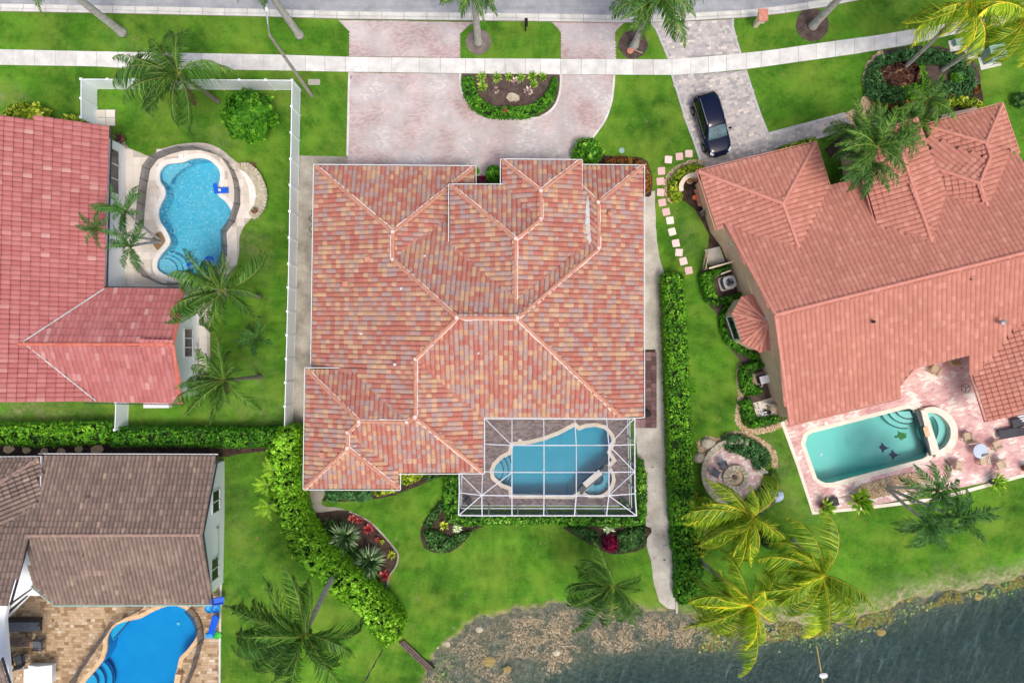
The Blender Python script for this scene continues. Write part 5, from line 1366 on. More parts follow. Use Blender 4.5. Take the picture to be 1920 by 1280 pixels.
# ================================================================== car
def car():
    ang = atan2(-(288 - 181), 32)                     # nose points down the drive
    c = P(1334.5, 234.5, 0.7); c.z = 0.03; KS = 1.06
    t = thing('car', 'black navy SUV parked on the neighbour driveway', 'car', c)
    R = Matrix.Rotation(ang, 3, 'Z')
    M['carpaint'] = mat('navy_black_paint', C(12, 22, 52), None, 0.12, spec=0.35)
    M['carglass'] = mat('car_glass', C(14, 18, 22), None, 0.04, spec=1.0)
    M['windscreen'] = mat('windscreen_glass', C(92, 126, 132), C(60, 84, 92), 0.06, 2.0, spec=1.0)
    M['tyre'] = mat('tyre_rubber', C(26, 26, 28), None, 0.85); M['rim'] = mat('alloy', C(176, 178, 182), None, 0.3, metal=0.8)
    M['lampglass'] = mat('headlight', C(214, 222, 228), None, 0.1, spec=1); M['tail'] = mat('tail_light', C(120, 14, 20), None, 0.2)
    def T(V): return [R @ (Vector(v) * KS) + c for v in V]
    def loft(name, st, m, sub=1, par=None):
        V = []; Fc = []; n = len(st[0])
        for s in st: V += s
        for i in range(len(st) - 1):
            for k in range(n - 1): Fc.append((i * n + k, (i + 1) * n + k, (i + 1) * n + k + 1, i * n + k + 1))
        Fc.append(tuple(range(n))); Fc.append(tuple(range((len(st) - 1) * n, len(st) * n))[::-1])
        o = mk(name, T(V), Fc, m, par or t, smooth=True)
        if sub: s_ = o.modifiers.new('s', 'SUBSURF'); s_.levels = sub; s_.render_levels = sub
        return o
    def prof(x, hw, zb, zs, zt, cr_=.78):
        h = [(-hw * .93, zb), (-hw, (zb + zs) / 2), (-hw * .985, zs), (-hw * cr_, zt - .015), (-hw * .4, zt), (0, zt + .01)]
        return [(x, y, z) for y, z in h] + [(x, -y, z) for y, z in h[-2::-1]]
    bod = [(-2.30, .46, .5, .78, .90), (-2.22, .70, .34, .86, 1.00), (-2.02, .85, .26, .94, 1.05), (-1.3, .935, .22, .98, 1.06), (-.3, .935, .22, .97, 1.03), (.6, .93, .22, .95, 1.02), (1.05, .925, .22, .93, 1.04), (1.6, .89, .24, .90, 1.0), (1.93, .83, .28, .84, .92), (2.15, .68, .34, .74, .82), (2.28, .42, .42, .62, .68)]
    body = loft('body', [prof(*s) for s in bod], M['carpaint'], 2)
    def gp(x, hb, zb, hr, zr):
        h = [(-hb, zb), (-(hb * .55 + hr * .45), zb * .5 + zr * .5), (-hr, zr - .05), (-hr * .86, zr), (0, zr + .035)]
        return [(x, y, z) for y, z in h] + [(x, -y, z) for y, z in h[-2::-1]]
    gh = [(-2.16, .80, 1.0, .62, 1.12), (-1.98, .84, 1.0, .64, 1.45), (-1.6, .87, 1.0, .66, 1.60), (-.9, .88, 1.0, .675, 1.65), (-.1, .88, 1.0, .67, 1.63), (.32, .87, 1.0, .64, 1.54), (1.08, .84, .98, .74, 1.07)]
    loft('roof_panel', [gp(*s) for s in gh], M['carpaint'], 2)
    # glass laid just outside the shell
    def plate(name, V, m):
        V = T(V); n = len(V); cc = sum(V, Vector()) / n
        nrm = (V[1] - V[0]).cross(V[2] - V[0]).normalized()
        inn = [v - nrm * .02 for v in V]
        return mk(name, V + inn, [tuple(range(n)), tuple(range(2 * n - 1, n - 1, -1))] + [(i, n + i, n + (i + 1) % n, (i + 1) % n) for i in range(n)], m, t)
    plate('windscreen', [(1.08, -.70, 1.075), (1.10, 0, 1.10), (1.08, .70, 1.075), (.38, .585, 1.545), (.36, 0, 1.585), (.38, -.585, 1.545)], M['windscreen'])
    plate('rear_window', [(-2.02, .56, 1.44), (-2.02, -.56, 1.44), (-2.20, -.64, 1.15), (-2.20, .64, 1.15)][::-1], M['carglass'])
    for s in (1, -1):
        for (x0, x1, tz0, tz1) in ((-1.72, -1.02, 1.46, 1.52), (-.96, -.12, 1.52, 1.52), (-.06, .72, 1.50, 1.22)):
            q = [(x0, s * .885, 1.05), (x1, s * .885, 1.05), (x1, s * (.885 - (tz1 - 1.05) * .36), tz1), (x0, s * (.885 - (tz0 - 1.05) * .36), tz0)]
            plate('side_window', q if s < 0 else q[::-1], M['carglass'])
        b = MB(); b.tube(T([(-1.75, s * .63, 1.63), (-1.2, s * .65, 1.70), (-.3, s * .65, 1.70), (.1, s * .63, 1.64)]), .025, 6); b.build('roof_rail', M['rim'], t)
        b = MB(); b.tube(T([(-1.75, s * .90, 1.06), (.9, s * .895, 1.045)]), .014, 6); b.build('window_trim', M['rim'], t)
        b = MB(); cc = T([(.66, s * 1.03, 1.10)])[0]; b.lathe(cc, [(0, -.08), (.09, -.06), (.11, 0), (.08, .07), (0, .09)], 10); b.bar(cc, T([(.62, s * .88, 1.06)])[0], .06); b.build('wing_mirror', M['carpaint'], t, smooth=True)
        for x in (1.38, -1.38):
            cc = Vector((x, s * .84, .34)); b = MB(); n = 20
            ax = R @ Vector((0, s, 0)); w0 = R @ (cc * KS) + c
            def circ(r, off): return [w0 + ax * off + (R @ Vector((cos(a), 0, sin(a)))) * r for a in np.arange(0, 2 * pi - .01, 2 * pi / n)]
            V = circ(.22, .12) + circ(.33, .12) + circ(.345, .06) + circ(.345, -.12) + circ(.22, -.12)
            Fc = [(i * n + k, i * n + (k + 1) % n, (i + 1) * n + (k + 1) % n, (i + 1) * n + k) for i in range(4) for k in range(n)]
            b.add(V, Fc); wheel = b.build('wheel', M['tyre'], t, smooth=True)
            b = MB(); V = circ(.215, .10); b.add(V + [w0 + ax * .07], [(k, (k + 1) % n, n) for k in range(n)], m=0)
            for k in range(5):
                a = 2 * pi * k / 5; dv = R @ Vector((cos(a), 0, sin(a))); b.bar(w0 + ax * .115, w0 + ax * .115 + dv * .21, .06, .03, up=ax)
            b.build('rim', M['rim'], wheel)
        plate('headlight', [(2.02, s * .80, .84), (2.17, s * .62, .78), (2.10, s * .50, .845), (1.86, s * .72, .925)] if s < 0 else [(2.02, s * .80, .84), (1.86, s * .72, .925), (2.10, s * .50, .845), (2.17, s * .62, .78)], M['lampglass'])
        plate('tail_light', [(-2.2, s * .82, .96), (-2.08, s * .90, .98), (-2.08, s * .88, 1.06), (-2.2, s * .78, 1.05)], M['tail'])
    b = MB(); b.bar(T([(2.27, -.42, .62)])[0], T([(2.27, .42, .62)])[0], .05, .16); b.build('grille', M['blackmat'], t)
    b = MB(); b.bar(T([(1.10, -.66, 1.045)])[0], T([(1.10, .66, 1.045)])[0], .10, .03); b.build('wiper_cowl', M['blackmat'], t)
car()

# ================================================================== stepping stones
ST = [(1291.5, 288.5, 0), (1273.5, 294, -6), (1253, 299.5, 2), (1240, 321, -4), (1238, 340, -6), (1238.5, 361, 3), (1241.5, 380, -10), (1249, 397.5, -14), (1256, 413.5, -8), (1260, 434.5, -16), (1267, 456, -10), (1273, 473.5, 3), (1281, 490, -14), (1291, 507, -10)]
ORD = ['first', 'second', 'third', 'fourth', 'fifth', 'sixth', 'seventh', 'eighth', 'ninth', 'tenth', 'eleventh', 'twelfth', 'thirteenth', 'last']
for i, (u, v, a) in enumerate(ST):
    b = MB(); c = P(u, v); w = .28
    rot = Matrix.Rotation(radians(-a), 3, 'Z')
    pts = [c + rot @ Vector((x * w * RND.uniform(.95, 1.05), y * w * RND.uniform(.95, 1.05), 0)) for x, y in ((-.85, -1), (.85, -1), (1, -.85), (1, .85), (.85, 1), (-.85, 1), (-1, .85), (-1, -.85))]
    b.prism([(p.x, p.y) for p in pts], 0, .06, r=RND.uniform(.5, .85))
    o = b.build('stepping_stone', M['deckpink'], loc=c, rnd=True)
    tag(o, f'pink square stepping stone, {ORD[i]} of the lawn trail counted from the parked car', 'stepping stone', 'pink stepping stones across the side lawn')

# flagstones in the mulch above the brown roof
for i, (u, v, r) in enumerate(((18, 841, 11), (50, 843, 9), (84, 844, 8), (115, 845, 9), (148, 841, 9), (182, 842, 13))):
    b = MB(); b.prism(xy([(u + r * cos(a) * RND.uniform(.75, 1.1), v + r * .8 * sin(a) * RND.uniform(.75, 1.1)) for a in np.arange(0, 2 * pi, pi / 3.5)]), 0, .08)
    tag(b.build('flagstone', M['coptan'], loc=P(u, v)), f'tan flagstone in dark mulch above the brown roof, {ORD[i] if i < 5 else "last"} from the street edge side', 'flagstone', 'tan flagstones beside the bright hedge')

# ================================================================== furniture and clutter
def Rz(a): return Matrix.Rotation(radians(a), 3, 'Z')
def chair(label, u, v, ang, grp, m, z=0.05, w=.6, mleg=None, cat='chair', name='patio_chair', recl=0.0):
    c = P(u, v, z); t = thing(name, label, cat, c, grp); R = Rz(ang); k = mleg or m
    def L(x, y, zz): return R @ Vector((x, y, zz)) + c
    b = MB(); b.box(L(0, 0, .40), (w, w, .10), M=R); b.build('seat', m, t)
    b = MB(); b.bar(L(0, w / 2, .42), L(0, w / 2 + .16 + recl, .92), w, .08, up=R @ Vector((0, -1, .3))); b.build('backrest', m, t)
    for s in (-1, 1):
        b = MB(); b.bar(L(s * w / 2, -w / 2, .60), L(s * w / 2, w / 2 + .05, .62), .07, .05); b.build('armrest', k, t)
        for y in (-w / 2 + .03, w / 2 - .03): b = MB(); b.bar(L(s * (w / 2), y, 0), L(s * (w / 2), y, .60), .045); b.build('leg', k, t)
    return t
gch = 'tan wicker patio chairs on the pink deck'
chair('tan patio chair beside the half-round spa', 1807, 817, 190, gch, M['wicker'])
chair('tan patio chair between the round table and the black loungers', 1861, 832, 120, gch, M['wicker'])
chair('tan patio chair tucked under the pale round table', 1837, 861, 5, gch, M['wicker'])
chair('tan patio chair below the half-round spa, apart from the table', 1790, 871, 80, gch, M['wicker'])
chair('tan patio chair at lawn edge of the pink deck', 1868, 869, 20, gch, M['wicker'])
chair('tan patio chair up by the shaded corner of the terracotta roof', 1747, 693, 150, gch, M['wicker'])
chair('tan patio chair half hidden under the shaded eave', 1780, 673, 200, gch, M['wicker'])
t = thing('patio_table', 'round table with pale blue top among tan patio chairs', 'table', P(1838, 846))
b = MB(); b.lathe(P(1838, 845, .72), [(0, 0), (.52, 0), (.56, .02), (.54, .05), (.1, .06), (0, .06)], 24); b.build('table_top', mat('pale_blue_glass', C(196, 212, 232), C(214, 226, 240), 0.15, 2), t)
b = MB(); b.lathe(P(1838, 845, .05), [(.28, 0), (.26, .05), (.05, .08), (.05, .66), (.2, .68)], 12); b.build('pedestal', M['wicker'], t)
t = thing('patio_table', 'small black wire round table on the pink deck near the eave', 'table', P(1811, 728))
b = MB(); c = P(1811, 728, .6)
b.tube([c + Vector((.33 * cos(a), .33 * sin(a), 0)) for a in np.arange(0, 2 * pi + .1, pi / 10)], .018, 6, cap=False); b.build('rim', M['black'], t)
for k in range(3):
    a = 2 * pi * k / 3 + .4; b = MB(); b.bar(c, c + Vector((.33 * cos(a), .33 * sin(a), 0)), .03); b.bar(c + Vector((.2 * cos(a), .2 * sin(a), 0)), P(1811, 728, .05) + Vector((.28 * cos(a), .28 * sin(a), 0)), .025); b.build('leg', M['black'], t)
def lounger(label, u, v, ang, m, fm, grp, z=.05, towel=None):
    c = P(u, v, z); t = thing('sun_lounger', label, 'sun lounger', c, grp); R = Rz(ang)
    def L(x, y, zz): return R @ Vector((x, y, zz)) + c
    b = MB(); b.bar(L(-.95, 0, .34), L(.35, 0, .34), .62, .06); b.build('seat', m, t)
    b = MB(); b.bar(L(.35, 0, .34), L(1.0, 0, .62), .62, .06); b.build('backrest', m, t)
    for s in (-1, 1):
        b = MB(); b.bar(L(-1.0, s * .33, .32), L(1.0, s * .33, .32), .05, .05); b.build('frame_rail', fm, t)
        for x in (-.85, .7): b = MB(); b.bar(L(x, s * .33, 0), L(x, s * .33, .32), .05); b.build('leg', fm, t)
    return t
lounger('black sling sun lounger on the pink deck under the roof corner', 1890, 810, 10, M['slingdark'], M['black'], 'sun loungers')
lounger('charcoal sun lounger with rolled pale towels, nearest the terracotta roof', 1915, 789, 12, M['slingdark'], M['black'], 'sun loungers')
for k in range(3):
    b = MB(); a0_ = P(1908 + k * 4, 781 + k * 4, .55); b.tube([a0_, a0_ + Vector((.42, .1, 0))], .075, 8); tag(b.build('rolled_towel', M['whitepaint'], loc=a0_), f'rolled pale towel on the charcoal lounger, {("uppermost", "middle", "lowermost")[k]} of three', 'towel', 'rolled towels')
t = thing('storage_crate', 'dark grey square lidded box at the pink deck corner', 'box', P(1562, 941))
b = MB(); b.box(P(1562, 941, .2), (.72, .56, .3), radians(16)); b.build('bin', M['slingdark'], t); b = MB(); b.box(P(1562, 941, .37), (.78, .62, .06), radians(16)); b.box(P(1562, 941, .41), (.62, .46, .04), radians(16)); b.build('lid', M['black'], t)
def pot(label, u, v, r, h, m, plant=None, grp='plant pots', n=60, z=.05, leafl=.35):
    c = P(u, v, z); t = thing('plant_pot', label, 'plant pot', c, grp)
    b = MB(); b.lathe(c, [(r * .7, 0), (r, h * .7), (r * 1.05, h), (r * .85, h), (r * .8, h * .8), (0, h * .78)], 16); b.build('pot', m, t)
    if plant:
        Q = []; R_ = []
        for k in range(n):
            a = RND.uniform(0, 2 * pi); el = RND.uniform(.2, 1.3); L = leafl * RND.uniform(.6, 1.1); d = Vector((cos(a) * cos(el), sin(a) * cos(el), sin(el))); s = Vector((-sin(a), cos(a), 0)) * L * .16
            o = c + Vector((0, 0, h * .8)) + d * RND.uniform(0, leafl * .8); Q.append([o, o + d * L * .5 + s, o + d * L, o + d * L * .5 - s]); R_.append(RND.random())
        mkq('foliage', [[tuple(x) for x in q] for q in Q], plant, t, rnd=R_)
    return t
pot('dark glazed pot with drooping plant at the pink deck corner', 1542, 948, .3, .55, M['terra'], M['palmlime'], leafl=.55)
pot('dark pot with bright fern, beside the pebble patch', 1605, 935, .32, .6, M['terra'], M['palmlime'], n=130, leafl=.7)
pot('grey pot with yellow plant on the deck edge toward the lawn', 1859, 902, .3, .55, M['slingdark'], M['palmlime'], leafl=.6)
pot('small dark pot near the frame edge of the pink deck', 1919, 877, .28, .5, M['terra'], M['palmlime'])
pot('terracotta pot above the crescent stone planter on lawn', 475.5, 314.5, .27, .45, M['terra'], M['crinum'], n=14, leafl=.25, z=0)
pot('terracotta pot on the lower end of the crescent planter', 479.5, 396, .22, .35, M['terra'], M['crinum'], n=10, leafl=.2, z=.5)
pot('small white pot at the corner under terracotta eave', 1479, 785, .2, .4, M['whitepaint'], M['hedge'], n=60, leafl=.3)

# blue pool toys and the diving seat at the curvy pool
t = thing('pool_chair', 'bright blue pool slide seat at the edge of the curvy pool', 'pool toy', P(418, 357))
b = MB(); b.box(P(419, 357, .22), (.72, .44, .1)); b.build('seat', M['blueplastic'], t)
b = MB(); b.bar(P(403, 344, .45), P(406, 363, .45), .3, .08); b.build('backrest', M['blueplastic'], t)
b = MB(); b.bar(P(404, 355, .3), P(414, 357, .3), .2, .1); b.build('arm', M['trim'], t)
for (u, v, r_, lab) in ((393, 487, .28, 'bright blue float on the curvy pool, the larger by the palm'), (357, 497, .2, 'small blue float on the curvy pool below the palm fronds')):
    b = MB(); b.lathe(P(u, v, -.1), [(r_ * .6, 0), (r_, .05), (r_, .12), (r_ * .6, .16), (r_ * .5, .1)], 12, sx=1.3); tag(b.build('pool_float', M['blueplastic'], loc=P(u, v)), lab, 'pool toy', 'floats on the curvy pool')
b = MB(); b.box(P(340, 293, .1), (.34, .34, .1)); tag(b.build('filter_lid', M['trim'], loc=P(340, 293)), 'small white square lid on the curvy pool deck', 'lid')
t = thing('pool_slide', 'blue play slide lying on tan deck beside the bright pool', 'slide', P(402, 1172))
def chute(t, a, b_, w, m):
    a, b_ = Vector(a), Vector(b_); d = (b_ - a); s = Vector((-d.y, d.x, 0)).normalized()
    q = MB(); q.bar(a, b_, w, .05); q.build('chute', m, t)
    for k in (-1, 1): q = MB(); q.bar(a + s * k * w / 2 + Vector((0, 0, .08)), b_ + s * k * w / 2 + Vector((0, 0, .08)), .06, .18); q.build('side_rail', m, t)
chute(t, P(406, 1154, .75), P(396, 1190, .15), .42, M['blueplastic'])
for u in (394, 402): b = MB(); b.bar(P(404, 1156, .05), P(406, 1156, .75), .08); b.build('leg', M['cyanplastic'], t)
b = MB(); b.box(P(393, 1191, .14), (.6, .3, .12)); b.build('foot', M['cyanplastic'], t)
t = thing('pool_slide', 'blue play slide pushed against brown roof corner', 'slide', P(402, 1126))
chute(t, P(420, 1124, .5), P(394, 1128, 1.0), .5, M['blueplastic'])
b = MB(); b.bar(P(376, 1131, .5), P(402, 1133, .1), .2, .1); b.build('step', M['blueplastic'], t)
t = thing('paddling_pool', 'light blue figure-eight toy tub between two slides', 'pool toy', P(400, 1139))
for (du, r_) in ((-6, .3), (6, .33)): b = MB(); b.lathe(P(400 + du, 1139, .05), [(r_, 0), (r_ * 1.1, .2), (r_, .24), (r_ * .8, .1), (0, .06)], 16); b.build('tub', M['cyanplastic'], t)
b = MB(); b.lathe(P(401, 1098, .6), [(0, 0), (.24, .02), (.26, .05), (.0, .09)], 16, sy=1.7); tag(b.build('play_shell', M['greenplastic'], loc=P(401, 1098)), 'green oval play shell standing by the white gable wall', 'toy')
b = MB(); b.lathe(P(407, 1190, .08), [(0, 0), (.25, 0), (.27, .06), (0, .12)], 12, sx=1.4); tag(b.build('toy_boat', M['greenplastic'], loc=P(407, 1190)), 'green and white toy at the foot of the blue slide', 'toy')
# travertine block at the pool edge, grey deck box, furniture under the pergola
b = MB(); b.box(P(336, 1270, .3), (.42, .8, .6), radians(-8)); tag(b.build('stone_block', M['coptan'], loc=P(336, 1270)), 'tan stone block at the edge of the bright blue pool', 'block')
t = thing('deck_box', 'white grey two-sided deck box on the tan travertine deck', 'storage box', P(75, 1262))
b = MB(); b.box(P(75, 1264, .55), (1.75, 1.35, 1.0)); b.build('bin', M['stuccow'], t)
c = P(75, 1264, 1.05); b = MB(); b.add([c + Vector(v) for v in ((-.9, -.7, 0), (.9, -.7, 0), (.9, .7, 0), (-.9, .7, 0), (-.0, -.7, .25), (-.0, .7, .25))], [(0, 1, 4), (1, 2, 5, 4), (2, 3, 5), (3, 0, 4, 5), (0, 3, 2, 1)]); b.build('lid', M['white'], t)
t = thing('outdoor_sofa', 'long dark sofa with grey cushions under the slatted porch edge', 'sofa', P(45, 1170))
b = MB(); b.box(P(42, 1171, .28), (2.7, .85, .4)); b.build('base', M['black'], t)
for k in range(3): b = MB(); b.box(P(22 + k * 21, 1174, .52), (.84, .7, .14)); b.build('cushion', M['greycush'], t)
b = MB(); b.box(P(42, 1161, .6), (2.7, .16, .6)); b.build('backrest', M['black'], t)
b = MB(); b.bar(P(70, 1174, .5), P(78, 1168, .9), .1); b.build('armrest', M['black'], t)
t = thing('patio_table', 'brown slatted table beside the grey outdoor armchair', 'table', P(37, 1202))
for k in range(5): b = MB(); b.box(P(37, 1195.5 + k * 3.6, .62), (1.35, .125, .05)); b.build('slat', M['wood'], t)
for s in (-1, 1):
    for q_ in (-1, 1): b = MB(); b.bar(P(37, 1202, .05) + Vector((s * .58, q_ * .28, 0)), P(37, 1202, .6) + Vector((s * .58, q_ * .28, 0)), .07); b.build('leg', M['black'], t)
chair('grey cushioned armchair right of the slatted table', 78, 1203, -90, 'grey outdoor armchairs', M['greycush'], w=.72, mleg=M['black'], name='armchair', cat='armchair')
chair('grey cushioned armchair below the slatted table, nearer the pool', 44, 1232, -165, 'grey outdoor armchairs', M['greycush'], w=.72, mleg=M['black'], name='armchair', cat='armchair')
chair('grey cushioned armchair below the slatted table, against the white wall', 22, 1231, -165, 'grey outdoor armchairs', M['greycush'], w=.72, mleg=M['black'], name='armchair', cat='armchair')
b = MB(); b.box(P(15, 1206, .25), (.4, .4, .5)); tag(b.build('cooler_box', M['cyanplastic'], loc=P(15, 1206)), 'small blue cooler box left of the slatted table', 'cooler')

# lanai plants / grill under the cage
t = thing('patio_chair', 'grey folding chair in the left corner of the screen cage', 'chair', P(879, 938))
c = P(879, 938, .05); b = MB(); b.box(c + Vector((0, 0, .42)), (.45, .45, .05), radians(40)); b.build('seat', M['slingdark'], t)
b = MB(); b.box(c + Vector((-.2, .18, .7)), (.45, .05, .5), radians(40)); b.build('backrest', M['slingdark'], t)
for k in range(4): b = MB(); a = pi / 4 + k * pi / 2 + radians(40); b.bar(c + Vector((.25 * cos(a), .25 * sin(a), 0)), c + Vector((.25 * cos(a), .25 * sin(a), .42)), .035); b.build('leg', M['steel'], t)
pot('dark green potted plant in right corner of the screen cage', 1166, 941, .2, .4, M['terra'], M['darkshrub'], n=70, leafl=.35)
t = thing('trash_bin', 'black bin on the brick pad at the house corner', 'bin', P(1211, 773)); c = P(1211, 773, .05)
b = MB(); b.lathe(c, [(.2, 0), (.25, .6), (.27, .62), (.27, .66)], 12); b.build('bin', M['blackmat'], t); b = MB(); b.lathe(c + Vector((0, 0, .66)), [(.28, 0), (.24, .07), (0, .1)], 12); b.build('lid', M['blackmat'], t)
# hose on the far concrete strip
b = MB(); b.tube([P(585, 400 + 0 * k, .05) if False else P(583 + 3.5 * sin(k * .7), 395 + k * 2.2, .05) for k in range(24)], .025, 6); tag(b.build('garden_hose', M['black'], loc=P(583, 420)), 'dark garden hose lying on concrete path beside the white fence', 'hose')

# ---- fire pit circle
ft = thing('fire_pit_patio', 'round pink paver patio with low cream seat wall and stone fire ring', 'patio', P(1376, 886))
cc = (1376, 884)
circ = lambda r, n=36: [(cc[0] + r * cos(a) * 1.0, cc[1] + r * sin(a)) for a in np.arange(0, 2 * pi, 2 * pi / n)]
base = slab('patio_base', xy(circ(56)), 0.03, M['deckpinkbase'], thick=0.03, parent=ft)
Qs = []
for r in np.arange(22, 55, 4.2):
    n = int(2 * pi * r / 6.5)
    for k in range(n):
        a0_, a1_ = 2 * pi * (k + .04) / n, 2 * pi * (k + .96) / n
        z = .045 + RND.uniform(-.004, .004)
        q = [P(cc[0] + rr * cos(a), cc[1] + rr * sin(a)) for rr, a in ((r, a0_), (r, a1_), (r + 3.9, a1_), (r + 3.9, a0_))]
        Qs.append(([[x.x, x.y, z] for x in q][::-1], .35 + RND.random() * .65))
o = mkq('patio_pavers', [q[0] for q in Qs], M['deckpink'], base, rnd=[q[1] for q in Qs]); o['kind'] = 'stuff'
for k in range(22):                # seat wall: half ring of cap stones
    a0_ = radians(92 + k * 9.2); a1_ = radians(92 + k * 9.2 + 8.6)
    b = MB(); b.prism(xy([(cc[0] + rr * cos(a), cc[1] + rr * sin(a)) for rr, a in ((54, a0_), (54, a1_), (64, a1_), (64, a0_))]), 0, .46 + RND.uniform(-.01, .02)); b.build('wall_block', M['rock'], ft)
for k in range(16):
    a0_ = 2 * pi * (k + .06) / 16; a1_ = 2 * pi * (k + .94) / 16
    b = MB(); b.prism(xy([(cc[0] + 1 + rr * cos(a), cc[1] + 10 + rr * sin(a)) for rr, a in ((15, a0_), (15, a1_), (24, a1_), (24, a0_))]), .03, .38); b.build('fire_ring_stone', M['rock'], ft)
slab('ash_bed', xy([(cc[0] + 1 + 14.5 * cos(a), cc[1] + 10 + 14.5 * sin(a)) for a in np.arange(0, 2 * pi, .3)]), .2, M['coptan'], thick=.15, parent=ft)
for k in range(9):
    a = 2 * pi * k / 9; b = MB(); c = P(cc[0] + 1 + 9 * cos(a), cc[1] + 10 + 9 * sin(a), .24); b.lathe(c, [(.02, -.05), (.12, -.02), (.11, .05), (.0, .09)], 7, sx=RND.uniform(.8, 1.3)); b.build('fire_stone', M['rock'], ft)
b = MB(); b.lathe(P(cc[0] + 1, cc[1] + 10, .22), [(.2, 0), (.2, .05), (.1, .05), (.1, .09), (0, .1)], 14); b.build('burner', M['wood'], ft)
chair('grey low chair on the fire pit patio by the seat wall', 1353, 871, 20, 'fire pit chairs', M['greycush'], w=.5, mleg=M['wood'])
chair('grey low chair on the fire pit patio left of the fire ring', 1340, 885, 60, 'fire pit chairs', M['greycush'], w=.5, mleg=M['wood'])
for (u, v, r, lab) in ((1326, 830, 14, 'pale boulder on gravel above the fire pit patio'), (1310, 858, 13, 'grey boulder beside the seat wall of the fire pit'), (1325, 988, 26, 'broad grey blue boulder under the golden palms'), (1450, 928, 17, 'pale blue glass ball ornament behind the golden frond')):
    b = MB(); n = 12
    b.lathe(P(u, v), [(r * .04 * k_, z_ * r * .04) for k_, z_ in ((1.0, 0), (1.05, .35), (.85, .6), (.5, .75), (0, .8))], n, sy=.75)
    V = [(x + RND.uniform(-.04, .04) * r * .1, y + RND.uniform(-.04, .04) * r * .1, z) for x, y, z in b.V]; b.V = V
    o = b.build('boulder' if 'ball' not in lab else 'garden_ornament', M['rock'] if 'ball' not in lab else mat('pale_blue_glaze', C(176, 200, 232), C(204, 220, 240), .2, 3), loc=P(u, v)); tag(o, lab, 'boulder' if 'ball' not in lab else 'ornament')
t = thing('boulder', 'flat grey boulder among bromeliads in the driveway island', 'boulder', P(961, 185))
b = MB(); b.prism(xy([(949, 185), (953, 178), (959, 176), (966, 178), (973, 182), (974, 188), (968, 192.5), (962, 191), (955, 192)]), 0, .28); b.prism(xy([(952, 185), (956, 180), (962, 179), (970, 183), (969, 188), (960, 189)]), .28, .4); b.build('stone', M['rock'], t)

# ---- right house: curved planter wall, blocks, AC, pool plant
t = thing('courtyard_wall', 'curved cream garden wall at the terracotta house corner', 'wall', P(1290, 335))
arc = cr([(1309, 328), (1298, 328), (1288, 332), (1281, 339), (1277, 348), (1277.5, 358)], 4, False)
b = MB(); b.prism(strip_poly(xy(arc, 1.0), .26), 0, 1.0); b.build('wall_body', M['stuccoc'], t); b = MB(); b.prism(strip_poly(xy(arc, 1.0), .32), 1.0, 1.06); b.build('wall_cap', M['stuccoc'], t)
gb_ = 'terracotta paving blocks stacked by the wall'
names = ['top row outer', 'top row inner', 'second row outer', 'second row inner', 'third row outer', 'third row inner', 'bottom row outer', 'bottom row inner']
for i in range(4):
    for j in range(2):
        b = MB(); u, v = 1306 + i * 2.2 + j * 8, 359 + i * 8.0 - j * 2.5; b.box(P(u, v, .12), (.33, .3, .2), radians(15)); tag(b.build('paving_block', M['terralight'], loc=P(u, v)), f'terracotta paving block against the terracotta house wall, {names[i * 2 + j]}', 'block', gb_)
pot('orange round pot beside the stacked terracotta blocks', 1300.5, 372, .17, .3, M['orange'], None, z=0)
pot('tan pot inside the curved cream wall', 1291, 341, .24, .4, M['wicker'], M['croton'], n=20, leafl=.2, z=0)
pot('pale clay pot against the house inside the curved wall', 1303, 338, .18, .35, M['terralight'], None, z=0)
pot('stacked clay pot near the corner of terracotta eave', 1309, 347, .2, .5, M['terralight'], None, z=0)
t = thing('garden_bench', 'grey curled metal bench against the terracotta house wall', 'bench', P(1322, 398))
b = MB(); b.box(P(1323, 399, .42), (.75, .4, .05), radians(18)); b.build('seat', M['wood'], t); b = MB(); b.tube([P(1314, 402, .1), P(1313, 398, .7), P(1319, 394, .9), P(1330, 393, .8)], .035, 6); b.build('backrest', M['steel'], t)
for (u, v) in ((1315, 402), (1331, 398)): b = MB(); b.bar(P(u, v), P(u, v) + Vector((0, 0, .42)), .05); b.build('leg', M['steel'], t)
t = thing('air_conditioner', 'round-topped grey air conditioner condenser beside tan wall', 'air conditioner', P(1361, 531)); c = P(1361, 531)
def rsq(r, n=24, p=4): return [(r * np.sign(cos(a)) * abs(cos(a)) ** (2 / p), r * np.sign(sin(a)) * abs(sin(a)) ** (2 / p)) for a in np.arange(0, 2 * pi, 2 * pi / n)]
Ra = Rz(16); rot = lambda L_: [tuple((Ra @ Vector((x, y, 0)))[:2]) for x, y in L_]
b = MB(); b.prism([(c.x + x, c.y + y) for x, y in rot(rsq(.55, p=6))], 0, .1); b.build('pad', M['coping'], t)
b = MB(); b.prism([(c.x + x, c.y + y) for x, y in rot(rsq(.44))], .1, .85); b.build('cabinet', mat('condenser_louvre', C(96, 108, 120), C(120, 132, 144), .5, 12), t)
tp = [(c.x + x, c.y + y) for x, y in rot(rsq(.47))]; hole = [(c.x + .31 * cos(a), c.y + .31 * sin(a)) for a in np.arange(0, 2 * pi, pi / 12)]
slab('top_cover', tp, .95, M['steel'], [hole], .12, t)
b = MB(); b.lathe(c + Vector((0, 0, .86)), [(.08, 0), (.08, .05), (0, .06)], 10)
for k in range(3):
    a = 2 * pi * k / 3; b.box(c + Vector((.18 * cos(a), .18 * sin(a), .88)), (.24, .16, .02), a)
b.build('fan', M['black'], t)
t = thing('pool_heater', 'white topped pool heater on concrete pad beside tan wall', 'pool heater', P(1426, 709)); c = P(1424, 710)
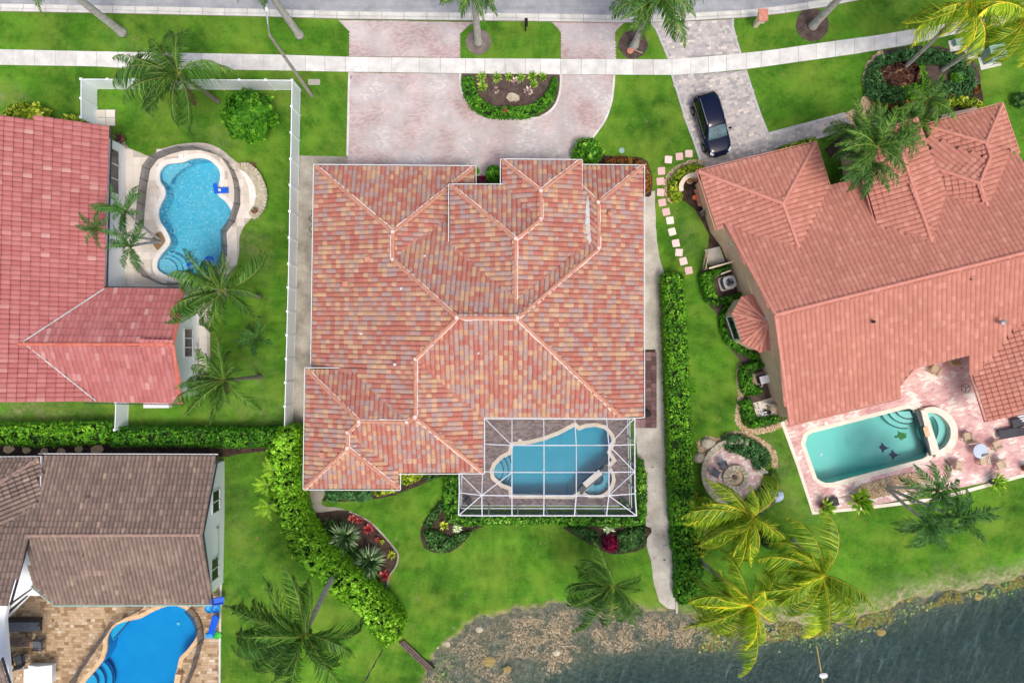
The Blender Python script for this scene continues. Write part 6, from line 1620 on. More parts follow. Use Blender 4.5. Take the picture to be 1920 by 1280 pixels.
b = MB(); b.box(c + Vector((-.1, 0, .05)), (1.15, .9, .1), radians(16)); b.build('pad', M['wicker'], t); b = MB(); b.box(c + Vector((.05, 0, .5)), (.62, .52, .8), radians(16)); b.build('cabinet', M['slingdark'], t); b = MB(); b.box(c + Vector((.05, 0, .93)), (.68, .58, .06), radians(16)); b.build('lid', M['trim'], t)
b = MB(); b.tube([c + Vector((.05, -.35, .3)), c + Vector((.12, -.5, .35)), c + Vector((0, -.6, .2)), c + Vector((0, -.62, 0))], .05, 8); b.build('pipe', M['trim'], t)
t = thing('pool_pump', 'pool pump and filter with white pipes on pad beside tan wall', 'pool equipment', P(1436, 764)); c = P(1436, 764)
b = MB(); b.box(c + Vector((0, 0, .04)), (1.75, 1.25, .08), radians(16)); b.build('pad', M['coping'], t)
b = MB(); b.lathe(c + Vector((.3, .1, .08)), [(.28, 0), (.3, .1), (.3, .7), (.2, .85), (.1, .88), (0, .9)], 16); b.build('filter_tank', M['wicker'], t)
b = MB(); b.tube([c + Vector((-.2, -.25, .25)), c + Vector((.25, -.35, .25))], .14, 12); b.build('motor', M['blackmat'], t)
for L_ in ([(-.8, .45, .3), (-.8, .1, .3), (-.55, .05, .3)], [(-.55, .5, .25), (-.4, -.5, .25)], [(-.3, .45, .5), (0, .35, .5), (.25, .2, .9)], [(-.45, -.2, .4), (-.15, -.25, .4)], [(-.7, -.1, .3), (-.5, -.4, .3), (-.2, -.45, .3)], [(.45, -.3, .2), (.75, -.1, .2), (.75, .25, .2)]):
    b = MB(); b.tube([c + Rz(16) @ Vector(p) for p in L_], .05, 8); b.build('pipe', M['trim'], t)
b = MB(); b.bar(P(1427, 781, .12), P(1463, 771, .12), .28, .2); tag(b.build('border_block', M['coping'], loc=P(1445, 776)), 'long cream border block below the pool pump', 'border')
t = thing('gate', 'tan picket gate by the concrete landing beside tan wall', 'gate', P(1317, 490))
for k in range(9): a_ = k / 8; b = MB(); p_ = P(1316 + 6 * a_, 506 - 33 * a_); b.bar(p_, p_ + Vector((0, 0, 1.1)), .05); b.build('picket', M['wicker'], t)
for zz in (.25, 1.05): b = MB(); b.bar(P(1316, 506) + Vector((0, 0, zz)), P(1322, 473) + Vector((0, 0, zz)), .06); b.build('gate_rail', M['wicker'], t)
t = thing('low_fence', 'dark timber fence with pale top rail beside the concrete landing', 'fence', P(1340, 500))
b = MB(); b.bar(P(1316, 507, .5), P(1373, 491, .5), .08, 1.0); b.build('fence_panel', M['wood'], t); b = MB(); b.bar(P(1330, 503, 1.03), P(1374, 490.5, 1.03), .12, .06); b.build('fence_rail', M['stuccoc'], t)
struct(slab('landing', xy([(1321, 469), (1349, 462), (1359, 490), (1333, 499), (1326, 494)]), .06, M['pathconc'], thick=.06))
struct(slab('side_step', xy([(1352, 461), (1368, 452), (1378, 478), (1362, 486)]), .1, M['stuccot'], thick=.1))
t = thing('low_fence', 'brown timber screen beside the air conditioner', 'fence', P(1352, 513)); b = MB(); b.bar(P(1339, 519, .4), P(1370, 507, .4), .08, .8); b.build('fence_panel', M['wood'], t); b = MB(); b.bar(P(1352, 514, .83), P(1370, 507, .83), .1, .05); b.build('fence_rail', M['stuccoc'], t)
# front entry of right neighbour
t = thing('courtyard_wall', 'cream entry wall below the upper terracotta hip roof', 'wall', P(1790, 205)); b = MB(); b.prism(strip_poly(xy([(1758, 221), (1832, 204)], 1.0), .3), 0, 1.0); b.build('wall_body', M['stuccoc'], t)
b = MB(); b.prism(strip_poly(xy(cr([(1762, 222), (1758, 212), (1750, 206)], 3, False), 1.0), .25), 0, 1.0); b.build('wall_end', M['stuccoc'], t)
# seawalls
t = thing('seawall', 'weathered timber seawall running from the hedge into the lake', 'seawall', P(780, 1230))
for k in range(3): b = MB(); o_ = k * 3.5; b.bar(P(750 + o_, 1202 - o_ * .6, -.05), P(806 + o_, 1256 - o_ * .6, -.05), .13, .55 - k * .03); b.build('plank', M['wood'], t)
b = MB(); b.prism(strip_poly(xy([(1268.5, 1040), (1268.5, 1148)]), .16), -.6, .12); tag(b.build('seawall', M['pathconc'], loc=P(1268, 1100)), 'narrow concrete kerb wall at the lake end of the long path', 'wall')
b = MB(); b.bar(P(717, 1218, 1.0), P(680, 1282, 1.0), .07, .05); 
t = thing('garden_fence', 'thin dark rail fence leading from the big hedge to the lake lawn', 'fence', P(700, 1250)); b.build('rail', M['black'], t)
for k in range(4): b = MB(); p_ = P(717 - k * 12, 1218 + k * 21.3); b.bar(p_, p_ + Vector((0, 0, 1.0)), .05); b.build('post', M['black'], t)
# shore rocks
for i, (u, v, r, lab) in enumerate(((838, 1204, 8, 'white rock on the lake edge, highest of the three by seawall'), (819, 1209, 7, 'white rock on the lake edge, middle of the three by seawall'), (806, 1219, 9, 'white rock on the lake edge, lowest of the three by seawall'), (899, 1178, 8, 'round tan rock in the shallow weed'), (1043, 1221, 9, 'tan sunken rock at the edge of the weed bed'), (917, 1238, 14, 'broad yellow sunken rock in the shallows'), (951, 1252, 9, 'small yellow sunken rock in the shallows'), (1832, 1117, 9, 'yellow rock on the shore near the deep lake corner'), (1650, 1183, 10, 'yellow rock among lily pads on the shore'))):
    b = MB(); b.lathe(P(u, v, -.50), [(r * .02, 0), (r * .04, .1), (r * .036, .2), (r * .02, .27), (0, .28)], 9, sy=.8); b.V = [(x + RND.uniform(-.05, .05), y + RND.uniform(-.05, .05), z) for x, y, z in b.V]
    tag(b.build('rock', M['rock'] if 'yellow' not in lab else mat('yellow_rock', C(150, 132, 76), C(180, 160, 104), .9, 4), loc=P(u, v)), lab, 'rock', 'rocks along the lake')
t = thing('buoy_line', 'yellow rope with white float running into the lake', 'buoy', P(1540, 1240))
b = MB(); b.tube([P(1531, 1210, -.3), P(1535, 1232, -.3), P(1539, 1256, -.29), P(1544, 1290, -.3)], .05, 6); b.build('rope', mat('yellow_rope', C(176, 156, 84), C(206, 186, 110), .8, 6), t)
b = MB(); b.lathe(P(1542.5, 1264, -.36), [(.05, 0), (.2, .08), (.22, .16), (.1, .26), (0, .27)], 12, sx=1.5); b.build('float', M['trim'], t)
b = MB(); b.bar(P(1195, 99.5, .05), P(1172, 97, .05), .08, .05)
t = thing('garden_hose_pile', 'turquoise garden tool and hose dropped at the foot of a street palm', 'hose', P(1185, 88)); b = MB(); b.bar(P(1190, 77, .12), P(1182, 90, .12), .34, .2); b.build('bag', mat('turquoise_cloth', C(60, 150, 150), None, .8), t); b = MB(); b.tube([P(1183, 95, .06), P(1190, 94, .06), P(1198, 97, .06), P(1205, 100, .06)], .03, 6); b.build('hose', M['wicker'], t)
b = MB(); b.lathe(P(1181, 97), [(.2, 0), (.26, .2), (.0, .3)], 9); tag(b.build('clay_shard', M['terralight'], loc=P(1181, 97)), 'broken clay pot at the foot of the street palm', 'pot')

for k in range(5):
    b = MB(); a_ = k * 3.2; b.bar(P(1428 + a_ * .9, 874 + a_ * .9, .08), P(1440 + a_ * .9, 864 + a_ * .9, .08) if False else P(1421 + a_ * 1.3, 888 - a_ * .2, .08), .2, .12); b.build('step_slab', M['coping'], ft)
pot('brown pot with dried plant at the rose roof corner', 231, 262, .28, .45, M['terra'], M['brownfrond'], n=60, leafl=.35, z=0.04)
b = MB(); b.tube([P(226, 268, .12), P(238, 276, .12)], .1, 10); tag(b.build('drain_pipe', M['pathdark'], loc=P(232, 272)), 'short grey pipe lying at the end of the white house wall', 'pipe')
t = thing('handrail', 'white metal handrail beside the gable wall walkway', 'railing', P(377, 668))
for k in range(5): b = MB(); p_ = P(373 + 0.6 * k, 648 + 10 * k); b.bar(p_, p_ + Vector((0, 0, 1)), .045); b.build('post', M['trim'], t)
for zz in (.5, 1.0): b = MB(); b.bar(P(373, 648) + Vector((0, 0, zz)), P(375.4, 688) + Vector((0, 0, zz)), .05); b.build('rail', M['trim'], t)
# ================================================================== vegetation
def rand_in(poly, n):
    a = np.array([q[:2] for q in poly]); mn, mx = a.min(0), a.max(0); out = np.zeros((0, 2))
    while len(out) < n:
        p = NP.uniform(mn, mx, (max(n, 64) * 2, 2)); out = np.concatenate([out, p[inpoly(p, poly)]])
    return out[:n]

def leaf_quads(pos, nrm, size, aspect=0.55, spread=0.5):
    """rhombic leaves at pos with roughly the normals nrm"""
    n = len(pos)
    nn = nrm + NP.normal(0, spread, (n, 3)); nn[:, 2] = np.abs(nn[:, 2]) * 0.8 + 0.15
    nn /= np.linalg.norm(nn, axis=1)[:, None]
    t = NP.normal(0, 1, (n, 3)); t -= nn * (t * nn).sum(1)[:, None]; t /= np.linalg.norm(t, axis=1)[:, None]
    b = np.cross(nn, t)
    s = (size * NP.uniform(0.6, 1.25, n))[:, None]
    tip = pos + t * s - nn * s * .12; base = pos - t * s
    return np.stack([base, pos + b * s * aspect, tip, pos - b * s * aspect], 1)

def pnoise(p, sc, seed=0.0):
    return np.array([NZ.noise(Vector((x * sc + seed, y * sc - seed, seed))) for x, y in p])

def hedge(name, label, cat, outline, h, m, dens=150, leaf=0.13, lump=0.12, group=None, edge=0.25, lsc=1.1, smooth=False, corem=None, aspect=.55, parent=None):
    """clipped or loose hedge: leaf shell over a woody core; outline = top as seen (pixels)"""
    poly = xy(cr(outline, 4) if smooth else outline, h)
    base = offset(poly, 0.0)
    A_ = abs(area2(poly)); per = sum(((poly[i][0] - poly[i - 1][0]) ** 2 + (poly[i][1] - poly[i - 1][1]) ** 2) ** .5 for i in range(len(poly)))
    if parent is None:
        c = np.array(poly).mean(0); t = thing(name, label, cat, (c[0], c[1], 0), group)
    else: t = parent
    seed = RND.uniform(0, 50)
    n = int(A_ * dens)
    p = rand_in(poly, n); d = edge_dist(p, poly)
    ln = pnoise(p, lsc, seed) + 0.5 * pnoise(p, lsc * 2.7, seed + 9)
    fall = np.clip(d / edge, 0, 1)
    z = h * (1 - .28 * (1 - fall) ** 2) + lump * ln + NP.normal(0, leaf * .35, n) - np.where(NP.random(n) < .3, NP.uniform(0, .25, n), 0)
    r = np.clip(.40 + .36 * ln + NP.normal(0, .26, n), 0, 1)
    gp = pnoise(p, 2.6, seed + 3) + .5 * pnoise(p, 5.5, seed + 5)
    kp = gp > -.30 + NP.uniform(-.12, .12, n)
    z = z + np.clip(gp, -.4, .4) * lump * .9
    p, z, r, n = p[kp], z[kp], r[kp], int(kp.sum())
    # sides
    ns = int(per * h * dens * .55)
    e = []
    L = np.array([((poly[i][0] - poly[i - 1][0]) ** 2 + (poly[i][1] - poly[i - 1][1]) ** 2) ** .5 for i in range(len(poly))]); pr = L / L.sum()
    idx = NP.choice(len(poly), ns, p=pr); tt_ = NP.random(ns)
    a = np.array(poly); q = a[idx - 1] * (1 - tt_)[:, None] + a[idx] * tt_[:, None]
    q += NP.normal(0, leaf * .5, q.shape)
    zs = NP.uniform(.05, h * .95, ns)
    dv = a[idx] - a[idx - 1]; nv = np.c_[dv[:, 1], -dv[:, 0]] / np.maximum(L[idx], 1e-6)[:, None]
    if area2(poly) < 0: nv = -nv
    pos = np.concatenate([np.c_[p, z], np.c_[q, zs]]); nrm = np.concatenate([np.tile([0, 0, 1.0], (n, 1)), np.c_[nv, np.full(ns, .3)]])
    rr = np.concatenate([r, np.clip(NP.normal(.35, .18, ns), 0, 1)])
    mkq('foliage', leaf_quads(pos, nrm, leaf, aspect), m, t, rnd=rr)
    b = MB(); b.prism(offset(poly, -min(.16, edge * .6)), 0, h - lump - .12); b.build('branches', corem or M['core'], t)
    return t

def bush(name, label, cat, u, v, rpx, h, m, n=2500, leaf=.16, group=None, zc=None, trunk=True, squash=1.0):
    c = P(u, v, h * .6); r = rpx * (H - h * .6) / F
    t = thing(name, label, cat, (c.x, c.y, 0), group)
    th = NP.uniform(0, 2 * pi, n); cz = NP.uniform(-.5, 1, n); s_ = np.sqrt(1 - cz ** 2)
    nr = np.c_[s_ * np.cos(th), s_ * np.sin(th), cz]
    ln = np.array([NZ.noise(Vector(x * 2.2 + np.array([u, v, 0]))) for x in nr]) + .6 * np.array([NZ.noise(Vector(x * 5 + np.array([u, v, 3]))) for x in nr])
    rad = r * (0.92 + .32 * ln) * np.where(NP.random(n) < .3, NP.uniform(.75, 1, n), 1)
    pos = nr * rad[:, None] * np.array([1, squash, h * .5 / r]) + np.array([c.x, c.y, h * .55])
    mkq('foliage' if not trunk else 'crown', leaf_quads(pos, nr, leaf), m, t, rnd=np.clip(.36 + .5 * ln + NP.normal(0, .22, n), 0, 1))
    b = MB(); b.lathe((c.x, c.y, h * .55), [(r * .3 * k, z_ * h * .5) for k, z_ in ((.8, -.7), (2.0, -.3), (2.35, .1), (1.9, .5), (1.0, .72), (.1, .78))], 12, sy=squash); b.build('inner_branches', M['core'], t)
    if trunk: b = MB(); b.tube([(c.x, c.y, -.05), (c.x + .05, c.y, h * .5)], [.14, .08], 8); b.build('trunk', M['bark'], t)
    return t

def tuft(name, label, u, v, rpx, m, n=22, cat='plant', group=None, wid=.065, up=(.25, 1.1), h=.0, arch=.35, inner=0.1):
    """rosette of strap leaves"""
    c = P(u, v); L0 = rpx * K0 * .86; Q = []; R_ = []; n = int(n * 1.7)
    for k in range(n):
        a = 2 * pi * k / n * 2.4 + RND.uniform(-.25, .25); el = RND.uniform(*up); L = L0 * RND.uniform(.7, 1.15) / max(cos(el), .45)
        d = Vector((cos(a), sin(a), 0)); s = Vector((-sin(a), cos(a), 0)) * L * wid
        p0 = c + d * L0 * inner * .3 + Vector((0, 0, .03 + h)); p1 = c + d * (L * .55 * cos(el)) + Vector((0, 0, L * .55 * sin(el) + h)); p2 = c + d * (L * cos(el)) + Vector((0, 0, L * (sin(el) - arch) + .08 + h))
        if p2.z < .05: p2.z = .05
        up_ = Vector((0, 0, L * wid * .5))
        r = RND.random()
        Q += [[p0 + s * .5, p0 - s * .5, p1 - s + up_ * 0, p1 + s], [p1 + s, p1 - s, p2 - s * .12, p2 + s * .12]]; R_ += [r * .8, min(1, r * .8 + .25)]
    o = mkq(name, [[tuple(x) for x in q] for q in Q], m, None, c, rnd=R_)
    return tag(o, label, cat, group)

def pebbles(name, poly, n, smin, smax, m, z=.02):
    p = rand_in(poly, n); Q = []; R_ = []
    V = []; Fc = []; rr = []
    for (x, y) in p:
        s = RND.uniform(smin, smax); k = len(V); a = RND.uniform(0, pi); e = RND.uniform(.6, 1)
        ca, sa = cos(a) * s, sin(a) * s
        V += [(x + ca, y + sa, z), (x - sa * e, y + ca * e, z), (x - ca, y - sa, z), (x + sa * e, y - ca * e, z), (x, y, z + s * .7)]
        Fc += [(k, k + 1, k + 4), (k + 1, k + 2, k + 4), (k + 2, k + 3, k + 4), (k + 3, k, k + 4)]; rr += [RND.random()] * 4
    return stuff(mk(name, V, Fc, m, rnd=rr))

# ---- palms
def frond_mesh(kind, seed, L, droop, side, ll, nl, hang, el0, curlend=0.0, wid=.06, lee=0.0, plume=0.0):
    R_ = random.Random(seed * 7 + 3); pts = []; p = Vector((0, 0, 0)); n = 14; el = el0; az = 0.0
    dirs = []
    for i in range(n + 1):
        t = i / n; pts.append(p.copy())
        d = Vector((cos(el) * cos(az), cos(el) * sin(az), sin(el))); dirs.append(d)
        p = p + d * (L / n)
        el -= droop / n * (0.4 + 1.2 * t); az += (side / n) * (0.3 + 1.4 * t) + curlend / n * max(0, t - .5) * 3
    b = MB()
    b.tube(pts, [max(.030 * (1 - .85 * i / n), .007) * (1 + .9 * (i == 0)) for i in range(n + 1)], 4, r=.96, cap=False)
    for i in range(nl):
        t = 0.10 + 0.90 * (i + .5) / nl
        f = t * n; k = min(int(f), n - 1); q = pts[k].lerp(pts[k + 1], f - k); d = dirs[k].lerp(dirs[min(k + 1, n)], f - k).normalized()
        sx = Vector((0, 0, 1)).cross(d).normalized(); upv = d.cross(sx)
        prof = (0.5 + .5 * sin(pi * min(1, t * 1.1))) * (1 if t < .6 else 1 - (t - .6) * 1.7)
        for s in (-1, 1):
            l = ll * prof * R_.uniform(.72, 1.15); fw = 0.7 + .6 * t + R_.uniform(-.22, .22)
            dr = (sx * (s + lee * (1.1 if s * lee < 0 else .3)) + d * fw + upv * (R_.uniform(.0, .3) + R_.uniform(-plume, plume))).normalized()
            m1 = q + dr * l * .5 + Vector((0, 0, -hang * l * .16)); e = q + dr * l * .92 + Vector((0, 0, -hang * l * R_.uniform(.4, .75))) + sx * lee * l * .25
            w = wid * R_.uniform(.75, 1.2); wv = (d * .8 + Vector((R_.uniform(-.3, .3), R_.uniform(-.3, .3), R_.uniform(-.3, .3)))).normalized() * w * .5
            c_ = min(max(R_.gauss(.40, .2) + .2 * (t > .85), 0), .9)
            b.add([q + wv * .7, q - wv * .7, m1 - wv * 1.2, m1 + wv * 1.2, e], [(0, 1, 2, 3), (3, 2, 4)], r=c_)
    o = mk('frond', b.V, b.F, M[kind], rnd=b.R); me = o.data; bpy.data.objects.remove(o)
    return me

FR = {}
def fronds(kind, style):
    """frond shapes bending to the left, and to the right, of their heading"""
    key = (kind, style)
    if key in FR: return FR[key]
    out = []
    for sg in (1, -1):
        L_ = []
        for s in range(6):
            if style == 'wind': L_.append(frond_mesh(kind, s + 10 * sg, 4.4, 1.45 + .26 * s, (.3 + .28 * s) * sg, 1.1, 66, 1.5, .78 - .08 * s, 1.9 * sg, .06, .7 * sg, .25))
            elif style == 'coconut': L_.append(frond_mesh(kind, s + 10 * sg, 4.2, 1.2 + .14 * s, .3 * sg, .95, 76, 1.4, .7 - .08 * s, .3 * sg, .05, .3 * sg, .2))
            else: L_.append(frond_mesh(kind, s + 10 * sg, 2.2, 1.3 + .2 * s, (.1 + .1 * s) * sg, .52, 44, .55, .85 - .12 * s, .2 * sg, .05, .2 * sg, .45))
        out.append(L_)
    FR[key] = out; return out

def palm(label, base, crown, z, reach, az, kind='palmgreen', style='coconut', group=None, trunk='trunk', r0=.2, r1=.12, bend=0.35, cat='palm tree', name='palm_tree', bz=0.0, shaft=None, nuts=0, wind=200.0, dead=0):
    """az: list of frond headings in the photo (0 = right, 90 = up), each optionally (heading, scale, tilt)"""
    b0 = P(base[0], base[1], 0); c = P(crown[0], crown[1], z)
    t = thing(name, label, cat, b0, group)
    mid = b0.lerp(c, .5); mid.x += (b0.x - c.x) * bend * .5; mid.y += (b0.y - c.y) * bend * .5
    pts = [b0 * (1 - s) ** 2 + mid * 2 * s * (1 - s) + c * s * s for s in np.linspace(0, 1, 12)]
    b = MB(); rad = [r0 * (1.35 if i == 0 else 1) * (1 - s) + r1 * s for i, s in enumerate(np.linspace(0, 1, 12))]
    P2 = []; R2 = []
    for i in range(11):
        for k in range(4):
            s = k / 4; P2.append(pts[i].lerp(pts[i + 1], s)); R2.append((rad[i] * (1 - s) + rad[i + 1] * s) * (1.05 if k % 2 else .97))
    P2.append(pts[-1]); R2.append(rad[-1])
    b.tube(P2, R2, 10); b.build('trunk', M[trunk], t, smooth=True)
    if shaft: b = MB(); b.tube([c - (c - pts[-2]).normalized() * .1, c + Vector((0, 0, .55))], [r1 * 1.15, r1 * .6], 10); b.build('crownshaft', M[shaft], t, smooth=True)
    FM = fronds(kind, style); base_len = {'coconut': 4.2, 'wind': 4.4, 'feather': 2.2}[style]
    k0 = reach / (base_len * .84)
    for i, a in enumerate(az):
        sc, ti = 1.0, 0.0
        if isinstance(a, tuple):
            sc = a[1]; ti = a[2] if len(a) > 2 else 0.0; a = a[0]
        a += RND.uniform(-14, 14)
        lr = 0 if sin(radians(wind - a)) > RND.uniform(-.25, .25) else 1
        me = FM[lr][RND.randrange(6)]
        s = k0 * sc * RND.uniform(.82, 1.12)
        Mx = Matrix.Translation(c - b0 + Vector((0, 0, .1 + .15 * RND.random()))) @ Matrix.Rotation(radians(a), 4, 'Z') @ Matrix.Rotation(radians(-ti + RND.uniform(-8, 8)), 4, 'Y') @ Matrix.Rotation(RND.uniform(-.4, .4), 4, 'X') @ Matrix.Scale(s, 4)
        inst('frond', me, t, Mx)
    extra_n = {'wind': 7, 'coconut': 6, 'feather': 3}[style]
    for k in range(extra_n):                             # short inner spears
        a = RND.uniform(0, 360); me = FM[RND.randrange(2)][RND.randrange(6)]
        Mx = Matrix.Translation(c - b0 + Vector((0, 0, .2))) @ Matrix.Rotation(radians(a), 4, 'Z') @ Matrix.Rotation(radians(-RND.uniform(5, 45)), 4, 'Y') @ Matrix.Scale(k0 * RND.uniform(.45, .75), 4)
        inst('frond', me, t, Mx)
    if style != 'feather':                               # hanging dead fronds under the crown
        DM = fronds('brownfrond', 'coconut')
        for k in range(2):
            a = RND.uniform(150, 330); me = DM[k][RND.randrange(3, 6)]
            Mx = Matrix.Translation(c - b0 + Vector((0, 0, -.25))) @ Matrix.Rotation(radians(a), 4, 'Z') @ Matrix.Rotation(radians(RND.uniform(35, 55)), 4, 'Y') @ Matrix.Scale(k0 * RND.uniform(.5, .65), 4)
            inst('dead_frond', me, t, Mx)
    for k in range(nuts):
        a = RND.uniform(0, 6.28); b = MB(); cc_ = c + Vector((.28 * cos(a), .28 * sin(a), -.12)); b.lathe(cc_, [(.02, -.13), (.1, -.06), (.1, .05), (.02, .12)], 8); b.build('coconut', M['palmlime'], t)
    return t

def spread(n, lo=0, hi=360, jit=10): return [lo + (hi - lo) * (i + .5) / n + RND.uniform(-jit, jit) for i in range(n)]
def young(n, ti=25): return [(RND.uniform(0, 360), .7, RND.uniform(ti, ti + 25)) for _ in range(n)]

gS = 'palms along the street'
palm('grey street palm with only its trunk in view, above the fence palm', (230, 62), (75, -59), 9.0, 2.4, spread(12) + young(4), 'palmgreen', 'feather', gS, r0=.30, r1=.2, bend=0)
palm('grey street palm with only its trunk in view, between lamp and pink apron', (562, 67), (476, -54), 9.0, 2.4, spread(12) + young(4), 'palmgreen', 'feather', gS, r0=.28, r1=.2, bend=0)
palm('street palm with pale trunk in the mulch ring by the pink driveway', (897, 80), (886, -32), 8.4, 2.45, spread(12) + young(4) + [(222, 1), (245, 1), (300, 1), (318, 1)], 'palmgreen', 'feather', gS, r0=.27, r1=.2, bend=0, shaft='palmlime')
palm('street palm with crown over the road at the grey apron', (1189, 86), (1230, -6), 7.2, 3.0, spread(13) + young(4) + [(200, 1), (225, 1), (255, 1), (285, 1), (318, 1.1), (340, 1.1)], 'palmgreen', 'feather', gS, r0=.27, r1=.19, bend=0, shaft='palmlime')
palm('street palm with leaning pale trunk in the mulch ring right of the grey apron', (1523, 50), (1640, -72), 9.0, 2.6, spread(12) + young(4), 'palmgreen', 'feather', gS, r0=.28, r1=.2, bend=0)

palm('coconut palm swept left over the white fence', (408, 190), (337, 142), 5.6, 4.0, [175, 195, 150, 125, 112, 95, (62, .8), (20, .95), (5, .9), 215, 232, 250, (262, .9), (285, .9), (300, 1.0), 165, 140, 185] + young(4), 'palmgreen', 'wind', 'coconut palms in the fenced yard', 'trunkdark', .18, .11, nuts=4)
palm('coconut palm leaning left from the lawn over the curvy pool edge', (487, 556), (423, 546), 5.0, 3.9, [170, 190, 155, 140, 125, 112, 205, 218, 235, 250, (270, .8), (40, .95), (55, .7), (330, .8), (182, 1.05)] + young(4), 'palmgreen', 'wind', 'coconut palms in the fenced yard', 'trunkdark', .17, .11, nuts=3)
palm('coconut palm by the gable wall with lower lawn around it', (488, 706), (425, 712), 4.8, 3.4, [165, 180, 150, 135, 110, (85, 1.0), 200, 215, 235, 260, (275, .9), (345, .95), (70, .8), 192] + young(3), 'palmgreen', 'wind', 'coconut palms in the fenced yard', 'trunkdark', .16, .1, nuts=2)
palm('short dark green palm in the fenced lawn between two coconut palms', (484, 633), (482, 632), 1.3, 1.6, spread(9, jit=14) + young(3), 'palmdark', 'feather', None, 'trunkdark', .13, .1)
gT = 'slim palms in the pebble circle'
palm('slim palm from the pebble circle with crown highest over the pale deck', (300, 449), (238, 396), 4.6, 1.95, spread(8, jit=12) + young(2), 'palmdark', 'feather', gT, 'trunk', .1, .08, shaft='palmlime')
palm('slim palm from the pebble circle with crown over the rose roof edge', (297, 452), (185, 432), 5.0, 1.5, spread(7, jit=12) + young(2), 'palmdark', 'feather', gT, 'trunk', .1, .08, shaft='palmlime')
palm('slim palm from the pebble circle with crown lowest by the pool', (302, 454), (245, 462), 4.2, 1.9, spread(8, jit=12) + young(2), 'palmdark', 'feather', gT, 'trunk', .1, .08, shaft='palmlime')

gY = 'golden coconut palms in the planted front bed'
palm('golden coconut palm from the brown grass mound in the front bed', (1690, 132), (1808, 14), 8.2, 3.7, [190, 205, 180, 168, 220, 240, 262, (285, 1), 300, 320, 345, 10, 40, 75, 110, 140, (198, 1.15)] + young(4), 'palmyellow', 'wind', gY, 'trunk', .15, .11, nuts=3)
palm('golden coconut palm at the frame corner from the bare mulch circle', (1766, 132), (1918, 35), 8.0, 3.6, [180, 200, 215, 235, 250, 270, 160, 140, 120, 100, 60, 20, 340, 300, (228, 1.1)] + young(4), 'palmyellow', 'wind', gY, 'trunk', .15, .11, nuts=3)

gF = 'feathery palms in front of the terracotta house'
palm('tallest feathery palm in the terracotta roof recess', (1592, 300), (1640, 276), 7.0, 2.5, [170, 185, 200, 215, 155, 140, 235, 255, 20, 350, 330, 60, 90, 115, (10, 1.0)] + young(5), 'palmgreen', 'feather', gF, 'trunk', .12, .09)
palm('feathery palm hanging low over terracotta wing with pale trunk showing', (1596, 304), (1630, 308), 6.0, 2.4, [165, 185, 200, 220, 240, 260, 280, 300, 150, 130, 320] + young(3), 'palmdark', 'feather', gF, 'trunk', .12, .09)
palm('feathery palm reaching toward the pebble path', (1590, 292), (1606, 246), 5.6, 2.1, [180, 200, 160, 140, 120, 90, 60, 30, 220, 250, 330] + young(3), 'palmgreen', 'feather', gF, 'trunk', .11, .08)
palm('feathery palm spreading over the right terracotta ridge', (1604, 296), (1682, 262), 6.4, 2.0, [350, 10, 330, 310, 30, 60, 100, 140, 200, 240, 280] + young(4), 'palmgreen', 'feather', gF, 'trunk', .11, .08)
palm('leafy lime palm between the planted bed and terracotta roof', (1712, 212), (1737, 190), 3.6, 2.0, spread(12, jit=12) + young(4), 'palmgreen', 'feather', gF, 'trunk', .1, .08)
palm('small leafy palm beside the cream entry wall', (1712, 225), (1722, 225), 2.6, 1.7, spread(10, jit=12) + young(3), 'palmgreen', 'feather', gF, 'trunk', .1, .08)

palm('large coconut palm leaning down from the big hedge over the lawn', (637, 1056), (573, 1183), 9.5, 4.9, [178, 165, 190, 205, 150, 135, 118, (100, 1.0), (80, .9), (62, .7), (0, .85), (8, .7), 225, 240, 255, 270, (285, .95), (305, .9), (140, 1.05), 198, 172] + young(5), 'palmgreen', 'wind', None, 'trunk', .21, .15, bend=.15, nuts=6)
palm('dark coconut palm on the lake lawn before the weed bed', (1132, 1066), (1147, 1097), 4.4, 3.4, [165, 180, 150, (118, 1.05), (95, 1.1), 195, 210, 230, 248, 268, (290, .95), (320, .9), (335, .85), 172] + young(5), 'palmgreen', 'wind', None, 'trunkdark', .18, .12, nuts=3)
gG = 'golden coconut palms near the lake shore'
palm('golden coconut palm over the fire pit, uppermost of the lakeside three', (1452, 934), (1405, 966), 5.6, 4.3, [172, 188, 160, 145, 130, (112, .85), 205, 220, 236, 255, 275, (300, .9), (35, .95), (330, .9), 180, 196] + young(5), 'palmyellow', 'wind', gG, 'trunkdark', .15, .11, nuts=4)
palm('golden coconut palm by the seawall, lowest of the lakeside three', (1312, 1050), (1406, 1128), 6.0, 4.3, [172, 185, 160, 145, 130, (110, .9), 198, 212, 228, 246, 262, (282, .8), (25, .95), (40, .8), 178, 192] + young(5), 'palmyellow', 'wind', gG, 'trunk', .15, .11, nuts=4)
palm('golden coconut palm over open lawn, rightmost of the lakeside three', (1488, 1012), (1540, 1076), 6.2, 4.4, [178, 192, 165, 150, 138, (118, 1), (98, .95), (80, .9), 205, 220, 238, 255, (272, .8), (320, .9), (300, .85), 185] + young(5), 'palmyellow', 'wind', gG, 'trunk', .15, .11, nuts=4)
gD = 'dark palms by the pebble patch'
palm('dark palm from the pebble patch with crown over the pink deck edge', (1666, 914), (1752, 918), 5.2, 2.2, [170, 150, 100, 75, 50, 20, 345, 320, 290, 250, 200, (130, 1.1)] + young(2), 'palmdark', 'feather', gD, 'trunk', .13, .09, bend=-.3)
palm('dark palm from the pebble patch with crown lowest over the lawn', (1664, 916), (1738, 978), 5.2, 2.2, spread(11, 120, 400) + young(2), 'palmdark', 'feather', gD, 'trunk', .13, .09, bend=-.3)
